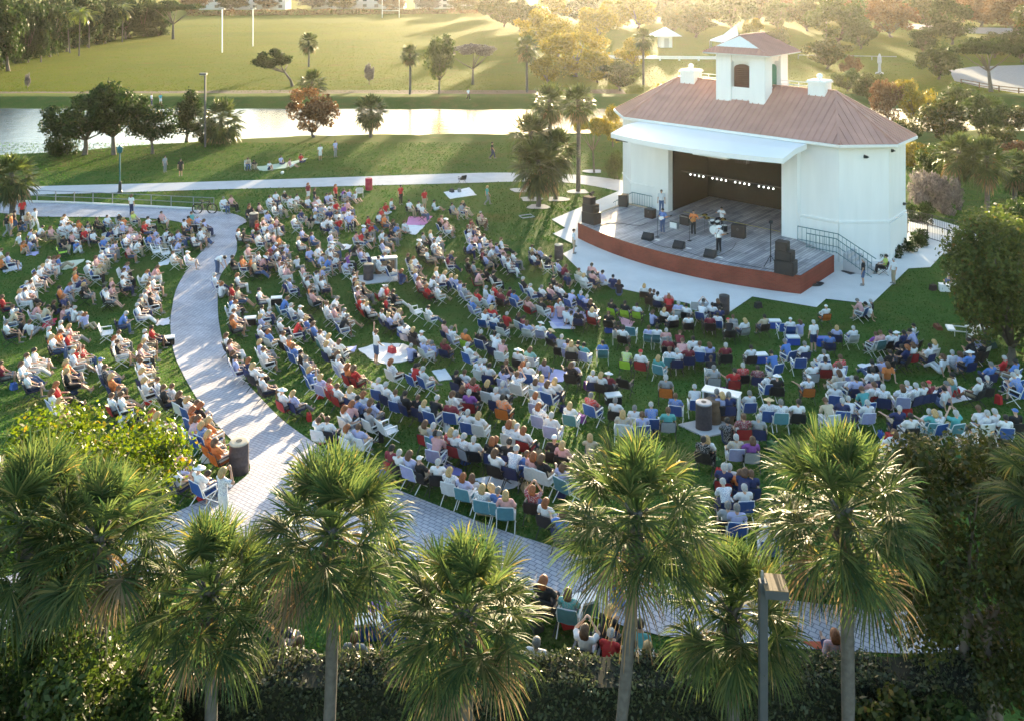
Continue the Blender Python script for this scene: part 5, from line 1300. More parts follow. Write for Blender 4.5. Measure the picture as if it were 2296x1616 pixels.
people = []
def inside1(p, poly):
    r = False
    for (x0, y0), (x1, y1) in zip(poly, poly[1:]+poly[:1]):
        if (y0 > p.y) != (y1 > p.y) and p.x < (x1-x0)*(p.y-y0)/(y1-y0)+x0: r = not r
    return r
def add_person(u, v, code, pose=None):
    sh, ha, se = code[0], code[1], code[2]
    r = random.Random(int(u*31+v*17))
    if sh == 'p' and r.random() < .5: sh = r.choice('wwl')
    if sh == 't' and r.random() < .5: sh = r.choice('wlg')
    if se == 'w' and v < 900 and r.random() < .45: se = r.choice('nkblbn')
    sc = r.uniform(.90, 1.01)
    if se == 's': ps = pose or r.choice(['stand', 'stand', 'walk'])
    elif se == '-': ps = pose or r.choice(['ground', 'hug', 'lotus', 'ground'])
    else: ps = pose or r.choice(['lap', 'stretch', 'crossed', 'lap', 'forward', 'turned', 'stretch', 'crossed', 'lap', 'camera' if r.random() < .3 else 'lap'])
    J = POSES[ps]; h = J['hd']
    p = gp(u, v, h.z*sc)
    to = STAGE_C-p; yaw = math.atan2(-to.x, to.y)+r.gauss(0, .16)
    if se in 's-' : yaw += r.gauss(0, .5)
    q = Matrix.Rotation(yaw, 3, 'Z') @ Vector((h.x, h.y, 0))*sc
    base = Vector((p.x-q.x, p.y-q.y, 0)); base.z = gz(base.y)+.02
    people.append(dict(u=u, v=v, base=base, yaw=yaw, pose=ps, sh=sh, ha=ha, se=se, sc=sc, r=r))
for (ox, oy), txt in SHEETS:
    for m_ in re.finditer(r'(\d+),(\d+)(\w)(\w)(\S)', txt):
        x, y, a, b, c = m_.groups()
        add_person(ox+int(x)*10/6, oy+int(y)*10/6, a+b+c)
for u, v, c in EXTRA: add_person(u, v, c)
SPECIAL = {(1218, 1300): 'lap', (1312, 1411): 'camera'}
for p in people:                # some poses seen clearly in the photograph
    for (u, v), ps in {(500.9, 1056): 'photo', (1312, 1411): 'camera', (843.6, 743.7): 'arms', (1823.9, 722.4): 'stand', (2129.9, 613): 'bend', (872, 1372): 'camera', (504, 577.9): 'bend'}.items():
        if abs(p['u']-u) < 3 and abs(p['v']-v) < 3:
            o = p.copy(); people.remove(p); add_person(u, v, p['sh']+p['ha']+p['se'], ps); break
people.sort(key=lambda p: p['base'].y)
NPER = 296
CAMP = set('knroyg')
used_labels = set(); chair_n = 0; far = []
LOWS = ['k', 'j', 't', 'w', 'g', 'n']
def nearest_place(u, v):
    return min(PLACES, key=lambda t: (t[0]-u)**2+((t[1]-v)*1.3)**2)[2]
MANY = {'lap': 'seated', 'stretch': 'seated with legs out', 'crossed': 'seated with crossed legs', 'forward': 'leaning forward', 'turned': 'seated', 'camera': 'holding up a camera', 'ground': 'on the grass', 'hug': 'on the grass', 'lotus': 'on the grass', 'stand': 'standing', 'walk': 'walking', 'photo': 'standing with raised hands', 'bend': 'bending over', 'arms': 'standing with one arm up', 'lie': 'lying'}
chairs_todo = []
for idx, p in enumerate(people):
    r = p['r']
    low = 'shorts' if r.random() < .45 else 'trousers'
    pc = r.choice(LOWS); skin = r.choice([0, 0, 1, 2, 2, 0, 2, 3 if r.random() < .3 else 0])
    if p['pose'] == 'bend' and p['u'] > 2000: low = 'dress'
    if p['sh'] == 'b' and p['se'] == 's' and 1380 < p['u'] < 1390: low = 'dress'
    p.update(low=low, pc=pc, skin=skin)
    if idx >= NPER: far.append(p); continue
    pl = nearest_place(p['u'], p['v'])
    base = 'person in %s with %s' % (SNAME[p['sh']], HNAME[p['ha']])
    def mk(): return '%s, %s' % (base, pl)
    lab = mk(); tries = 0
    key = '%s top, %s' % (SNAME[p['sh']], HNAME[p['ha']].replace('a ', ''))
    while lab in used_labels and tries < 12:
        pc = LOWS[(LOWS.index(pc)+1) % 6]; p['pc'] = pc; tries += 1
        if tries > 6: p['low'] = low = 'trousers' if low == 'shorts' else 'shorts'
        key = '%s top, %s %s, %s' % (SNAME[p['sh']], PNAME[pc], low, HNAME[p['ha']].replace('a ', ''))
        lab = 'person with %s, %s' % (key, pl)
    used_labels.add(lab); p['key'] = key; p['pl'] = pl
    make_person(p['base'], p['yaw'], p['pose'], p['sh'], p['ha'], p['low'], p['pc'], p['skin'], p['sc'], lab, 'concert audience on the lawn')
    if p['se'] not in 's-': chairs_todo.append((p, True))
far.sort(key=lambda p: p['base'].y)
left_ = 290-len(chairs_todo); farch = []
for p in far:
    if p['se'] in 's-': continue
    if left_ > 0:
        p['key'] = '%s top, %s' % (SNAME[p['sh']], HNAME[p['ha']].replace('a ', '')); p['pl'] = nearest_place(p['u'], p['v']); chairs_todo.append((p, False)); left_ -= 1
    else: farch.append(p)
for p, _ in chairs_todo:
    c = p['se']; kind = 'camp' if c in CAMP else 'lawn'
    nm = '%s %s' % (FNAME[c], 'folding camp chair' if kind == 'camp' else 'webbed lawn chair')
    lab = '%s chair under %s, %s' % (FNAME[c], p['key'], p['pl'])
    for alt in ('%s seat under %s, %s' % (FNAME[c], p['key'], p['pl']), '%s chair below %s, %s' % (FNAME[c], p['key'], p['pl'])):
        if lab in used_labels: lab = alt
    if len(lab.split()) > 16: lab = lab.replace(' under the ', ' by ').replace(' in the ', ' in ', 1).replace(' at the ', ' at ', 1)
    if len(lab.split()) > 16: lab = lab.replace(' chair under ', ' chair, ').replace(' chair below ', ' chair, ').replace(' seat under ', ' seat, ')
    used_labels.add(lab)
    make_chair(p['base'], p['yaw'], kind, c, p['base'].y < 36, lab, 'folding chairs of the audience', p['sc'])

# the rest of the crowd far back: one mass of people and one of chairs
def arrays(me):
    me.calc_loop_triangles()
    v = np.empty(len(me.vertices)*3, dtype=np.float32); me.vertices.foreach_get('co', v)
    t = np.empty(len(me.loop_triangles)*3, dtype=np.int32); me.loop_triangles.foreach_get('vertices', t)
    mi_ = np.empty(len(me.polygons), dtype=np.int32); me.polygons.foreach_get('material_index', mi_)
    lp = np.empty(len(me.loop_triangles), dtype=np.int32); me.loop_triangles.foreach_get('polygon_index', lp)
    return v.reshape(-1, 3), t.reshape(-1, 3), mi_[lp]
AC = {}
def arr(me):
    if me.name_full not in AC: AC[me.name_full] = arrays(me)
    return AC[me.name_full]
class Mass:
    def __init__(s): s.V = []; s.T = []; s.I = []; s.n = 0; s.mats = []; s.ix = {}
    def m(s, mat):
        if mat.name not in s.ix: s.ix[mat.name] = len(s.mats); s.mats.append(mat)
        return s.ix[mat.name]
    def add(s, me, loc, yaw, sc, mats, off=None, offe=None):
        v, t, mi_ = arr(me)
        if off is not None: v = v @ np.array(offe.to_matrix()).T+np.array(off)
        c, q = math.cos(yaw), math.sin(yaw)
        v = v*sc; v = np.stack([v[:, 0]*c-v[:, 1]*q+loc[0], v[:, 0]*q+v[:, 1]*c+loc[1], v[:, 2]+loc[2]], 1)
        s.V.append(v); s.T.append(t+s.n); s.n += len(v)
        lut = np.array([s.m(x) for x in mats]); s.I.append(lut[np.minimum(mi_, len(lut)-1)])
    def build(s, name):
        return link(bpy.data.objects.new(name, np_mesh(name, np.concatenate(s.V), np.concatenate(s.T), s.mats, np.concatenate(s.I), True)))
cm = Mass(); hm_ = Mass()
for p in list(far):             # neighbours hidden between the heads read off the photograph
    r = random.Random(int(p['u']*7+p['v']*3))
    if r.random() < .42 and p['se'] not in 's':
        q = dict(p); q['r'] = r; off = Matrix.Rotation(p['yaw'], 3, 'Z') @ Vector((r.choice([-1, 1])*r.uniform(.62, .85), r.uniform(-.25, .5), 0))
        b = p['base']+off; b.z = gz(b.y)+.02
        if any(inside1(b, P) for P in OUT): continue
        if min((b-z['base']).length for z in people) < .5: continue
        q.update(base=b, sh=r.choice('wwwwlplpgbkntr'), ha=r.choice('bbdgwyrh'), pc=r.choice(LOWS), low=r.choice(['shorts', 'trousers']), yaw=p['yaw']+r.gauss(0, .25), se=r.choice('wwkbn--g'))
        q['pose'] = r.choice(['ground', 'hug', 'lotus']) if q['se'] == '-' else r.choice(['lap', 'stretch', 'crossed', 'forward'])
        far.append(q)
        if q['se'] != '-': farch.append(q)
for p in far:
    d = PM[p['pose']]; a = (p['base'], p['yaw'], p['sc'])
    cm.add(d['body'], *a, [SKIN[p['skin']], SHOE, EYE, LIP]); cm.add(d['shirt'], *a, [SHIRT[p['sh']]]); cm.add(d[p['low']], *a, [PANTS[p['pc']]])
    h, e = head_pose(d['J']); cm.add(HM[hair_kind(p['ha'], p['base'].x)], *a, [HAIRC[p['ha']]], h, e)
for p in farch:
    c = p['se']
    for n_, me, fab in CHF['camp' if c in CAMP else 'lawn']:
        hm_.add(me, p['base'], p['yaw'], p['sc'], [FAB[c] if fab else me.materials[0]])
tag(cm.build('crowd'), 'dense far crowd of seated listeners at the back of the lawn', 'crowd', None, 'stuff')
tag(hm_.build('crowd_chairs'), 'folding chairs of the far crowd at the back of the lawn', 'chairs', None, 'stuff')
print('people', len(people), 'far', len(far), 'chairs', len(chairs_todo), 'far chairs', len(farch))
# ------------------------------------------------------------ the band
def stage_p(u, v): return gp(u, v, 0)
def on_deck(u, v):
    s = (v-HZ)/(HC-ZS); y = F/s; return Vector(((u-CX)/s, y, ZS+.004))
def band(u, v, pose, sh, ha, low, pc, yaw, label, sc=1.0):
    p = on_deck(u, v)
    return make_person(p, yaw, pose, sh, ha, low, pc, 0, sc, label, 'band on the stage')
FACE = BR+math.pi          # towards the audience
band(1486, 524, 'guitar', 'b', 'd', 'trousers', 'j', FACE, 'musician in blue at the left of the stage playing a white guitar')
band(1555, 528, 'guitar', 'o', 'd', 'trousers', 'k', FACE+.2, 'musician in orange brown left of the drums playing a guitar')
band(1612, 566, 'guitar', 'w', 'h', 'trousers', 'k', FACE-.1, 'front singer in a white shirt, white hat and black trousers')
band(1483, 478, 'stand', 'w', 'd', 'trousers', 'j', FACE+.5, 'stage helper in white standing by the left pilaster')
dp = on_deck(1617, 506)
make_person(dp, FACE, 'drummer', 'w', 'd', 'trousers', 'k', 0, 1.0, 'drummer in a white shirt seated behind the drum kit', 'band on the stage')
t = empty('drum_stool', dp, FACE, 'black drum stool under the drummer', 'stool')
mb = MB(); mb.lathe((0, -.08, .36), [(.14, 0), (.17, .03), (.17, .08), (.14, .1)], 12); mb.build('seat', M['black'], t)
mb = MB()
for i in range(3): a = i*2.1; mb.bar((0, -.08, .36), (.25*math.cos(a), -.08+.25*math.sin(a), 0), .025, .025)
mb.build('leg', M['chrome'], t)
def guitar(u, v, yaw, body, label, sc=1.0):
    p = on_deck(u, v); g = empty('guitar', p, yaw, label, 'guitar')
    mb = MB(); ang = .35
    pts = [(.0, .0), (.10, .10), (.18, .12), (.24, .08), (.30, .10), (.40, .06), (.42, -.03), (.36, -.11), (.27, -.09), (.2, -.13), (.08, -.12)]
    def tr(x, z): return Vector((.16-x*math.cos(ang)+z*math.sin(ang), .22, 1.06+x*math.sin(ang)+z*math.cos(ang)))
    fr = [tr(x, z) for x, z in pts]; bk = [p_+Vector((0, .05, 0)) for p_ in fr]; n = len(pts)
    mb.add(fr+bk, [tuple(reversed(range(n))), tuple(range(n, 2*n))]+[(i, (i+1) % n, n+(i+1) % n, n+i) for i in range(n)]); mb.build('body', body, g)
    mb = MB(); mb.bar(tr(.38, 0)+Vector((0, .03, 0)), tr(.95, 0)+Vector((0, .03, 0)), .045, .03, (0, 1, 0)); mb.build('neck', M['gwood'], g)
    mb = MB(); mb.bar(tr(.95, 0)+Vector((0, .03, 0)), tr(1.1, .015)+Vector((0, .03, 0)), .075, .02, (0, 1, 0)); mb.build('headstock', M['black'], g)
guitar(1486, 524, FACE, M['whitepaint'], 'white electric guitar held by the musician in blue')
guitar(1555, 528, FACE+.2, M['gwood'], 'brown guitar held by the musician left of the drums')
guitar(1612, 566, FACE-.1, M['whitepaint'], 'pale guitar held by the front singer in white')
# drum kit
dk = on_deck(1608, 522); t = empty('drum_kit', dk, FACE, 'drum kit with cymbals in the middle of the stage', 'drum kit')
def drum(c, r, h, tilt=0, ax='z', name='drum', mat=None, red=None):
    mb = MB(); mb.lathe((0, 0, -h/2), [(r, 0), (r*1.03, .02), (r, .04), (r, h-.04), (r*1.03, h-.02), (r, h)], 18)
    o = mb.build(name, mat or M['black'], t); o.location = c; o.rotation_euler = (R(90) if ax == 'y' else tilt, 0, 0)
    mb = MB(); mb.lathe((0, 0, h/2+.001), [(r*.95, 0), (r*.95, .006)], 18); q = mb.build('drumhead', M['whitepaint'], o); return o
drum((0, .35, .30), .29, .42, 0, 'y', 'bass_drum', M['whitepaint'])
drum((-.2, .30, .78), .16, .22, -.3, 'z', 'tom_drum'); drum((.2, .30, .78), .16, .22, -.3, 'z', 'tom_drum')
drum((-.55, .0, .42), .21, .40, 0, 'z', 'floor_tom'); drum((.5, .0, .58), .18, .16, 0, 'z', 'snare_drum', M['chrome'])
for c in ((-.7, .45, 1.15), (.7, .45, 1.2), (.75, .05, .88)):
    mb = MB(); mb.lathe((0, 0, 0), [(.21, 0), (.12, .02), (.04, .045), (.02, .05)], 18); o = mb.build('cymbal', M['brass'], t); o.location = c; o.rotation_euler = (-.2, 0, 0)
    mb = MB(); mb.bar((0, 0, 0), (0, 0, -c[2]), .025); mb.build('cymbal_stand', M['chrome'], o).rotation_euler = (.2, 0, 0)
# amplifiers, floor monitors, microphone stands, speaker stacks
def boxthing(name, p, rz, d, label, cat, m, parts=(), group=None, bev=True):
    t = empty(name, p, rz, label, cat, group); mb = MB(); mb.box((0, 0, d[2]/2), d); mb.build('cabinet', m, t)
    for nm, c, dd, mm in parts: mb = MB(); mb.box(c, dd); mb.build(nm, mm, t)
    return t
for u, v, lab in ((1452, 537, 'left'), (1522, 556, 'middle'), (1592, 576, 'right')):
    t = empty('floor_monitor', on_deck(u, v), BR+.15, '%s one of the three black wedge monitors along the stage front' % lab, 'monitor speaker', 'wedge monitors on the stage')
    mb = MB(); pr = [(-.25, 0), (.25, 0), (.25, .40), (.12, .44), (-.25, .12)]
    vs = [(x, y, z) for x in (-.36, .36) for y, z in pr]; mb.add(vs, [(4, 3, 2, 1, 0), (5, 6, 7, 8, 9)]+[(i, (i+1) % 5, 5+(i+1) % 5, 5+i) for i in range(5)]); mb.build('cabinet', M['black'], t)
    mb = MB(); mb.bar((-.3, -.07, .295), (.3, -.07, .295), .42, .012, (0, -.66, .75)); mb.build('grille', M['grille'], t)
    c = empty('set_list', on_deck(u+22, v+1), BR, 'white paper sheet lying beside the %s wedge monitor' % lab, 'paper', 'papers on the stage'); mb = MB(); mb.box((0, 0, .005), (.36, .26, .006)); mb.build('sheet', M['whitepaint'], c)
boxthing('amplifier', on_deck(1512, 512), FACE, (.62, .3, .52), 'pale guitar amplifier behind the blue musician', 'amplifier', M['greymetal'], [('grille', (0, .155, .24), (.54, .012, .40), M['whitepaint']), ('control_panel', (0, .15, .475), (.56, .02, .06), M['black'])])
boxthing('amplifier', on_deck(1536, 504), FACE, (.7, .34, .66), 'black bass amplifier left of the drums', 'amplifier', M['black'], [('grille', (0, .175, .3), (.62, .012, .52), M['grille']), ('control_panel', (0, .17, .61), (.62, .02, .06), M['greymetal'])])
boxthing('keyboard_case', on_deck(1656, 532), FACE+.2, (.9, .5, .8), 'dark equipment case right of the drum kit', 'case', M['black'], [('lid', (0, 0, .82), (.92, .52, .05), M['darkmetal']), ('latch', (0, .26, .6), (.1, .02, .1), M['chrome'])])
boxthing('keyboard_case', on_deck(1458, 488), FACE, (.7, .5, .6), 'dark equipment case at the left behind the blue musician', 'case', M['black'], [('lid', (0, 0, .62), (.72, .52, .05), M['darkmetal']), ('latch', (0, .26, .45), (.1, .02, .1), M['chrome'])])
def mic(u, v, lab, h=1.5, boom=.25):
    t = empty('microphone_stand', on_deck(u, v), FACE, lab, 'mic stand'); mb = MB()
    mb.lathe((0, 0, 0), [(.15, 0), (.15, .02), (.02, .04)], 12); mb.build('base', M['black'], t)
    mb = MB(); mb.bar((0, 0, .02), (0, 0, h-.15), .022); mb.bar((0, 0, h-.15), (0, -boom, h), .018); mb.build('pole', M['darkmetal'], t)
    mb = MB(); mb.caps((0, -boom, h), (0, -boom-.12, h+.03), .028, .018, 8); mb.build('microphone', M['black'], t)
mic(1474, 532, 'microphone stand before the blue musician'); mic(1546, 540, 'microphone stand before the musician left of the drums'); mic(1606, 574, 'microphone stand before the front singer')
t = empty('light_stand', on_deck(1728, 598), BR, 'tall thin tripod light stand left of the right speaker stack', 'light stand')
mb = MB(); mb.bar((0, 0, .3), (0, 0, 2.7), .045); mb.build('pole', M['black'], t)
for i in range(3):
    a = i*2.09; mb = MB(); mb.bar((0, 0, .7), (.5*math.cos(a), .5*math.sin(a), 0), .03); mb.build('leg', M['black'], t)
mb = MB(); mb.box((0, .05, 2.7), (.2, .2, .16)); mb.build('lamp_head', M['darkmetal'], t)
def stack(u, v, side, rz):
    p = on_deck(u, v); cr, sr = math.cos(rz), math.sin(rz)
    for (dx, dy, dz, d, nm) in ((0, 0, 0, (1.15, .8, .8), 'lower'), (-.06, 0, .805, (1.0, .7, .55), 'middle'), (-.2, 0, 1.36, (.7, .6, .5), 'top')):
        q = Vector((p.x+dx*cr-dy*sr, p.y+dx*sr+dy*cr, p.z+dz))
        t = empty('loudspeaker', q, rz, '%s black cabinet of the speaker stack at the %s end of the stage' % (nm, 'right' if side > 0 else 'left'), 'loudspeaker', 'stacked stage speakers')
        mb = MB(); mb.box((0, 0, d[2]/2), d); mb.build('cabinet', M['black'], t)
        mb = MB(); mb.box((0, -d[1]/2-.008, d[2]/2), (d[0]*.9, .014, d[2]*.86)); mb.build('grille', M['grille'], t)
        mb = MB(); mb.box((d[0]/2+.006, 0, d[2]*.6), (.012, .2, .1)); mb.build('handle', M['darkmetal'], t)
stack(1762, 612, 1, BR+.1); stack(1326, 500, -1, BR-.05)
p = on_deck(1398, 462)
t = empty('loudspeaker', p, BR+.4, 'single dark fill speaker at the rear left corner of the stage', 'loudspeaker', 'stacked stage speakers'); mb = MB(); mb.box((0, 0, .45), (.7, .6, .9)); mb.build('cabinet', M['black'], t); mb = MB(); mb.box((0, -.308, .45), (.6, .014, .78)); mb.build('grille', M['grille'], t)
p = on_deck(1340, 450); p.z = ZS+2.22
sp = on_deck(1326, 500)
t = empty('spotlight', (sp.x+.05, sp.y, ZS+1.868), BR, 'small spotlight on top of the left speaker stack', 'spotlight'); mb = MB(); mb.bar((0, 0, 0), (0, 0, .25), .04); mb.build('bracket', M['darkmetal'], t); mb = MB(); mb.tube([(0, .15, .3), (0, -.2, .22)], [.1, .13], 10); mb.build('lamp_head', M['black'], t)

# ------------------------------------------------------------ litter bins, slabs, coolers, blankets
def barrel(u, v, label, m='drum', r=.31, h=.95, lid='cut'):
    t = empty('litter_barrel', gp(u, v), rnd.uniform(0, 6), label, 'barrel', 'drum shaped litter barrels'); mb = MB(); n = 22
    mb.lathe((0, 0, 0), [(r*.97, 0), (r, .03), (r, h*.32), (r*1.03, h*.34), (r, h*.36), (r, h*.64), (r*1.03, h*.66), (r, h*.68), (r, h-.03), (r*1.02, h)], n); mb.build('body', M[m], t, True)
    mb = MB(); mb.lathe((0, 0, h+.002), [(r*.99, 0), (r*.99, .03), (r*.8, .05), (r*.3, .055)], n); mb.build('lid', M[lid], t)
    mb = MB(); mb.lathe((0, 0, h+.05), [(r*.32, .004), (r*.32, .012)], n); mb.build('opening', M['black'], t); return t
barrel(536, 1058, 'nearest brown barrel with a pale lid at the fork of the paved walk', 'drum', .31, .98)
barrel(1578, 962, 'brown barrel standing on a concrete slab beside the white recycling box', 'drum', .30, .98, 'greymetal')
barrel(1624, 703, 'dark barrel at the plaza corner in front of the stage', 'drum', .29, .98, 'darkmetal')
barrel(1253, 581, 'brown barrel by the left corner of the plaza', 'drum', .29, .95)
barrel(569, 508, 'dark barrel at the top of the paved bend', 'drum', .33, .98, 'cut')
barrel(827, 426, 'red barrel beside the far concrete path', 'reddrum', .31, 1.0, 'reddrum')
barrel(826, 628, 'dark barrel beside the white bin frames in the upper middle of the lawn', 'drum', .31, .95, 'darkmetal')
barrel(1599, 950, 'brown barrel half hidden behind the slab barrel', 'wood', .28, .9, 'wood')
def slab(u, v, L, W, rz, label, name='concrete_slab', m='conpath', t_=.05):
    c = gp(u, v); cr, sr = math.cos(rz), math.sin(rz)
    o = drape(name, [(c.x+a*L/2*cr-b*W/2*sr, c.y+a*L/2*sr+b*W/2*cr) for a, b in ((-1, -1), (1, -1), (1, 1), (-1, 1))], M[m], .01, True, None, t_)
    return tag(o, label, 'slab')
slab(1590, 958, 1.7, 1.5, .5, 'square concrete slab under the slab barrel'); slab(850, 625, 2.4, 1.6, .3, 'pale concrete slab under the white bin frames')
def frame_box(u, v, rz, L, W, H, label):
    t = empty('recycling_box', gp(u, v), rz, label, 'recycling box'); mb = MB()
    mb.box((0, W/2, H/2), (L, .05, H)); mb.box((-L/2, 0, H/2), (.05, W-.06, H)); mb.box((L/2, 0, H/2), (.05, W-.06, H)); mb.build('panel', M['plastic'], t)
    mb = MB(); mb.box((0, 0, H+.03), (L+.1, W+.1, .05), rx=-.12); mb.build('lid', M['plastic'], t)
    mb = MB(); mb.box((0, -W/2, .45), (L*.8, .04, .8)); mb.build('door', M['wood'], t)
frame_box(1618, 940, -.45, 1.3, .6, 1.05, 'white recycling box with a slanted lid beside the slab barrel')
frame_box(862, 612, .25, 1.5, .6, .95, 'white bin frame on the slab in the upper middle of the lawn')
CG = 'picnic coolers on the lawn'
def cooler(u, v, rz, label, body='blueplastic', lid='plastic', d=(.6, .36, .36)):
    t = empty('cooler', gp(u, v), rz, label, 'cooler', CG); mb = MB(); mb.box((0, 0, d[2]/2), d); mb.build('body', M[body], t)
    mb = MB(); mb.box((0, 0, d[2]+.03), (d[0]*1.04, d[1]*1.06, .06)); mb.build('lid', M[lid], t)
    mb = MB()
    for s in (-1, 1): mb.box((s*(d[0]/2+.02), 0, d[2]*.7), (.03, .2, .04))
    mb.build('handle', M[lid], t)
cooler(905, 752, .5, 'blue cooler with a white lid above the big white blanket'); cooler(1705, 812, .1, 'blue and white cooler in the middle of the right lawn'); cooler(1778, 772, 0, 'blue cooler with a white lid left of the standing helper')
cooler(1737, 735, 0, 'white topped cooler on the lawn corner near the plaza'); cooler(2118, 652, -.2, 'white cooler in front of the bending listener in the striped dress', 'plastic'); cooler(377, 773, .3, 'dark cooler with a pale lid at the left edge of the walk', 'black')
cooler(620, 682, .2, 'dark box with a white lid right of the upper bend', 'black'); cooler(1365, 745, .2, 'blue and white bag like cooler beside the teal chairs', 'blueplastic', 'plastic', (.4, .3, .4)); cooler(827, 1424, .1, 'blue and white cooler in the shade by the hedge'); cooler(2185, 765, .3, 'brown cooler with a white lid at the foot of the camp cot', 'wood')
cooler(1375, 905, .2, 'black cooler with a white lid above the leaning palm', 'black'); cooler(1845, 775, 0, 'navy folding table shaped cooler beside the standing helper', 'blueplastic', 'blueplastic'); cooler(1310, 1376, .3, 'turquoise cooler on the lower lawn near the hedge', 'teal'); cooler(561, 728, .2, 'small dark cooler in the kerb row right of the bend', 'black')
def mat2(name, col): 
    if name not in M: M[name] = pm(name, col, .9, .12, 3, .15)
    return M[name]
def blanket(pts, col, label, thick=.025):
    rs = np.random.RandomState(int(pts[0][0])); P = []
    for i in range(len(pts)):
        a = Vector((*pts[i], 0)); b = Vector((*pts[(i+1) % len(pts)], 0))
        for k in range(4):
            q = a.lerp(b, k/4); j = 0 if k == 0 else 1.6
            P.append((q.x+rs.normal()*j, q.y+rs.normal()*j*.6))
    o = drape('blanket', P, mat2('blanket %s %s %s' % col, col), .015, False, None, thick)
    return tag(o, label, 'blanket', 'picnic blankets')
WH, LV, PK = (.74, .74, .76), (.42, .41, .66), (.66, .25, .46)
blanket([(994, 432), (1052, 421), (1069, 438), (1010, 447)], WH, 'white blanket with bags alone below the far path'); blanket([(918, 486), (970, 486), (952, 505), (908, 505)], PK, 'pink blanket above a white one in the upper middle'); blanket([(905, 505), (953, 506), (932, 527), (900, 520)], WH, 'white blanket below the pink one')
blanket([(803, 783), (845, 771), (905, 772), (947, 798), (910, 810), (866, 817), (830, 806)], (.76, .72, .70), 'big pale blanket with a child standing on it'); blanket([(1215, 700), (1260, 690), (1310, 700), (1320, 722), (1250, 735)], LV, 'lilac blanket with a small group sitting on it'); blanket([(1230, 722), (1290, 722), (1290, 738), (1240, 738)], (.62, .60, .70), 'pale quilt overlapping the lilac blanket')
blanket([(1208, 846), (1240, 828), (1272, 833), (1262, 856), (1215, 858)], LV, 'lavender blanket behind the white cushioned chairs'); blanket([(1388, 712), (1424, 722), (1412, 737), (1394, 728)], (.70, .40, .50), 'pink and white towel in front of the lime chairs'); blanket([(968, 832), (998, 826), (1014, 850), (985, 855)], (.50, .55, .60), 'patterned grey blanket before the two tall blue loungers')
blanket([(994, 1036), (1036, 1054), (1036, 1068), (1000, 1062)], (.22, .22, .56), 'long blue blanket in the lower middle of the lawn'); blanket([(2078, 900), (2088, 868), (2152, 866), (2194, 892), (2130, 905)], WH, 'large white sheet at the right with children on it'); blanket([(1922, 818), (1960, 815), (2010, 828), (1995, 846), (1945, 842)], WH, 'white sheet with a red bag on the right lawn')
blanket([(2105, 800), (2140, 806), (2200, 822), (2140, 826), (2110, 816)], (.55, .36, .18), 'patchwork quilt under two listeners with white hats'); blanket([(92, 722), (128, 714), (122, 730), (96, 738)], (.60, .05, .10), 'red blanket on the left lawn'); blanket([(60, 566), (88, 564), (80, 574), (58, 574)], LV, 'small lilac blanket on the left lawn under the palm'); blanket([(0, 600), (48, 590), (48, 604), (8, 612)], (.45, .5, .62), 'pale blue blanket at the left edge')
blanket([(120, 590), (190, 582), (168, 600), (140, 606)], (.55, .58, .45), 'pale green mat on the left lawn'); blanket([(355, 590), (384, 580), (378, 593), (352, 597)], WH, 'white towel beside the two white recliners'); blanket([(764, 548), (790, 550), (786, 556), (765, 562)], WH, 'small white cloth among the upper chairs'); blanket([(768, 782), (800, 776), (795, 790), (768, 790)], LV, 'lilac cloth left of the big pale blanket')
blanket([(2150, 616), (2196, 626), (2178, 634), (2148, 626)], (.55, .42, .48), 'pink towel under the recliner beside the striped dress'); blanket([(570, 374), (640, 366), (690, 356), (640, 378), (590, 384)], (.35, .45, .35), 'green blanket of the group lying on the canal lawn'); blanket([(345, 722), (380, 712), (380, 728), (352, 732)], (.6, .6, .66), 'spotted cloth at the left edge of the walk'); blanket([(1060, 1075), (1130, 1060), (1170, 1085), (1130, 1100)], (.60, .66, .74), 'pale table cloth of the party in teal chairs'); blanket([(822, 1345), (900, 1350), (900, 1385), (830, 1380)], (.16, .10, .36), 'purple blanket in the shade by the hedge')
blanket([(700, 975), (765, 958), (765, 985), (715, 998)], (.33, .14, .09), 'rust brown blanket behind the tallest left palm')
blanket([(1800, 1440), (1860, 1440), (1900, 1452), (1830, 1456)], (.55, .12, .06), 'orange blanket at the end of the lower walk')
def bag(u, v, col, label, d=(.42, .28, .32)):
    t = empty('bag', gp(u, v), rnd.uniform(0, 3), label, 'bag', 'bags on the grass'); mb = MB(); mb.box((0, 0, d[2]/2), d, taper=.8); mb.build('body', mat2('bag %s %s %s' % col, col), t)
    mb = MB(); mb.tube([(-.1, 0, d[2]-.02), (-.08, 0, d[2]+.12), (.08, 0, d[2]+.12), (.1, 0, d[2]-.02)], .012, 5); mb.build('handle', M['black'], t)
bag(2092, 650, (.05, .03, .03), 'dark round bag left of the white cooler by the striped dress'); bag(1963, 838, (.55, .04, .04), 'red bag on the white sheet at the right'); bag(2103, 737, (.16, .05, .03), 'maroon bag lying alone above the camp cot', (.6, .3, .2)); bag(1233, 700, (.6, .08, .04), 'red bag at the corner of the lilac blanket'); bag(879, 792, (.45, .05, .06), 'red bag on the big pale blanket'); bag(1030, 431, (.2, .2, .2), 'grey bag on the lone white blanket'); bag(1013, 432, (.04, .04, .05), 'black bag on the lone white blanket'); bag(2214, 780, (.02, .05, .04), 'dark green heap of bags beside the camp cot', (.9, .5, .3)); bag(330, 705, (.03, .02, .02), 'black bag under the grey sitter left of the walk', (.5, .4, .35)); bag(1635, 990, (.03, .02, .02), 'black and yellow bag right of the concrete slab')
bag(1700, 690, (.03, .03, .03), 'black bag on the lawn corner beside the plaza'); bag(480, 1108, (.04, .03, .03), 'brown bag behind the standing photographer'); bag(1200, 1405, (.05, .05, .05), 'dark bag beside the listeners at the hedge')
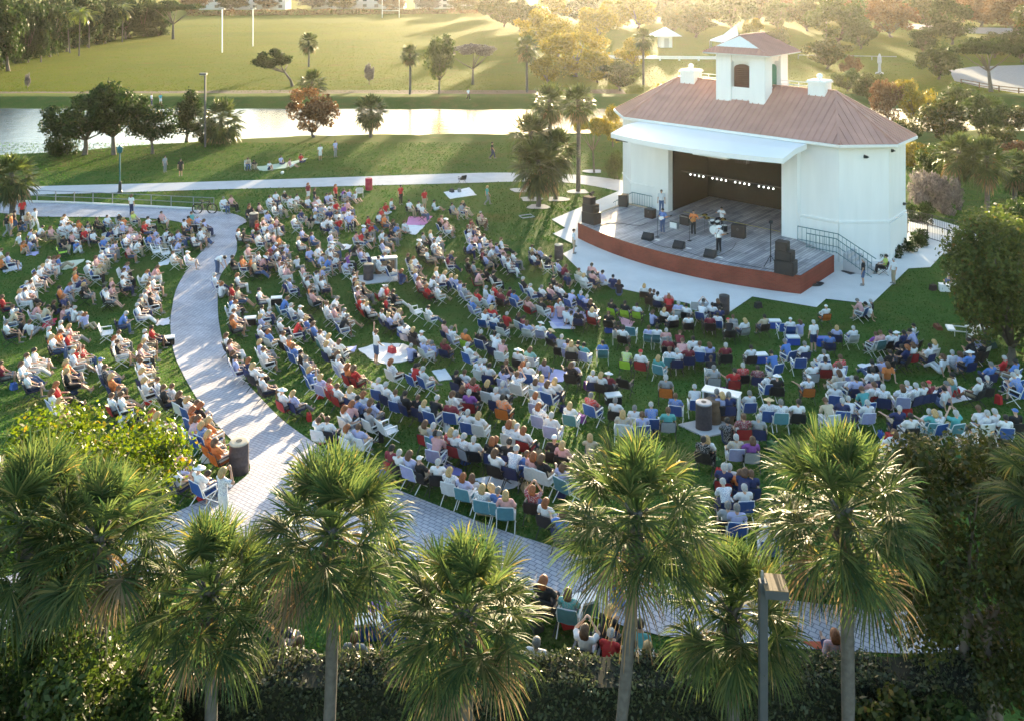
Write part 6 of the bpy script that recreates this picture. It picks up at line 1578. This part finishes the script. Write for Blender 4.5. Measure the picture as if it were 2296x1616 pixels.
# empty chairs
for u, v, c, yaw, lab in ((934, 716, 'w', -1.0, 'empty white webbed chair in the middle of the lawn'), (806, 442, 'w', .2, 'empty white chair beside the red barrel'), (1036, 412, 'k', .6, 'empty dark chair on the far concrete path'), (1402, 885, 'k', -.5, 'empty black chair draped with a lavender cloth'), (1560, 706, 'w', -.2, 'empty white high chair in the front row'), (1755, 756, 'b', 0, 'empty blue chair on the lawn corner'), (1790, 838, 'b', 0, 'empty blue chair left of the grey haired pair'), (140, 580, 'y', -1.2, 'empty lime chair on the left lawn'), (352, 578, 'w', -1.2, 'left empty white recliner on the left lawn'), (372, 582, 'w', -1.2, 'right empty white recliner on the left lawn'), (870, 990, 'w', -.9, 'empty white webbed chair in the lower left row'), (240, 765, 'w', -1.2, 'empty white chair on the left lawn'), (1415, 765, 'e', -.3, 'empty pale teal chair beside the cooler'), (1328, 725, 'r', -.3, 'empty dark red chair right of the lilac blanket'), (1587, 745, 'k', 0, 'empty dark chair in the front row')):
    make_chair(gp(u, v)+Vector((0, 0, .01)), yaw, 'camp' if c in CAMP else 'lawn', c, False, lab, 'folding chairs of the audience')
# camp cot
t = empty('camp_cot', gp(2170, 752), -.25, 'white framed empty camp cot lying at the right edge of the lawn', 'cot'); mb = MB(); L, W = 2.0, .7
mb.tube([(-L/2, -W/2, .3), (L/2, -W/2, .3), (L/2, W/2, .3), (-L/2, W/2, .3), (-L/2, -W/2, .3)], .03, 6); mb.build('frame', M['plastic'], t)
mb = MB(); mb.box((-L/2+.18, 0, .33), (.34, W, .05)); mb.build('headrest', M['plastic'], t)
for x in (-.7, .7):
    for y in (-1, 1): mb = MB(); mb.bar((x, y*W/2, .3), (x, y*W/2, 0), .03); mb.build('leg', M['plastic'], t)
# white folding table at the edge of the right crowd
t = empty('folding_table', gp(2195, 762), .2, 'white folding table right of the camp cot', 'table'); mb = MB(); mb.box((0, 0, .66), (1.2, .6, .05)); mb.build('tabletop', M['plastic'], t)
for x in (-.5, .5):
    for y in (-.25, .25): mb = MB(); mb.bar((x, y, .64), (x*1.1, y, 0), .03); mb.build('leg', M['greymetal'], t)
# black hose coils at the right stage corner and the drain cover
t = MB()
for i in range(4): t.tube([Vector((.55*math.cos(a)*(1-.1*i)+.1*i, .28*math.sin(a)*(1-.1*i), .03+.03*i)) for a in [k*.35 for k in range(19)]], .022, 5)
o = t.build('cable_coil', M['black']); o.location = gp(1822, 640)+Vector((0, 0, .03)); tag(o, 'black cable coil on the plaza at the right stage corner', 'cable')
t = empty('drain_cover', gp(1905, 611)+Vector((0, 0, .04)), .5, 'dark square drain cover in the plaza', 'drain cover'); mb = MB(); mb.box((0, 0, .01), (.75, .75, .02)); mb.build('plate', M['drum'], t); mb = MB()
for i in range(6): mb.box((0, -.28+.11*i, .024), (.62, .03, .008))
mb.build('slots', M['black'], t)
# small white irrigation frame on the grass by the palms
t = empty('valve_box', gp(1181, 486), .4, 'pale rectangular valve cover frame in the grass left of the plaza', 'valve cover'); mb = MB(); mb.tube([(-.5, -.35, .04), (.5, -.35, .04), (.5, .35, .04), (-.5, .35, .04), (-.5, -.35, .04)], .04, 4); mb.build('frame', M['conpath'], t); mb = MB(); mb.box((0, 0, .02), (.9, .6, .03)); mb.build('cover', M['lawn'], t)

# bags and jackets dropped beside the chairs
BC = {'black': (.02, .02, .022), 'white': (.70, .70, .70), 'red': (.5, .03, .03), 'blue': (.05, .12, .4), 'green': (.04, .14, .06), 'tan': (.36, .27, .16), 'navy': (.02, .03, .1), 'purple': (.2, .06, .3)}
rb = random.Random(91); nb_ = 0
for p in people[:NPER]:
    if nb_ >= 60: break
    if rb.random() > .3: continue
    cn = rb.choice(list(BC)); lab = 'small %s bag on the grass %s' % (cn, p['pl'])
    if lab in used_labels: continue
    q = p['base']+Matrix.Rotation(p['yaw'], 3, 'Z') @ Vector((rb.choice([-1, 1])*rb.uniform(.42, .55), rb.uniform(-.2, .35), 0))
    if any(inside1(q, P) for P in OUT[:3]): continue
    used_labels.add(lab); nb_ += 1
    t = empty('bag', (q.x, q.y, gz(q.y)+.01), rb.uniform(0, 6), lab, 'bag', 'bags on the grass'); d = (rb.uniform(.25, .45), rb.uniform(.16, .28), rb.uniform(.18, .36))
    mb = MB(); mb.box((0, 0, d[2]/2), d, taper=.8); mb.build('body', mat2('bag %s %s %s' % BC[cn], BC[cn]), t)
    mb = MB(); mb.tube([(-.09, 0, d[2]-.02), (-.07, 0, d[2]+.1), (.07, 0, d[2]+.1), (.09, 0, d[2]-.02)], .011, 5); mb.build('handle', M['black'], t)
# black cables across the deck
for i, pts in enumerate([[(1330, 512), (1370, 500), (1430, 506), (1452, 500)], [(1452, 540), (1480, 552), (1520, 560), (1590, 580), (1700, 600), (1740, 606)], [(1612, 575), (1640, 560), (1650, 545)]]):
    mb = MB(); W = [on_deck(*p) for p in smooth_line(pts)]; mb.tube([w_+Vector((0, 0, .012)) for w_ in W], .014, 5)
    tag(mb.build('stage_cable', M['black']), ['black cable from the left speaker stack to the amplifiers', 'black cable along the wedge monitors to the right stack', 'short black cable at the front singer'][i], 'cable')
# ------------------------------------------------------------ bicycle, railings, fences, lamps
def wheel(t, c, r):
    mb = MB(); n = 24; pts = [(c[0]+r*math.cos(a), 0, c[2]+r*math.sin(a)) for a in [2*math.pi*i/n for i in range(n+1)]]; mb.tube(pts, .042, 6); w_ = mb.build('wheel', M['tyre'], t)
    mb = MB()
    for i in range(12): a = i*math.pi/6; mb.bar(c, (c[0]+r*math.cos(a), 0, c[2]+r*math.sin(a)), .006)
    mb.build('spokes', M['chrome'], w_)
t = empty('bicycle', gp(459, 479), .03, 'dark bicycle leaning at the end of the railing above the paved walk', 'bicycle'); t.scale = (1.12,)*3
wheel(t, (-.52, 0, .34), .34); wheel(t, (.52, 0, .34), .34)
mb = MB()
for a, b in (((-.52, 0, .34), (-.2, 0, .78)), ((-.52, 0, .34), (-.08, 0, .30)), ((-.08, 0, .30), (-.22, 0, .86)), ((-.08, 0, .30), (.36, 0, .82)), ((-.2, 0, .78), (.34, 0, .86)), ((.34, 0, .9), (.52, 0, .34))): mb.bar(a, b, .05)
mb.build('frame', M['darkmetal'], t)
mb = MB(); mb.box((-.24, 0, .91), (.26, .14, .06)); mb.build('saddle', M['black'], t)
mb = MB(); mb.tube([(.34, 0, .9), (.34, 0, 1.0)], .015, 5); mb.tube([(.28, -.28, 1.02), (.38, -.1, 1.0), (.38, .1, 1.0), (.28, .28, 1.02)], .015, 5); mb.build('handlebar', M['black'], t)
mb = MB(); mb.box((-.08, .06, .3), (.3, .02, .03)); mb.box((-.08, -.06, .3), (.03, .02, .3)); mb.build('pedals', M['chrome'], t)
for z in (0,):
    pts = [gp(u, v) for u, v in ((-120, 452), (-40, 452), (36, 453), (78, 454), (120, 456), (162, 457.5), (204, 459), (248, 461), (290, 463), (335, 465), (380, 467.5), (430, 470), (476, 472))]
    t = empty('railing', pts[0], 0, 'pale two bar metal railing along the upper edge of the paved walk', 'railing'); O = pts[0]
    for h in (.92, .48):
        mb = MB(); mb.tube([p-O+Vector((0, .35, h)) for p in pts], .03, 6); mb.build('rail', M['greymetal'], t)
    for p in pts:
        mb = MB(); mb.bar(p-O+Vector((0, .35, 0)), p-O+Vector((0, .35, .93)), .06); mb.build('post', M['greymetal'], t)
# iron fence with white wall right of the bandshell
def iron(P, lab, h=1.15):
    t = empty('iron_fence', P[0], 0, lab, 'fence'); O = P[0]
    for z in (h, h*.15): mb = MB(); mb.tube([p-O+Vector((0, 0, z)) for p in P], .025, 5); mb.build('rail', M['darkmetal'], t)
    mb = MB(); 
    for a, b in zip(P, P[1:]):
        n = max(2, int((b-a).length/.13))
        for i in range(n): q = a.lerp(b, i/n)-O; mb.bar(q+Vector((0, 0, .1)), q+Vector((0, 0, h)), .018)
    mb.build('pickets', M['darkmetal'], t)
    for p in P: mb = MB(); mb.bar(p-O, p-O+Vector((0, 0, h+.06)), .06); mb.build('post', M['darkmetal'], t)
iron([gp(2034, 524), gp(2080, 538), gp(2125, 552), (gp(2175, 568))], 'dark iron picket fence at the right end of the plaza')
iron([gp(2034, 505), gp(2090, 518), gp(2180, 540)], 'second iron fence behind the first beside the bandshell')
t = MB(); a = gp(2036, 507); b = gp(2178, 541); t.bar(a+Vector((0, -.3, .2)), b+Vector((0, -.3, .2)), .2, .4); o = t.build('low_wall', M['stucco']); tag(o, 'low white wall between the two iron fences', 'wall')
# lamps
t = empty('lamp_post', gp(460, 330), 0, 'tall dark shoebox lamp post on the near canal lawn', 'lamp post'); mb = MB(); mb.bar((0, 0, 0), (0, 0, 7.9), .17); mb.build('pole', M['polegrey'], t); mb = MB(); mb.box((-.15, -.1, 8.0), (.75, .5, .2)); mb.build('lamp_head', M['polegrey'], t); mb = MB(); mb.box((-.15, -.1, 7.89), (.6, .4, .03)); mb.build('lens', M['plastic'], t)
t = empty('lamp_post', gp(269, 432), 0, 'short teal lamp post with a dark foot beside the far concrete path', 'lamp post'); mb = MB(); mb.bar((0, 0, .9), (0, 0, 3.4), .1); mb.build('pole', M['teal'], t); mb = MB(); mb.lathe((0, 0, 0), [(.22, 0), (.2, .1), (.14, .2), (.12, .9), (.08, 1.0)], 12); mb.build('base', M['darkmetal'], t); mb = MB(); mb.lathe((0, 0, 3.4), [(.08, 0), (.2, .1), (.24, .4), (.3, .45), (.1, .62), (.03, .75)], 12); mb.build('lantern', M['teal'], t)
Yl = 15.4; s = F/Yl; top = at(1711, 1300, Yl)
t = empty('lamp_post', (top.x, Yl, gz(Yl)), 0, 'foreground grey lamp post with a weathered box head', 'lamp post'); hh = top.z-gz(Yl)
mb = MB(); mb.bar((0, 0, -.3), (0, 0, hh), .135); mb.build('pole', M['polegrey'], t)
mb = MB(); mb.box((.20, -.02, hh-.10), (.40, .44, .15), rz=-.12); hd = mb.build('lamp_head', M['polegrey'], t)
mb = MB(); mb.box((.20, -.02, hh-.018), (.405, .445, .012), rz=-.12); mb.build('cover_plate', M['lamptop'], hd)
mb = MB(); mb.box((.20, -.02, hh-.182), (.30, .34, .012), rz=-.12); mb.build('lens', M['plastic'], hd)
mb = MB(); mb.lathe((0, .05, hh), [(.03, 0), (.035, .08), (.02, .14)], 8); mb.build('photocell', M['greymetal'], t)
# goal posts and light poles on the field
GP = 'white ball field goal posts'
for u, v0, v1, lab in ((498, 118, 20, 'left white pole of the near goal on the field'), (567, 104, 19, 'right white pole of the near goal on the field')):
    b = gp(u, v0); s = F/b.y; t = empty('field_pole', b, 0, lab, 'pole', GP); mb = MB(); mb.bar((0, 0, 0), (0, 0, (v0-v1)/s), .22); mb.build('pole', M['whitepaint'], t); mb = MB(); mb.box((0, 0, (v0-v1)/s), (1.3, .3, .3)); mb.build('lamp_head', M['greymetal'], t)
b = gp(857, 40); s = F/b.y; t = empty('goal_post', b, 0, 'white H shaped goal post at the far end of the field', 'goal post', GP); w_ = 38/s
mb = MB(); mb.bar((0, 0, 0), (0, 0, 8.5), .22); mb.build('upright', M['whitepaint'], t); mb = MB(); mb.bar((w_, 0, 0), (w_, 0, 8.5), .22); mb.build('upright', M['whitepaint'], t); mb = MB(); mb.bar((0, 0, 3), (w_, 0, 3), .2); mb.build('crossbar', M['whitepaint'], t)
b = gp(1853, 92); s = F/b.y; t = empty('field_pole', b, 0, 'thin pale light pole among the trees at the upper right', 'pole', GP); mb = MB(); mb.bar((0, 0, 0), (0, 0, 100/s), .25); mb.build('pole', M['greymetal'], t); mb = MB(); mb.box((0, 0, 100/s), (1.2, .3, .3)); mb.build('lamp_head', M['greymetal'], t)
# white pavilion, tent roof, far buildings, fences in the park
b = gp(1491, 106); s = F/b.y; t = empty('park_pavilion', b, .1, 'small white pavilion with a pyramid roof beyond the bandshell', 'pavilion'); wd = 26/s; rw = 31/s; hw_ = 26/s; rt = 44/s
mb = MB(); mb.box((0, 0, hw_/2), (wd, wd, hw_)); mb.build('wall', M['stucco'], t)
mb = MB(); c = [(-rw, -rw, hw_), (rw, -rw, hw_), (rw, rw, hw_), (-rw, rw, hw_)]; q = [(-.3, -.3, rt), (.3, -.3, rt), (.3, .3, rt), (-.3, .3, rt)]
mb.add(c+q, [(3, 2, 1, 0), (4, 5, 6, 7), (0, 1, 5, 4), (1, 2, 6, 5), (2, 3, 7, 6), (3, 0, 4, 7)]); mb.build('roof', M['whitepaint'], t)
mb = MB(); mb.box((0, -wd/2-.02, hw_*.4), (wd*.4, .06, hw_*.8)); mb.build('door', M['wall'], t)
b = gp(1630, 118); s = F/b.y; t = empty('tent_roof', b, .3, 'white pointed tent roof behind the left side of the cupola', 'tent'); mb = MB(); pk = Vector((24/s, 0, 63/s)); base = [Vector((x/s, y/s, z/s)) for x, y, z in ((-48, -8, 28), (30, -14, 10), (40, 12, 18), (-30, 16, 26))]
for i in range(4):
    a, b_ = base[i], base[(i+1) % 4]; m_ = (a+b_)/2+Vector((0, 0, 3/s)); k1 = a.lerp(pk, .5)-Vector((0, 0, 5/s)); k2 = b_.lerp(pk, .5)-Vector((0, 0, 5/s)); mb.add([a, m_, b_, k2, pk, k1], [(0, 1, 5), (1, 3, 5), (1, 2, 3), (5, 3, 4)])
mb.build('canvas', M['canopy'], t)
for p in base: mb = MB(); mb.bar((p.x, p.y, 0), p, .15); mb.build('pole', M['greymetal'], t)
def far_building(u0, u1, v, vt, lab, roofm):
    a = gp(u0, v); s = F/a.y; L = (u1-u0)/s; hh = (v-vt)/s; t = empty('apartment_building', a, 0, lab, 'building'); mb = MB(); mb.box((L/2, 6, hh/2), (L, 12, hh)); mb.build('wall', M['wall'], t)
    mb = MB(); mb.box((L/2, 6, hh+.25), (L+1, 13, .5)); mb.build('roof', roofm, t)
    n = int(L/6)
    for f in range(max(1, int(hh/3.2))):
        for i in range(n):
            if i % 4 == 3: continue
            mb = MB(); mb.box(((i+.6)*L/n, -.03, 1.7+f*3.1), (2.0, .1, 1.5)); mb.build('window', M['glass'], t)
far_building(440, 640, 22, -12, 'pale apartment block beyond the field at the top left', M['wall']); far_building(700, 905, 20, -10, 'second pale apartment block beyond the field behind the goal post', M['wall']); far_building(930, 1060, 20, -8, 'third pale block at the far end of the field', M['wall'])
h0, h1 = gp(420, 36), gp(1110, 30); n = 5200; rs = np.random.RandomState(77); k = rs.rand(n)
P = np.stack([h0.x+(h1.x-h0.x)*k, h0.y+(h1.y-h0.y)*k+rs.uniform(-1.5, 1.5, n), rs.uniform(0, 2.4, n)*(1+.2*np.sin(k*60))], 1); Vv, Q = leaf_quads(rs, P, .38, .4, .6)
t = empty('boundary_hedge', (0, 0, 0), 0, 'brown green hedge along the far end of the field', 'hedge'); link(bpy.data.objects.new('foliage', np_mesh('foliage', Vv, Q, [M['leafred']])), t)
def rail_fence(P, lab, m, h=1.0, sp=2.5, bars=(.45, .9), w_=.12):
    t = empty('rail_fence', P[0], 0, lab, 'fence'); O = P[0]
    for z in bars: mb = MB(); [mb.bar(a-O+Vector((0, 0, z)), b-O+Vector((0, 0, z)), w_, w_) for a, b in zip(P, P[1:])]; mb.build('rail', m, t)
    for a, b in zip(P, P[1:]):
        n = max(1, int((b-a).length/sp))
        for i in range(n): q = a.lerp(b, i/n)-O; mb = MB(); mb.bar(q, q+Vector((0, 0, h)), w_*1.2); mb.build('post', m, t)
rail_fence([gp(1345, 135), gp(1480, 136), gp(1610, 137)], 'long white rail fence behind the bandshell roof', M['whitepaint'], 1.0, 4, (.5, .85), .28)
rail_fence([gp(2155, 190), gp(2196, 198), gp(2240, 206), gp(2330, 216)], 'brown wooden rail fence along the asphalt road', M['wood'])
rail_fence([gp(1790, 132), gp(1900, 134), gp(2010, 136)], 'thin pale rail fence in the park right of the cupola', M['greymetal'], .9, 5, (.85,), .14)
t = empty('fountain_statue', gp(1972, 166), 0, 'pale slender stone marker on the lawn at the upper right', 'stone marker'); mb = MB(); mb.lathe((0, 0, 0), [(.8, 0), (.7, .3), (.3, .4), (.25, 1.8), (.4, 2.2), (.35, 3.2), (.1, 3.8)], 10); mb.build('column', M['conpath'], t)
# playground ball on the canal lawn
for u, v, m, lab in ((633, 391, 'plastic', 'white ball on the canal lawn near the far path'), (2165, 705, 'yellow', 'left small pale ball on the right lawn'), (2205, 702, 'plastic', 'right small pale ball on the right lawn')):
    mb = MB(); mb.lathe((0, 0, 0), [(.02, 0), (.09, .03), (.14, .09), (.155, .155), (.14, .22), (.09, .28), (.02, .31)], 12); o = mb.build('ball', M[m], None, True); o.location = gp(u, v); tag(o, lab, 'ball')

# ------------------------------------------------------------ grass blades of the lawn, kept off paving and blankets
def inside(X, Y, poly):
    r = np.zeros(len(X), dtype=bool); n = len(poly)
    for i in range(n):
        (x0, y0), (x1, y1) = poly[i], poly[(i+1) % n]
        if y0 == y1: continue
        c = ((y0 > Y) != (y1 > Y)) & (X < (x1-x0)*(Y-y0)/(y1-y0)+x0)
        r ^= c
    return r
rs = np.random.RandomState(404)
def blades(name, n, y0, y1, size, mt, power=1.0):
    Y = y0+(y1-y0)*rs.rand(n)**power; X = rs.uniform(-.66, .66, n)*Y
    k = np.ones(len(X), dtype=bool)
    for P in OUT: k &= ~inside(X, Y, P)
    X, Y = X[k], Y[k]; n = len(X)
    t = np.clip((50-Y)/30, 0, 1); Z = 3.4*t*t*(3-2*t)
    a = rs.uniform(0, 6.283, n); w_ = size*rs.uniform(.5, 1.1, n); h = size*rs.uniform(.5, 1.25, n)
    dx, dy = np.cos(a)*w_, np.sin(a)*w_; lx, ly = rs.normal(0, size*.5, n), rs.normal(0, size*.5, n)
    V = np.stack([np.stack([X-dx, Y-dy, Z-.01], 1), np.stack([X+dx, Y+dy, Z-.01], 1), np.stack([X+dx*.3+lx, Y+dy*.3+ly, Z+h], 1), np.stack([X-dx*.3+lx, Y-dy*.3+ly, Z+h], 1)], 1).reshape(-1, 3)
    o = link(bpy.data.objects.new(name, np_mesh(name, V, np.arange(n*4).reshape(n, 4), [mt]))); o['kind'] = 'stuff'
    return o
G1 = leafmat('lawn blade', (.030, .076, .020), (.066, .118, .028), .4, .8, .03, (.10, .095, .032))
tag(blades('grass', 200000, 18.5, 62, .042, G1), 'short green grass of the concert lawn', 'grass')
tag(blades('bank_grass', 90000, 62, 98, .065, G1), 'rough grass between the far path and the canal', 'grass')
G2 = leafmat('meadow blade', (.056, .084, .007), (.092, .108, .010), .4, .8, .03, (.11, .09, .018))
tag(blades('meadow_grass', 120000, 139, 330, .075, G2, 1.4), 'dry yellow green grass of the open field', 'grass')
# ------------------------------------------------------------ evening haze, sunlit from the front
hz = MB(); hz.box((0, 430, 21), (1500, 960, 50)); ho = hz.build('haze', pm('haze', (1, 1, 1)))
hm = bpy.data.materials.new('evening haze'); hm.use_nodes = True; ht = hm.node_tree; ht.nodes.remove(ht.nodes['Principled BSDF'])
pv = ht.nodes.new('ShaderNodeVolumePrincipled'); pv.inputs['Color'].default_value = (.95, .93, .9, 1); pv.inputs['Density'].default_value = .00007; pv.inputs['Anisotropy'].default_value = .75
ht.links.new(pv.outputs[0], ht.nodes['Material Output'].inputs['Volume'])
ho.data.materials.clear(); ho.data.materials.append(hm); ho['kind'] = 'stuff'
